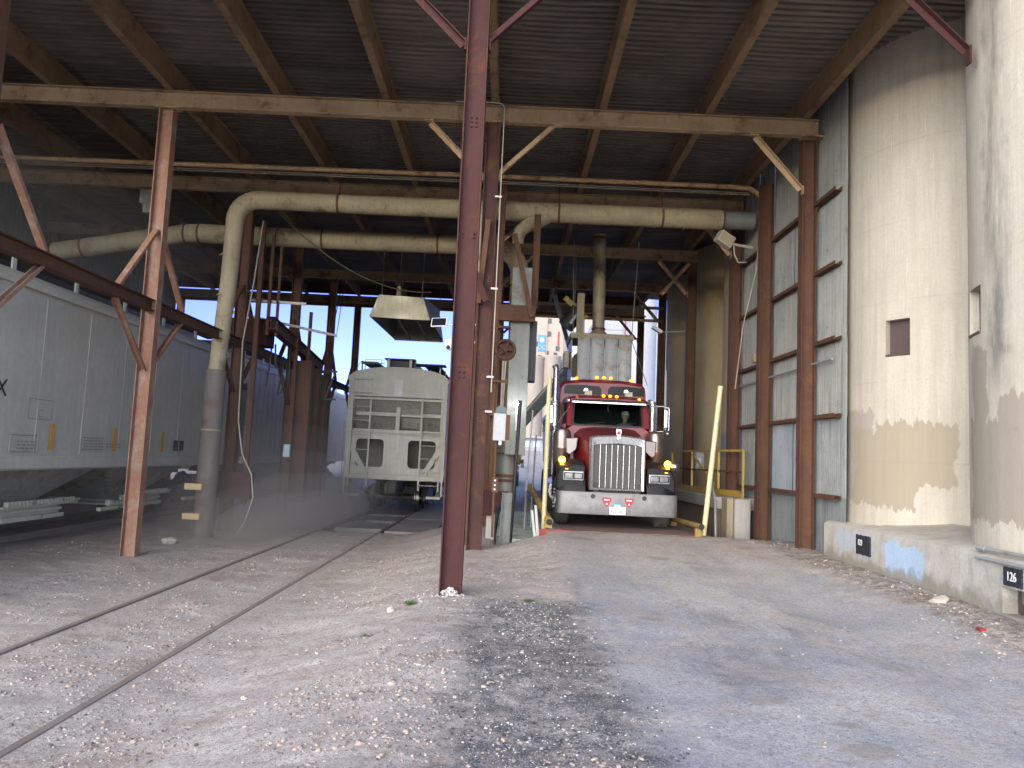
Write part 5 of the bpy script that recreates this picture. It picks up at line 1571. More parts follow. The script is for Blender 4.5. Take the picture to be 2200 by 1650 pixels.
# ropes and cords along the cladding
t = thing('pull_rope', 'pale pull ropes hanging down the cladding with a small pulley block', 'rope', (5.1, 17, 4))
MB().tube([(5.22, 16.3, 7.3), (5.2, 16.6, 5.9), (5.12, 17.2, 4.8), (5.05, 17.5, 3.4)], 0.012, 6).build('rope', M['rope'], t)
MB().tube([(5.24, 16.35, 7.3), (5.22, 16.5, 4.2)], 0.012, 6).build('rope', M['rope'], t)
MB().tube([(5.24, 16.25, 5.8), (5.22, 16.35, 3.0), (5.2, 16.5, 2.2)], 0.014, 6).build('rope', M['rope'], t)
MB().frame((5.22, 16.6, 4.0), (0, 1, 0), (0, 0, 1), (1, 0, 0), 0.2, 0.22, 0.12).build('pulley_block', M['duct'], t, bevel=0.03)

# dock, railing, poles and guide pipes round the truck lane
dk = thing('loading_dock', 'low concrete dock with a brown panel beside the truck lane', 'dock', (5, 20, 0))
MB().prism([(4.62, 17.4), (5.3, 17.2), (6.2, 17.2), (6.2, 30.5), (4.3, 30.5)], (0, 0, 0.72), (1, 0, 0), (0, 1, 0), (0, 0, 1), 0.26).build('top_slab', M['conc'], dk, bevel=0.015)
MB().prism([(4.68, 17.5), (6.1, 17.3), (6.1, 30.4), (4.36, 30.4)], (0, 0, -0.4), (1, 0, 0), (0, 1, 0), (0, 0, 1), 1.12).build('wall', M['brownwall'], dk)
MB().box(4.86, 5.2, 16.7, 17.1, -0.2, 0.98).build('corner_pier', M['conc'], dk, bevel=0.02)
MB().box(4.72, 4.85, 16.8, 17.2, -0.2, 0.98).build('pier_face', M['duct'], dk)
rl = thing('safety_railing', 'worn yellow safety railing on the dock behind the leaning pole', 'railing', (4.9, 20, 1))
P = [Vector((5.2, 17.3, 1.0)), Vector((4.98, 18.5, 1.0)), Vector((4.78, 20.3, 1.0)), Vector((4.62, 22.0, 1.0)), Vector((4.5, 24.0, 1.0))]
for p_ in P:
    MB().box(p_.x - 0.024, p_.x + 0.024, p_.y - 0.024, p_.y + 0.024, 0.98, 2.04).build('post', M['yellow'], rl)
for a, b in zip(P[:-1], P[1:]):
    for z, w_ in ((1.02, 0.05), (0.55, 0.04)):
        MB().bar(a + Vector((0, 0, z)), b + Vector((0, 0, z)), (0, 0, 1), w_, w_).build('rail', M['yellow'] if z > 0.6 else M['rust'], rl)
    MB().bar(a + Vector((-0.02, 0, 0.06)), b + Vector((-0.02, 0, 0.06)), (0, 0, 1), 0.14, 0.02).build('toe_board', M['yellow'], rl)
MB().bar(P[1] + Vector((0, 0, 0.1)), P[2] + Vector((0, 0, 0.95)), (0, 0, 1), 0.05, 0.04).build('diagonal', M['yellow'], rl)
t = thing('meter_box', 'grey meter box on the post behind the yellow railing', 'electrical box', (4.7, 20, 1.6))
MB().box(5.02, 5.24, 20.9, 21.05, 1.55, 2.0).build('case', M['greybox'], t, bevel=0.01)
MB().box(5.06, 5.16, 20.88, 20.9, 1.65, 1.85).build('cover', M['white'], t)
MB().tube([(4.95, 19.2, 1.5), (4.72, 18.0, 1.2), (4.6, 17.3, 0.9), (4.6, 17.2, 0.0)], 0.03, 8).build('conduit', M['greybox'], t, smooth=60)
t = thing('leaning_pole', 'faded yellow pole leaning by the right side of the truck', 'pole', (3.9, 15.1, 0.3))
MB().cyl((3.82, 15.2, 0.2), (4.10, 15.2, 3.19), 0.05, 14).build('pole', M['paleyellow'], t, smooth=50)
MB().cyl((4.099, 15.2, 3.185), (4.102, 15.2, 3.215), 0.054, 14).build('cap', M['paleyellow'], t, smooth=50)
MB().cyl((3.80, 15.2, 0.2), (3.807, 15.2, 0.27), 0.07, 14).build('foot', M['rust'], t, smooth=50)
t = thing('marker_pole', 'faded yellow upright pole left of the red truck', 'pole', (0.77, 15.5, 0.3))
MB().cyl((0.765, 15.5, 0.2), (0.775, 15.5, 3.27), 0.045, 14).build('pole', M['paleyellow'], t, smooth=50)
MB().box(0.70, 0.84, 15.43, 15.57, 0.16, 0.22).build('foot', M['yellow'], t)
t = thing('guide_pipe', 'dull brownish yellow guide pipe low beside the right front wheel', 'guide rail', (3.7, 15, 0.5))
MB().tube([(3.72, 14.9, 0.50), (3.5, 17.5, 0.50)], 0.055, 16, cap=False).build('pipe', M['dullyellow'], t, smooth=50)
MB().tube([(3.72, 14.9, 0.50), (3.5, 17.5, 0.50)], 0.042, 16).build('bore', M['black'], t)
for y in (14.98, 17.2):
    MB().box(3.62, 3.74, y, y + 0.1, 0.1, 0.46).build('bracket', M['dullyellow'], t)
t = thing('guide_pipe', 'bright yellow sloping guide pipe on the left edge of the truck deck', 'guide rail', (0.7, 16, 0.8))
MB().tube([(0.86, 15.2, 0.45), (0.60, 19.5, 0.95)], 0.075, 16).build('pipe', M['yellow'], t, smooth=50)
MB().cyl((0.86, 15.2, 0.45), (0.862, 15.17, 0.446), 0.06, 16).build('bore', M['black'], t)
MB().box(0.78, 0.92, 15.25, 15.4, 0.2, 0.42).build('bracket', M['yellow'], t)
# truck deck (weighbridge) with its red edge, pit floor
sd = thing('weighbridge', 'steel truck weighbridge deck with a red painted edge under the truck', 'weighbridge', (2.2, 20, 0.3))
MB().box(0.82, 3.95, 15.0, 33.0, 0.26, 0.32).build('deck', M['rustdeck'], sd)
MB().box(0.80, 0.83, 14.85, 15.5, 0.02, 0.335).build('edge_plate', M['red_edge'], sd)
MB().box(0.66, 1.3, 14.82, 14.86, 0.05, 0.335).build('edge_plate', M['red_edge'], sd)
MB().box(0.80, 0.82, 15.5, 33, -0.2, 0.33).build('side_beam', M['ductgrey'], sd)
MB().box(0.835, 1.08, 15.02, 19, 0.322, 0.328).build('tread_plate', M['ductgrey'], sd)
MB().box(2.6, 4.2, 14.80, 14.84, 0.1, 0.315).build('edge_plate', M['rustdeck'], sd)
struct(MB().box(-0.16, 0.72, 15.9, 24.0, -0.5, 0.02).build('pit_floor', M['mint'], bevel=0.01))
t = thing('scrap_heap', 'broken grey scrap pieces lying in the pit below the mint floor', 'scrap', (0.3, 15.3, -0.2))
random.seed(3)
for k in range(7):
    x, y = random.uniform(0.05, 0.6), random.uniform(14.9, 15.7)
    a = random.uniform(0, 3.1)
    MB().frame((x, y, -0.24 + 0.07 * k % 0.2), (math.cos(a), math.sin(a), 0.15), (-math.sin(a), math.cos(a), 0.1), (0, 0, 1), random.uniform(0.15, 0.4), random.uniform(0.05, 0.2), 0.03).build('scrap_piece', M[random.choice(['ductgrey', 'siding', 'grime', 'white'])], t)
t = thing('steel_strip', 'two pale steel strips leaning against the red weighbridge edge', 'strip', (0.65, 15, 0.2))
for k in range(2):
    MB().bar((0.66 - 0.05 * k, 14.75, -0.05), (0.60 - 0.07 * k, 15.6, 0.72 - 0.1 * k), (1, 0, 0), 0.05, 0.02).build('strip', M['white'], t)

t = thing('hanging_wire', 'two thin loose wires dangling in the far opening left of the grey railcar', 'wire', (-6.1, 27, 6.5))
for k in range(2):
    MB().tube([(-6.1 + 0.12 * k, 27, 7.6), (-6.12 + 0.1 * k, 27, 6.9), (-6.22 + 0.14 * k, 27, 6.2), (-6.3 + 0.16 * k, 27, 5.7 - 0.15 * k), (-6.2 + 0.1 * k, 27, 5.55)], 0.014, 6).build('wire', M['black'], t)
# ------------------------------------------------------------------ red semi truck
def paint_mat(name, c, rough=0.35, coat=0.4, dust=(0.30, 0.25, 0.2), amt=0.25):
    g = G(name)
    p = g.pos()
    n = g.noise(p, 5, 6, 0.65)
    nz = g.sep(g.n('ShaderNodeNewGeometry').outputs['Normal'])[2]
    d = g.math('MULTIPLY', g.math('ADD', g.step(nz, 0.2, 0.95), g.ramp(n, [(0.4, 0), (0.7, 0.6)])), amt)
    col = g.mix(d, c, dust)
    return g.out(col, g.math('ADD', rough, g.math('MULTIPLY', d, 0.5)), 0, g.bump(g.noise(p, 40, 3), 0.04, 0.004), None, coat)
M['truckred'] = paint_mat('truck_red_paint', (0.18, 0.007, 0.014), 0.38, 0.15, (0.11, 0.05, 0.045), 0.3)
M['truckblack'] = paint_mat('truck_black_paint', (0.008, 0.008, 0.009), 0.45, 0.0, (0.06, 0.047, 0.04), 0.2)
M['truckblack'].node_tree.nodes['Principled BSDF'].inputs['Specular IOR Level'].default_value = 0.25
M['truckred'].node_tree.nodes['Principled BSDF'].inputs['Specular IOR Level'].default_value = 0.35
g = G('dusty_chrome')
n = g.noise(g.pos(), 7, 6, 0.7)
M['chrome'] = g.out(g.mix(g.ramp(n, [(0.35, 0), (0.75, 0.6)]), (0.46, 0.46, 0.47), (0.30, 0.28, 0.26)), g.math('ADD', 0.14, g.math('MULTIPLY', n, 0.25)), 0.92)
g = G('scuffed_bumper_metal')
n = g.noise(g.pos(), 5, 7, 0.72)
n2 = g.noise(g.scl(g.pos(), (4, 4, 30)), 3, 4)
M['bumper'] = g.out(g.mix(g.ramp(n, [(0.32, 0), (0.7, 0.85)]), (0.24, 0.24, 0.24), (0.15, 0.145, 0.135)), g.math('ADD', 0.38, g.math('MULTIPLY', n, 0.3)), 0.6, g.bump(g.math('ADD', n2, g.noise(g.pos(), 3.2, 3)), 0.25, 0.02))
M['tyre'] = weathered('dusty_tyre_rubber', (0.105, 0.098, 0.09), (0.075, 0.07, 0.065), (0.20, 0.17, 0.145), 0.3, 0, (0, 0, 0), 0.85)
M['amber_on'] = glow('amber_marker_lit', (1.0, 0.50, 0.02), 0.28)
M['amber_hot'] = glow('amber_turn_lamp_lit', (1.0, 0.32, 0.015), 5.5)
M['amber_off'] = plain('amber_lens', (0.55, 0.20, 0.02), 0.3)
M['lens'] = plain('headlamp_lens', (0.22, 0.22, 0.23), 0.1, 0.85, None, 0.3, 14)
M['interior'] = plain('dark_cab_interior', (0.010, 0.010, 0.010), 0.8)
M['seat'] = plain('grey_seat_cloth', (0.02, 0.02, 0.021), 0.9)
g = G('windscreen_glass')
tr = g.n('ShaderNodeBsdfTransparent')
tr.inputs[0].default_value = (0.50, 0.60, 0.57, 1)
gl = g.n('ShaderNodeBsdfGlossy')
gl.inputs['Roughness'].default_value = 0.03
gl.inputs[0].default_value = (0.14, 0.16, 0.16, 1)
lw = g.n('ShaderNodeFresnel')
lw.inputs[0].default_value = 1.45
ms = g.n('ShaderNodeMixShader')
g.put(ms.inputs[0], lw.outputs[0])
g.put(ms.inputs[1], tr.outputs[0])
g.put(ms.inputs[2], gl.outputs[0])
g.nt.links.new(ms.outputs[0], g.nt.nodes['Material Output'].inputs[0])
M['glass'] = g.m
M['darkglass'] = plain('tinted_sleeper_glass', (0.004, 0.004, 0.004), 0.25)
M['darkglass'].node_tree.nodes['Principled BSDF'].inputs['Specular IOR Level'].default_value = 0.12

M['badgered'] = plain('badge_red', (0.40, 0.015, 0.03), 0.4)
M['stickerwhite'] = plain('sticker_white', (0.72, 0.73, 0.74), 0.5, 0, None, 0.06)
M['grillemesh'] = plain('dusty_grille_mesh', (0.16, 0.15, 0.14), 0.6, 0.3)
M['scoop'] = plain('dull_scoop_metal', (0.20, 0.18, 0.175), 0.35, 0.7, None, 0.05, 6)
M['brightmetal'] = plain('polished_grille_metal', (0.55, 0.55, 0.55), 0.28, 0.85, None, 0.05, 6)
g = G('sooty_chrome')
n = g.noise(g.scl(g.pos(), (4, 4, 1.2)), 3, 6, 0.7)
M['chromedark'] = g.out(g.mix(g.ramp(n, [(0.35, 0), (0.7, 0.8)]), (0.32, 0.27, 0.25), (0.17, 0.12, 0.10)), 0.36, 0.8)
g = G('perforated_shield')
v = g.vor(g.pos(), 38)
M['perforated'] = g.out(g.mix(g.math('LESS_THAN', v, 0.3), (0.6, 0.6, 0.6), (0.02, 0.02, 0.02)), 0.3, 0.8)
CX, ZD = 2.22, 0.325
tk = thing('semi_truck', 'red long nosed semi truck with lit amber roof lights facing the camera', 'truck', (CX, 15.6, ZD))
# bumper: one plate with rounded wrap-around ends
mb = MB()
path = [(-1.20, 0.55), (-1.20, 0.12), (-1.185, 0.06), (-1.15, 0.02), (-1.08, 0.0), (-0.6, -0.012), (0, -0.015), (0.6, -0.012), (1.08, 0.0), (1.15, 0.02), (1.185, 0.06), (1.20, 0.12), (1.20, 0.55)]
outer = [(CX + a, 15.6 + b) for a, b in path]
inner = [(CX + a * 0.97, 15.6 + b + 0.03) for a, b in path]
for (xa, ya), (xb, yb) in zip(outer, inner):
    mb.v += [(xa, ya, 0.60), (xa, ya - 0.012, 0.66), (xa, ya - 0.012, 0.98), (xa, ya + 0.012, 1.035), (xb, yb, 1.035), (xb, yb, 0.60)]
n = len(outer)
for i in range(n - 1):
    for j in range(6):
        mb.f.append((i * 6 + j, i * 6 + (j + 1) % 6, (i + 1) * 6 + (j + 1) % 6, (i + 1) * 6 + j))
mb.f += [(0, 5, 4, 3, 2, 1), tuple((n - 1) * 6 + j for j in range(6))]
bumper = mb.build('bumper', M['bumper'], tk, smooth=40)
for x in (1.72, 2.74):
    MB().cyl((x, 15.64, 0.955), (x, 15.565, 0.955), 0.045, 16).build('tow_hole', M['black'], bumper)
for x in (2.0, 2.44):
    s = MB().prism([(-0.085, 0.095), (0.085, 0.095), (0.095, 0.05), (0.02, -0.085), (-0.02, -0.085), (-0.095, 0.05)], (x, 15.568, 0.845), (1, 0, 0), (0, 0, 1), (0, 1, 0), 0.012).build('red_badge', M['badgered'], bumper)
    MB().box(x - 0.055, x + 0.055, 15.562, 15.567, 0.885, 0.91).build('badge_bar', M['white'], s)
    MB().lathe((x, 15.566, 0.82), (0, -1, 0), [(0, 0.02), (0.004, 0.02), (0.004, 0)], 12).build('badge_dot', M['white'], s)
b = MB().box(2.15, 2.27, 15.570, 15.580, 0.775, 0.845).build('blue_sticker', M['stickerwhite'], bumper)
MB().box(2.15, 2.27, 15.566, 15.569, 0.81, 0.845).build('blue_band', plain('sky_blue_print', (0.03, 0.30, 0.55), 0.5), b)
lp = MB().box(2.055, 2.375, 15.555, 15.567, 0.615, 0.765).build('licence_plate', M['stickerwhite'], bumper, bevel=0.004)
lettering('R72\u00b75562', 'lettering', M['inkblack'], lp, (2.215, 15.552, 0.675), (1, 0, 0), (0, 0, 1), 0.088, 0.003, 'CENTER', 0.78)
lettering('TEXAS', 'lettering', M['inkblack'], lp, (2.215, 15.552, 0.742), (1, 0, 0), (0, 0, 1), 0.036, 0.003)
# grille
gr_z0, gr_z1 = 1.07, 2.19
def grille_outline(w, z0, z1, n=10):
    """rectangle with softly arched top and rounded shoulders"""
    out = [(-w, z0), (w, z0)]
    for k in range(n + 1):
        u = 1 - 2 * k / n
        out.append((w * u, z1 - 0.035 * abs(u) ** 1.3 - (0.02 if abs(u) > 0.97 else 0)))
    return out
mb = MB()
o_, i_ = grille_outline(0.56, gr_z0, gr_z1), grille_outline(0.485, gr_z0 + 0.045, gr_z1 - 0.17)
m_ = grille_outline(0.53, gr_z0 + 0.01, gr_z1 - 0.03)
rings = [[(CX + a, y, z) for a, z in pts_] for pts_, y in ((o_, 16.0), (o_, 15.80), (m_, 15.765), (i_, 15.785), (i_, 15.86))]
mb.loft(rings, cap=False)
gsh = mb.build('grille_shell', M['brightmetal'], tk, smooth=35)
MB().box(CX - 0.48, CX + 0.48, 15.85, 15.87, gr_z0 + 0.04, gr_z1 - 0.17).build('radiator', M['black'], gsh)
mb = MB()
for k in range(44):
    z = gr_z0 + 0.06 + k * (gr_z1 - gr_z0 - 0.27) / 43
    mb.box(CX - 0.47, CX + 0.47, 15.825, 15.845, z, z + 0.009)
o = mb.build('grille_mesh', M['grillemesh'], gsh)
o['kind'] = 'stuff'
for k in range(7):
    x = CX + (k - 3) * 0.118
    MB().box(x - 0.006, x + 0.006, 15.79, 15.83, gr_z0 + 0.05, gr_z1 - 0.2).build('grille_bar', M['chrome'], gsh, bevel=0.003)
em = MB().prism([(-0.05, 0.11), (0.05, 0.11), (0.058, 0.05), (0.045, -0.0), (0.03, -0.11), (-0.03, -0.11), (-0.045, 0.0), (-0.058, 0.05)], (CX + 0.0, 15.735, 2.2), (1, 0, 0), (0, 0, 1), (0, 1, 0), 0.03).build('emblem', M['chrome'], tk, bevel=0.006)
MB().lathe((CX, 15.733, 2.23), (0, -1, 0), [(0, 0.04), (0.006, 0.038), (0.008, 0)], 16).build('emblem_disc', M['badgered'], em)
for k in (-1, 0, 1):
    MB().box(CX + k * 0.016 - 0.005, CX + k * 0.016 + 0.005, 15.728, 15.734, 2.10, 2.18).build('emblem_stripe', M['badgered'], em)
# hood: sections from nose to cowl
def sect(y, w, zt, zb, crown=0.05, n=12, p=3.0):
    pts_ = [(CX - w, y, zb)]
    for k in range(n + 1):
        u = -1 + 2 * k / n
        z = zt - crown * u * u - 0.13 * abs(u) ** 9
        pts_.append((CX + w * (u if abs(u) < 1 else u), y, z))
    pts_.append((CX + w, y, zb))
    return pts_
hood = MB().loft([sect(15.98, 0.545, 2.185, 1.15), sect(16.05, 0.57, 2.20, 1.15), sect(16.4, 0.60, 2.25, 1.2), sect(17.0, 0.68, 2.34, 1.3), sect(17.55, 0.76, 2.42, 1.35)]).build('hood', M['truckred'], tk, smooth=35)
for s in (-1, 1):
    MB().prism([(0.0, 0.0), (0.27, 0.02), (0.24, -0.24), (0.10, -0.36), (0.02, -0.32)], (CX + s * 0.98, 16.88, 2.12), (-s * 1, 0, 0), (0, 0, 1), (0, 1, 0), 0.28).build('intake_scoop', M['scoop'], tk, bevel=0.02)
# fenders with headlamps
def fender(s):
    mb = MB()
    rings = []
    prof_ = []
    for k in range(17):
        a = R(-12 + 192 * k / 16)
        prof_.append((16.60 - 0.72 * math.cos(a), 0.90 + 0.70 * math.sin(a) + (0.05 if 3 < k < 9 else 0)))
    xi, xo = CX + s * 0.62, CX + s * 1.215
    for (y, z) in prof_:
        yi = 16.60 + (y - 16.60) * 0.86
        zi = 0.90 + (z - 0.90) * 0.86
        rings.append([(xi, y, z + 0.02), (xi + (xo - xi) * 0.5, y - 0.02, z + 0.035), (xi + (xo - xi) * 0.9, y + 0.01, z), (xo, y + 0.06, z - 0.06), (xo - s * 0.02, yi, zi - 0.02), (xi, yi, zi)])
    mb.loft(rings)
    f = mb.build('fender', M['truckblack'], tk, smooth=45)
    # front bib under the lamp
    MB().prism([(0.64, 1.06), (1.20, 1.06), (1.20, 1.34), (1.12, 1.52), (0.78, 1.57), (0.62, 1.54)], (CX, 15.92, 0), (s, 0, 0), (0, 0, 1), (0, 1, 0), 0.25).build('fender_front', M['truckblack'], f, bevel=0.03)
    h = MB().box(CX + s * 0.66, CX + s * 1.08, 15.875, 15.93, 1.245, 1.425).build('headlamp', M['brightmetal'], tk, bevel=0.015)
    MB().box(CX + s * 0.675, CX + s * 1.065, 15.868, 15.876, 1.265, 1.405).build('lamp_recess', M['black'], h)
    for q in (0.775, 0.965):
        MB().frame((CX + s * q, 15.868, 1.335), (1, 0, 0), (0, 0, 1), (0, 1, 0), 0.165, 0.115, 0.02).build('lens', M['lens'], h, bevel=0.012)
    a = MB().ball((CX + s * 1.09, 16.2, 1.645), 0.07, 0.055, 0.07).build('turn_lamp', M['amber_hot'], tk, smooth=80)
    MB().cyl((CX + s * 1.09, 16.22, 1.645), (CX + s * 1.09, 16.22, 1.54), 0.02, 8).build('lamp_stalk', M['chrome'], a)
    MB().box(CX + s * 1.05, CX + s * 1.13, 16.16, 16.24, 1.54, 1.57).build('marker_strip', M['amber_on'], a)
    MB().box(CX + s * 0.98, CX + s * 1.04, 15.9, 15.93, 1.46, 1.48).build('marker_strip', M['amber_on'], a)
for s in (-1, 1):
    fender(s)
MB().lathe((CX + 1.26, 16.25, 1.60), (0.15, -1, 0), [(0.06, 0.0), (0.05, 0.06), (0, 0.10), (-0.01, 0.10), (-0.012, 0.0)], 18).build('fender_mirror', M['chrome'], tk, smooth=50)
MB().tube([(CX + 1.26, 16.27, 1.56), (CX + 1.27, 16.3, 1.44), (CX + 1.2, 16.35, 1.33)], 0.012, 8).build('mirror_stalk', M['chrome'], tk)
# wheels
def wheel(x, y, r, w, s, dual=False):
    prof_ = [(-w / 2, r * 0.55), (-w / 2, r * 0.86), (-w / 2 + 0.03, r * 0.97)]
    for k in range(5):
        a = -w / 2 + 0.045 + k * (w - 0.09) / 5
        b = a + (w - 0.09) / 5
        prof_ += [(a, r), (b - 0.014, r), (b - 0.012, r - 0.014), (b - 0.002, r - 0.014)]
    prof_ += [(w / 2 - 0.045, r), (w / 2 - 0.03, r * 0.97), (w / 2, r * 0.86), (w / 2, r * 0.55)]
    t = MB().lathe((x, y, ZD + r - 0.005), (1, 0, 0), prof_, 48).build('tyre', M['tyre'], tk, smooth=35)
    rim = MB().lathe((x, y, ZD + r), (s, 0, 0), [(w / 2 - 0.02, r * 0.56), (w / 2 - 0.02, r * 0.5), (0.02, r * 0.46), (0.0, r * 0.3), (0.06, r * 0.22), (0.08, 0.0)], 32).build('rim', M['chrome'], t, smooth=40)
    if not dual:
        for k in range(10):
            a = 2 * math.pi * k / 10
            c_ = Vector((x + s * 0.02, y + 0.19 * math.cos(a), ZD + r + 0.19 * math.sin(a)))
            MB().lathe(c_, (s, 0, 0), [(0, 0.022), (0.10, 0.018), (0.17, 0.004)], 8).build('lug_cover', M['chrome'], t)
for s in (-1, 1):
    wheel(CX + s * 1.04, 16.6, 0.52, 0.30, s)
    for yy in (20.6, 21.95):
        wheel(CX + s * 0.92, yy, 0.52, 0.56, s, True)
MB().bar((CX - 1.0, 16.6, ZD + 0.45), (CX + 1.0, 16.6, ZD + 0.45), (0, 0, 1), 0.12, 0.14).build('front_axle', M['grime'], tk)
for s in (-1, 1):
    MB().box(CX + s * 0.36, CX + s * 0.46, 15.8, 22.8, ZD + 0.62, ZD + 0.9).build('frame_rail', M['grime'], tk)
MB().box(CX - 0.5, CX + 0.5, 15.9, 17.4, 0.85, 1.3).build('engine_block', M['grime'], tk)
# cab
def bx(name, m, x0, x1, y0, y1, z0, z1, par=None, bev=0.0):
    return MB().box(CX + x0, CX + x1, y0, y1, z0, z1).build(name, M[m], par or tk, bevel=bev)
cab = MB().prism([(-0.98, 1.25), (0.98, 1.25), (0.98, 2.3), (0.80, 2.44), (-0.80, 2.44), (-0.98, 2.3)], (CX, 17.5, 0), (1, 0, 0), (0, 0, 1), (0, 1, 0), 0.06).build('cab', M['truckred'], tk, bevel=0.02)
for s in (-1, 1):
    d = MB().box(CX + s * 0.94, CX + s * 0.985, 17.56, 18.65, 1.2, 2.46).build('door', M['truckred'], tk, bevel=0.012)
    MB().box(CX + s * 0.985, CX + s * 1.0, 18.42, 18.56, 2.2, 2.25).build('handle', M['chrome'], d)
    MB().box(CX + s * 0.93, CX + s * 0.94, 17.7, 18.55, 2.46, 2.98).build('door_window', M['glass'], d)
    # A-pillar, roof side rail, B-pillar
    MB().bar((CX + s * 0.87, 17.53, 2.40), (CX + s * 0.84, 17.76, 3.04), (1, 0, 0), 0.13, 0.1).build('pillar', M['truckred'], tk, bevel=0.02)
    MB().box(CX + s * 0.86, CX + s * 0.95, 18.5, 18.66, 2.44, 3.05).build('pillar', M['truckred'], tk)
# windscreen with black gasket, slightly raked
A0, A1 = Vector((CX, 17.515, 2.425)), Vector((CX, 17.73, 2.99))
upv = (A1 - A0).normalized()
nrm = Vector((1, 0, 0)).cross(upv)
def wquad(w0, w1, h0, h1, off, name, m, par, rnd=0.05):
    poly = []
    hh = (A1 - A0).length
    for (px_, pz_, a0) in ((w1 - rnd, h1 - rnd, 0), (-w1 + rnd, h1 - rnd, 90), (-w0 + rnd, h0 + rnd, 180), (w0 - rnd, h0 + rnd, 270)):
        for k in range(5):
            a = R(a0 + 22.5 * k)
            poly.append((px_ + rnd * math.cos(a), pz_ + rnd * math.sin(a)))
    return poly
po, pi = wquad(0.81, 0.79, -0.01, 0.60, 0, '', '', None), wquad(0.765, 0.745, 0.035, 0.555, 0, '', '', None)
mb = MB()
ringo = [A0 + Vector((1, 0, 0)) * a + upv * b + nrm * 0.015 for a, b in po]
ringi = [A0 + Vector((1, 0, 0)) * a + upv * b + nrm * 0.018 for a, b in pi]
ringb = [A0 + Vector((1, 0, 0)) * a + upv * b - nrm * 0.02 for a, b in pi]
ringc = [A0 + Vector((1, 0, 0)) * a + upv * b - nrm * 0.02 for a, b in po]
mb.loft([ringc, ringo, ringi, ringb], cap=False)
ws = mb.build('windscreen_frame', M['black'], tk, smooth=30)
mb = MB()
mb.add([p + nrm * -0.018 for p in ringi], [tuple(range(len(ringi)))])
mb.build('windscreen', M['glass'], ws)
for (x0, x1) in ((0.1, 0.62), (-0.55, -0.05)):
    MB().tube([A0 + Vector((x0, 0, 0)) + nrm * 0.03 + upv * 0.02, A0 + Vector((x1, 0, 0)) + nrm * 0.03 + upv * 0.10], 0.009, 6).build('wiper', M['black'], ws)
roof = MB().loft([[(CX + w * math.cos(math.pi * k / 14), y, zb + (zt - zb) * math.sin(math.pi * k / 14) ** 0.6) for k in range(15)] for (y, w, zb, zt) in ((17.62, 0.86, 3.0, 3.06), (17.70, 0.92, 3.0, 3.12), (17.9, 0.95, 3.0, 3.16), (18.66, 0.97, 3.0, 3.22))]).build('cab_roof', M['truckred'], tk, smooth=40)
v = MB().prism([(-0.83, 0.0), (0.83, 0.0), (0.80, 0.10), (0, 0.125), (-0.80, 0.10)], (CX, 17.44, 2.95), (1, 0, 0), Vector((0, 0.72, 0.69)), Vector((0, 0.69, -0.72)), 0.015).build('sun_visor', M['plate'], tk)
MB().bar((CX - 0.83, 17.43, 2.95), (CX + 0.83, 17.43, 2.95), (0, 0, 1), 0.03, 0.02).build('visor_trim', M['chrome'], v)
# cab interior
bx('cab_interior', 'interior', -0.93, 0.93, 17.58, 20.2, 1.6, 1.66)
bx('dashboard', 'interior', -0.92, 0.92, 17.6, 17.9, 2.1, 2.40, None, 0.04)
bx('rear_bulkhead', 'interior', -0.95, 0.95, 18.655, 18.667, 1.6, 3.02)
for s in (-1, 1):
    bx('door_lining', 'interior', s * 0.925, s * 0.938, 17.6, 18.65, 1.6, 2.44)
bx('headliner', 'interior', -0.85, 0.85, 17.75, 18.64, 2.985, 2.995)
for (x, nm) in ((0.5, 'driver_seat'), (-0.5, 'passenger_seat')):
    s_ = bx(nm, 'seat', x - 0.25, x + 0.25, 18.05, 18.55, 1.98, 2.1, None, 0.03)
    MB().bar((CX + x, 18.54, 2.05), (CX + x, 18.60, 2.62), (1, 0, 0), 0.46, 0.09).build('seat_back', M['seat'], s_, bevel=0.03)
mb = MB()
ctr = Vector((CX + 0.5, 17.98, 2.36))
n_ = Vector((0, -0.55, 0.83)); a_ = Vector((1, 0, 0)); b_ = n_.cross(a_)
mb.tube([ctr + (a_ * math.cos(2 * math.pi * k / 24) + b_ * math.sin(2 * math.pi * k / 24)) * 0.22 for k in range(25)], 0.014, 8, cap=False)
for k in range(3):
    q = 2 * math.pi * k / 3 + 0.5
    mb.bar(ctr, ctr + (a_ * math.cos(q) + b_ * math.sin(q)) * 0.21, n_, 0.012, 0.03)
mb.build('steering_wheel', M['black'], tk, smooth=50)
MB().tube([(CX + 0.02, 17.74, 2.92), (CX + 0.02, 17.78, 2.86), (CX + 0.03, 17.78, 2.78)], 0.006, 6).build('mirror_cord', M['white'], tk)
# sleeper box with raked brow and two dark windows
sl = MB().loft([[(CX - w, y, 1.25), (CX + w, y, 1.25), (CX + w, y, zt - 0.32), (CX + w * 0.975, y, zt - 0.16), (CX + w * 0.90, y, zt - 0.06), (CX + w * 0.45, y, zt), (CX - w * 0.45, y, zt), (CX - w * 0.90, y, zt - 0.06), (CX - w * 0.975, y, zt - 0.16), (CX - w, y, zt - 0.32)] for (y, w, zt) in ((18.68, 1.03, 3.53), (18.78, 1.045, 3.60), (20.3, 1.05, 3.66))])
sl = sl.build('sleeper', M['truckred'], tk, smooth=30, bevel=0.015)
for (x0, x1) in ((-0.93, -0.04), (0.12, 1.0)):
    pts_ = [(x0, 3.235), (x1, 3.235), (x1, 3.37), (x1 - 0.06, 3.43), ((x0 + x1) / 2, 3.455), (x0 + 0.06, 3.44), (x0, 3.37)]
    pts_ = [(min(max(a, -0.985), 0.985), b) for a, b in pts_]
    MB().prism(pts_, (CX, 18.655, 0), (1, 0, 0), (0, 0, 1), (0, 1, 0), 0.03).build('sleeper_window', M['darkglass'], sl)
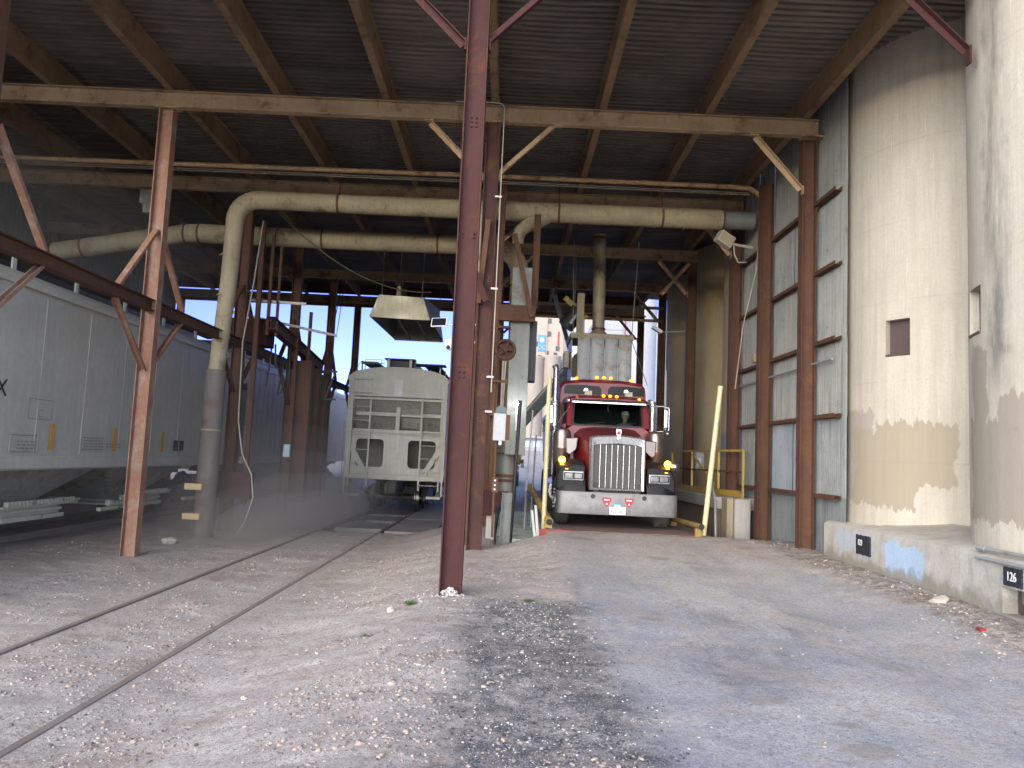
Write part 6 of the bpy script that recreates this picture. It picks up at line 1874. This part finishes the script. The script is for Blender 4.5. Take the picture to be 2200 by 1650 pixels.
for x in (1.58, 2.07, 2.24, 2.41, 2.90):
    b = MB().ball((x, 18.74, 3.655 - 0.03 * abs(x - CX) ** 2 * 3), 0.048, 0.06, 0.036).build('marker_light', M['amber_on'], tk, smooth=80)
for x, on in ((1.52, 0), (2.12, 1), (2.27, 1), (2.42, 1), (2.93, 1)):
    MB().ball((x, 17.68, 3.125 - 0.11 * abs(x - CX) ** 2), 0.042, 0.05, 0.036).build('marker_light', M['amber_on'] if on else M['amber_off'], tk, smooth=80)
for x in (1.78, 2.70):
    h = MB().box(x - 0.085, x + 0.085, 17.72, 17.84, 3.13, 3.24).build('roof_lamp_box', M['greybeige'], tk, bevel=0.01)
    MB().lathe((x - 0.05, 17.92, 3.25), (0, -1, 0), [(0, 0), (0, 0.05), (0.1, 0.05), (0.1, 0)], 16).build('roof_horn', M['chrome'], h, smooth=50)
# air cleaners, stacks, perforated shields
for s in (-1, 1):
    a = MB().lathe((CX + s * 1.03, 17.3, 1.02), (0, 0, 1), [(0, 0.0), (0, 0.15), (0.12, 0.17), (0.2, 0.195), (0.85, 0.195), (0.87, 0.205), (0.90, 0.205), (0.92, 0.195), (1.18, 0.195), (1.28, 0.17), (1.33, 0.08), (1.34, 0)], 32).build('air_cleaner', M['chromedark'], tk, smooth=40)
    for z in (1.35, 1.62):
        MB().lathe((CX + s * 1.03, 17.3, z), (0, 0, 1), [(0, 0.196), (0, 0.203), (0.025, 0.203), (0.025, 0.196)], 32).build('band', M['chrome'], a, smooth=40)
    x = CX + s * 1.15
    st = MB().tube([(x, 18.42, 1.3), (x, 18.42, 3.78), (x - 0.03, 18.45, 3.86)], [0.07, 0.07, 0.075], 20, cap=False).build('exhaust_stack', M['chrome'], tk, smooth=50) if s < 0 else MB().tube([(x, 18.42, 1.3), (x, 18.42, 3.1)], 0.08, 20).build('exhaust_stack', M['chrome'], tk, smooth=50)
    MB().lathe((x, 18.42, 2.36), (0, 0, 1), [(0, 0.09), (0, 0.12), (0.66, 0.12), (0.66, 0.09)], 24).build('heat_shield', M['perforated'], st, smooth=40)
    # mirrors
    mx = CX + s * 1.28
    fr = MB().tube([(CX + s * 0.98, 17.6, 2.93), (CX + s * 1.2, 17.48, 2.93), (mx + s * 0.06, 17.44, 2.9), (mx + s * 0.07, 17.44, 2.84), (mx + s * 0.07, 17.44, 2.42), (mx + s * 0.05, 17.44, 2.37), (CX + s * 0.98, 17.6, 2.36)], 0.013, 8).build('mirror_frame', M['chrome'], tk, smooth=60)
    MB().box(mx - 0.045, mx + 0.045, 17.40, 17.46, 2.44, 2.86).build('mirror', M['chrome'], fr, bevel=0.02)
    MB().lathe((mx, 17.40, 2.33), (0, -1, 0), [(0, 0.0), (0.03, 0.05), (0.0, 0.075), (-0.03, 0.0)], 14).build('convex_mirror', M['chrome'], fr, smooth=60)
    MB().cyl((CX + s * 1.2, 17.5, 2.36), (CX + s * 0.86, 17.6, 2.86), 0.007, 6).build('mirror_stay', M['chrome'], fr)
    MB().tube([(mx + s * 0.0, 17.46, 2.4), (mx - s * 0.02, 17.46, 3.75 if s > 0 else 2.9)], 0.007, 6).build('antenna', M['white'], fr)
    # tanks and steps
    MB().cyl((CX + s * 0.95, 18.0, 0.95), (CX + s * 0.95, 20.0, 0.95), 0.3, 28).build('fuel_tank', M['chrome'], tk, smooth=40)
    MB().box(CX + s * 0.98, CX + s * 1.18, 17.45, 17.95, 0.72, 0.76).box(CX + s * 0.98, CX + s * 1.18, 17.45, 17.95, 1.05, 1.09).build('step', M['chrome'], tk)
MB().lathe((CX + 0.93, 17.5, 3.02), (0, -1, 0), [(0, 0), (0.02, 0.05), (0, 0.06), (-0.1, 0.04), (-0.12, 0)], 14).build('spotlight', M['chrome'], tk, smooth=60)
MB().lathe((CX - 0.93, 17.5, 2.98), (0, -1, 0), [(0, 0), (0.02, 0.05), (0, 0.06), (-0.1, 0.04), (-0.12, 0)], 14).build('spotlight', M['chrome'], tk, smooth=60)

# ------------------------------------------------------------------ driver behind the wheel
def driver():
    hx, hy = CX + 0.5, 18.30
    V_, E_, Rd = [], [], []
    def node(p, r, par=None):
        V_.append(p)
        Rd.append(r)
        if par is not None:
            E_.append((par, len(V_) - 1))
        return len(V_) - 1
    pel = node((hx, hy + 0.12, 2.10), 0.15)
    bel = node((hx, hy + 0.11, 2.24), 0.145, pel)
    che = node((hx, hy + 0.10, 2.40), 0.15, bel)
    sho = node((hx, hy + 0.08, 2.50), 0.10, che)
    nec = node((hx, hy + 0.055, 2.565), 0.052, sho)
    nk2 = node((hx, hy + 0.04, 2.615), 0.052, nec)
    jaw = node((hx, hy + 0.0, 2.655), 0.068, nk2)
    mid = node((hx, hy + 0.005, 2.71), 0.080, jaw)
    cro = node((hx, hy + 0.015, 2.765), 0.078, mid)
    node((hx, hy + 0.02, 2.80), 0.05, cro)
    for s in (-1, 1):
        hip = node((hx + s * 0.1, hy + 0.0, 2.08), 0.085, pel)
        kn = node((hx + s * 0.13, hy - 0.38, 2.06), 0.065, hip)
        an = node((hx + s * 0.13, hy - 0.46, 1.74), 0.045, kn)
        node((hx + s * 0.13, hy - 0.60, 1.70), 0.04, an)
        sh = node((hx + s * 0.19, hy + 0.09, 2.47), 0.062, sho)
        el = node((hx + s * 0.25, hy - 0.08, 2.26), 0.046, sh)
        wr = node((hx + s * 0.20, hy - 0.33, 2.35), 0.030, el)
        pa = node((hx + s * 0.195, hy - 0.40, 2.37), 0.032, wr)
        for k in range(4):
            f1 = node((hx + s * (0.215 - 0.02 * k), hy - 0.455, 2.385 - 0.004 * k), 0.010, pa)
            f2 = node((hx + s * (0.21 - 0.02 * k), hy - 0.475, 2.36), 0.009, f1)
            node((hx + s * (0.205 - 0.02 * k), hy - 0.455, 2.34), 0.008, f2)
        t1 = node((hx + s * 0.165, hy - 0.40, 2.395), 0.011, pa)
        node((hx + s * 0.15, hy - 0.435, 2.40), 0.009, t1)
    me = bpy.data.meshes.new('person')
    me.from_pydata(V_, E_, [])
    o = bpy.data.objects.new('person', me)
    COL.objects.link(o)
    md = o.modifiers.new('skin', 'SKIN')
    for i, r in enumerate(Rd):
        me.skin_vertices[0].data[i].radius = (r, r)
    me.skin_vertices[0].data[0].use_root = True
    o.modifiers.new('subd', 'SUBSURF').levels = 2
    bpy.context.view_layer.update()
    m2 = bpy.data.meshes.new_from_object(o.evaluated_get(bpy.context.evaluated_depsgraph_get()))
    o.modifiers.clear()
    o.data = m2
    # nose, brow and chin pulled out of the face, eye sockets pushed in
    for v in m2.vertices:
        c = v.co
        if c.z > 2.62 and c.y < hy - 0.02:
            dx = c.x - hx
            c.y -= 0.026 * math.exp(-(dx / 0.014) ** 2 - ((c.z - 2.70) / 0.02) ** 2)
            c.y -= 0.010 * math.exp(-(dx / 0.03) ** 2 - ((c.z - 2.64) / 0.015) ** 2)
            for s in (-1, 1):
                c.y += 0.010 * math.exp(-((dx - s * 0.03) / 0.016) ** 2 - ((c.z - 2.722) / 0.014) ** 2)
    m2.materials.append(plain('sunburnt_skin', (0.55, 0.34, 0.25), 0.6))
    m2.materials.append(plain('grey_work_shirt', (0.13, 0.15, 0.16), 0.9))
    for p in m2.polygons:
        c = p.center
        hand = c.y < hy - 0.31
        p.material_index = 0 if (c.z > 2.575 or (hand and c.z > 2.2)) else 1
        p.use_smooth = True
    tag(o, 'driver in a pale cap and glasses sitting behind the truck windscreen', 'person')
    MB().loft([[(hx + 0.088 * s_ * math.cos(q), hy + 0.012 + 0.098 * s_ * math.sin(q), z) for q in [2 * math.pi * k / 20 for k in range(20)]] for z, s_ in ((2.745, 1.02), (2.785, 1.0), (2.82, 0.82), (2.84, 0.45))]).add([(hx - 0.07, hy - 0.075, 2.752), (hx + 0.07, hy - 0.075, 2.752), (hx + 0.06, hy - 0.14, 2.742), (hx, hy - 0.16, 2.742), (hx - 0.06, hy - 0.14, 2.742), (hx - 0.07, hy - 0.075, 2.745), (hx + 0.07, hy - 0.075, 2.745), (hx + 0.06, hy - 0.14, 2.735), (hx, hy - 0.16, 2.735), (hx - 0.06, hy - 0.14, 2.735)], [(0, 1, 2, 3, 4), (9, 8, 7, 6, 5), (1, 6, 7, 2), (2, 7, 8, 3), (3, 8, 9, 4), (4, 9, 5, 0)]).build('cap', plain('pale_tan_cap', (0.75, 0.70, 0.58), 0.8), o, smooth=50)
    gls = MB()
    for s in (-1, 1):
        gls.tube([(hx + s * 0.032 + 0.022 * math.cos(2 * math.pi * k / 14), hy - 0.088, 2.722 + 0.017 * math.sin(2 * math.pi * k / 14)) for k in range(15)], 0.0025, 6, cap=False)
        gls.tube([(hx + s * 0.054, hy - 0.088, 2.726), (hx + s * 0.084, hy - 0.03, 2.728), (hx + s * 0.086, hy + 0.03, 2.72)], 0.0025, 6)
    gls.build('glasses', M['black'], o)
    for s in (-1, 1):
        MB().ball((hx + s * 0.03, hy - 0.068, 2.722), 0.011, 0.008, 0.009, 10, 8).build('eye', M['stickerwhite'], o, smooth=80)
        MB().ball((hx + s * 0.083, hy + 0.02, 2.705), 0.01, 0.02, 0.03, 10, 8).build('ear', m2.materials[0], o, smooth=80)
    MB().box(hx - 0.022, hx + 0.022, hy - 0.079, hy - 0.06, 2.667, 2.672).build('mouth', plain('lip_brown', (0.25, 0.10, 0.08), 0.6), o)
driver()

# ------------------------------------------------------------------ grain trailer coupled behind
tr = thing('grain_trailer', 'pale mint hopper bottom trailer coupled behind the red truck', 'trailer', (CX, 21.0, ZD))
rings = []
for (y, w, z0) in ((21.0, 1.06, 2.35), (21.05, 1.06, 2.2), (22.4, 1.06, 1.4), (22.9, 1.06, 1.2), (25.4, 1.06, 1.2), (26.6, 1.06, 2.2)):
    rings.append([(CX - w, y, z0 + 0.35), (CX - 0.5, y, z0 - 0.2), (CX + 0.5, y, z0 - 0.2), (CX + w, y, z0 + 0.35), (CX + w, y, 2.95), (CX - w, y, 2.95)])
MB().loft(rings).build('body', M['mintpaint'], tr, bevel=0.01)
for s in (-1, 1):
    MB().box(CX + s * 1.06, CX + s * 1.10, 20.95, 26.6, 2.88, 3.0).build('top_rail', M['mintpaint'], tr)
    for k in range(6):
        MB().box(CX + s * 1.06, CX + s * 1.09, 21.2 + k * 0.98, 21.27 + k * 0.98, 2.55, 2.88).build('side_post', M['mintpaint'], tr)
    for yy in (25.2, 26.3):
        t_ = MB().lathe((CX + s * 0.78, yy, ZD + 0.5), (1, 0, 0), [(-0.26, 0.3), (-0.26, 0.45), (-0.22, 0.5), (0.22, 0.5), (0.26, 0.45), (0.26, 0.3)], 32).build('tyre', M['tyre'], tr, smooth=35)
        MB().lathe((CX + s * 0.78, yy, ZD + 0.5), (s, 0, 0), [(0.2, 0.3), (0.05, 0.24), (0.1, 0.0)], 24).build('rim', M['chrome'], t_, smooth=40)
MB().box(CX - 0.4, CX + 0.4, 21.1, 26.5, 0.85, 1.0).build('chassis', M['grime'], tr)
# ------------------------------------------------------------------ beyond the shed
M['farconc'] = weathered('far_pale_concrete', (0.36, 0.31, 0.26), (0.31, 0.265, 0.22), None, 0, 0.4, (0.25, 0.21, 0.17), 0.9, 0, 0.1, 0.3)
M['farwhite'] = weathered('far_white_metal', (0.33, 0.33, 0.345), (0.28, 0.28, 0.295), None, 0, 0.3, (0.48, 0.46, 0.46), 0.7, 0, 0.1, 0.4)
M['farwindow'] = plain('far_dark_window', (0.03, 0.028, 0.03), 0.3)
M['farpane'] = plain('far_pale_pane', (0.5, 0.54, 0.6), 0.3)
M['truckdark'] = plain('dark_pickup_paint', (0.03, 0.025, 0.025), 0.3, 0, 0.5)
M['skyglass'] = plain('pickup_glass', (0.10, 0.14, 0.18), 0.05, 0.5)
ge = thing('grain_elevator', 'tall pale concrete grain elevator with dark windows far beyond the shed', 'grain elevator', (5, 120, 2))
MB().box(2.6, 9.4, 118, 132, 0, 48).build('tower', M['farconc'], ge, bevel=0.1)
MB().box(5.1, 5.25, 117.8, 118, 2, 48).box(7.6, 7.75, 117.8, 118, 2, 48).build('rib', M['farconc'], ge)
for (x, r, h) in ((0.6, 1.7, 16.2), (3.4, 1.55, 16.3), (6.0, 1.3, 16.6), (-2.6, 1.7, 16.2)):
    s_ = MB().lathe((x, 116.4, 0), (0, 0, 1), [(0, r), (h, r), (h + 0.15, r + 0.12), (h + 0.4, r + 0.12), (h + 0.45, 0)], 40).build('silo_tube', M['farconc'], ge, smooth=40)
for (x, z) in ((5.55, 22.6), (5.55, 20.6), (5.3, 17.6), (4.2, 16.9), (6.6, 17.4), (6.9, 18.4), (2.9, 17.0), (5.5, 25), (3.6, 19.0)):
    MB().box(x - 0.28, x + 0.28, 117.9, 118.02, z - 0.38, z + 0.38).build('window', M['farwindow'], ge)
MB().box(6.85, 7.1, 117.86, 118.0, 18.9, 21).build('red_marking', M['red_edge'], ge)
sg = MB().box(3.9, 5.0, 117.85, 117.98, 17.9, 20.4).build('blue_sign', plain('sign_blue', (0.05, 0.22, 0.50), 0.6), ge)
MB().lathe((4.5, 117.84, 19.6), (0, -1, 0), [(0, 0.4), (0.05, 0.4), (0.05, 0)], 20).build('sign_disc', M['farwhite'], sg)
lettering('DC', 'lettering', M['farwhite'], sg, (4.5, 117.8, 18.45), (1, 0, 0), (0, 0, 1), 0.95, 0.06)
t = thing('white_tank', 'slim bluish white tank with a girdle ring beyond the shed opening', 'tank', (6.2, 70, 0))
MB().lathe((5.75, 70, 0), (0, 0, 1), [(0, 0.75), (9.5, 0.75), (9.6, 0.85), (9.75, 0.85), (9.85, 0.75), (15, 0.72), (15.6, 0.3)], 28).build('shell', M['farwhite'], t, smooth=40)
t = thing('metal_silo', 'silvery corrugated metal silo right behind the spout hood far outside', 'silo', (9.6, 58, 0))
MB().lathe((9.5, 58, 0), (0, 0, 1), [(0, 1.25), (18, 1.25), (19.5, 0.2)], 40).build('shell', M['farwhite'], t, smooth=40)
MB().box(8.18, 8.28, 56.6, 56.7, 0, 20).build('ladder_pipe', M['red_edge'], t)
t = thing('metal_building', 'white metal building with a thin band high beyond the hood', 'building', (9, 75, 0))
MB().box(8.3, 16, 74, 86, 0, 16).build('wall', M['farwhite'], t)
MB().box(8.25, 16.05, 73.95, 86.05, 14.2, 14.32).build('trim_band', M['farconc'], t)
t = thing('concrete_building', 'pale flat concrete wall block between tank and spout hood far outside', 'building', (6.2, 90, 0))
MB().box(6.75, 9.2, 90, 100, 0, 26).build('wall', M['farconc'], t)
t = thing('low_shed', 'long low white shed with a row of pale window panels on the dirt bank', 'building', (0, 66, 2))
MB().box(-8, 3.0, 67, 75, 2.0, 3.35).build('wall', M['farwhite'], t)
MB().prism([(-8.3, 3.35), (3.3, 3.35), (3.3, 3.5), (-8.3, 3.5)], (0, 66.6, 0), (1, 0, 0), (0, 0, 1), (0, 1, 0), 9).build('roof', M['farwhite'], t)
for k in range(14):
    MB().box(-7.6 + k * 0.75, -7.0 + k * 0.75, 66.95, 67.0, 2.6, 3.1).build('window', M['farpane'], t)
MB().box(-8, 3.0, 66.96, 67.02, 1.4, 2.25).build('base_wall', M['brownwall'], t)
# pickup truck parked outside
pk = thing('pickup_truck', 'dark pickup truck parked outside beyond the pit', 'pickup', (0.2, 40, 0.15))
px, py, pz = -0.35, 40.0, gz(0, 40)
MB().loft([[(px - w, y, pz + z0), (px + w, y, pz + z0), (px + w, y, pz + z1), (px + w * 0.94, y, pz + z1 + 0.06), (px - w * 0.94, y, pz + z1 + 0.06), (px - w, y, pz + z1)] for (y, w, z0, z1) in ((40, 0.9, 0.5, 0.9), (40.1, 0.96, 0.38, 1.02), (41.4, 0.98, 0.38, 1.12), (45.4, 0.98, 0.4, 1.12))]).build('body', M['truckdark'], pk, smooth=30)
MB().loft([[(px - w, y, pz + 1.1), (px + w, y, pz + 1.1), (px + w * 0.86, y2, pz + 1.78), (px - w * 0.86, y2, pz + 1.78)] for (y, y2, w) in ((41.2, 41.9, 0.93), (43.6, 43.5, 0.93))]).build('cabin', M['truckdark'], pk, bevel=0.03)
MB().prism([(-0.8, 0.03), (0.8, 0.03), (0.68, 0.62), (-0.68, 0.62)], (px, 41.16, pz + 1.12), (1, 0, 0), Vector((0, 0.70, 0.68)).normalized() * 1.0, Vector((0, -0.68, 0.70)), 0.02).build('windscreen', M['skyglass'], pk)
for s in (-1, 1):
    for yy in (41.0, 44.4):
        w_ = MB().lathe((px + s * 0.86, yy, pz + 0.38), (s, 0, 0), [(-0.12, 0.2), (-0.12, 0.36), (0.1, 0.38), (0.13, 0.34), (0.13, 0.22)], 24).build('wheel', M['tyre'], pk, smooth=40)
    MB().box(px + s * 0.62, px + s * 0.9, 39.96, 40.02, pz + 0.78, pz + 0.94).build('headlight', M['lens'], pk)
    MB().box(px + s * 0.98, px + s * 1.2, 41.75, 41.9, pz + 1.2, pz + 1.38).build('mirror', M['black'], pk)
MB().box(px - 0.6, px + 0.6, 39.95, 40.02, pz + 0.7, pz + 0.98).build('grille', M['black'], pk)
MB().box(px - 0.95, px + 0.95, 39.85, 40.02, pz + 0.42, pz + 0.62).build('bumper', M['black'], pk)
t = thing('yellow_loader', 'small yellow loader frame standing on the dirt bank outside', 'loader', (1.2, 58, 1))
MB().box(0.25, 1.1, 58, 59.4, 1.35, 1.9).build('body', M['yellow'], t, bevel=0.05)
for x in (0.3, 1.05):
    for y in (58.1, 59.3):
        MB().box(x - 0.05, x + 0.05, y - 0.05, y + 0.05, 1.9, 2.9).build('cab_post', M['yellow'], t)
MB().box(0.2, 1.15, 57.95, 59.45, 2.9, 2.98).build('cab_roof', M['yellow'], t)
for x in (0.2, 1.15):
    for y in (58.2, 59.2):
        MB().lathe((x, y, 1.2), (1, 0, 0), [(-0.1, 0.1), (-0.1, 0.35), (0.1, 0.35), (0.1, 0.1)], 20).build('wheel', M['tyre'], t, smooth=40)

# ------------------------------------------------------------------ grain dust hanging between the tracks
def dust(name, c, r, dens, label, col=(0.78, 0.74, 0.68)):
    m = bpy.data.materials.new('grain_dust_air')
    m.use_nodes = True
    nt = m.node_tree
    nt.nodes.clear()
    out = nt.nodes.new('ShaderNodeOutputMaterial')
    pv = nt.nodes.new('ShaderNodeVolumePrincipled')
    pv.inputs['Color'].default_value = (*col, 1)
    pv.inputs['Density'].default_value = dens
    pv.inputs['Anisotropy'].default_value = 0.2
    nt.links.new(pv.outputs[0], out.inputs['Volume'])
    o = MB().ball(c, r[0], r[1], r[2], 32, 20).build(name, m, None, smooth=180)
    tag(o, label, 'dust', 'drifting grain dust', 'stuff')
dust('dust_cloud', (-5.5, 21.0, -0.1), (1.2, 5.2, 0.6), 0.34, 'densest low puff of grain dust over the rails by the railcar wheels')
dust('dust_cloud', (-5.5, 21.0, 0.0), (1.6, 6.0, 1.0), 0.12, 'soft grain dust just round the densest low puff')
dust('dust_cloud', (-5.5, 20.8, 0.1), (2.1, 6.8, 1.5), 0.04, 'thinner grain dust rising over the low puff')
dust('dust_cloud', (-5.6, 20.6, 0.2), (2.7, 7.6, 2.1), 0.02, 'thin outer fringe of the dust rising beside the railcar')
dust('dust_cloud', (-7.6, 18.5, 1.2), (4.6, 8.0, 3.0), 0.010, 'thin veil of grain dust between the left posts and railcars')
dust('dust_cloud', (-10.6, 16.5, 5.9), (3.2, 4.5, 1.5), 0.018, 'faint dust drifting under the roof above the left railcars')
dust('dust_cloud', (-10.4, 17.5, 5.4), (4.6, 8.0, 2.2), 0.009, 'pale dust haze filling the left bay above the railcars')
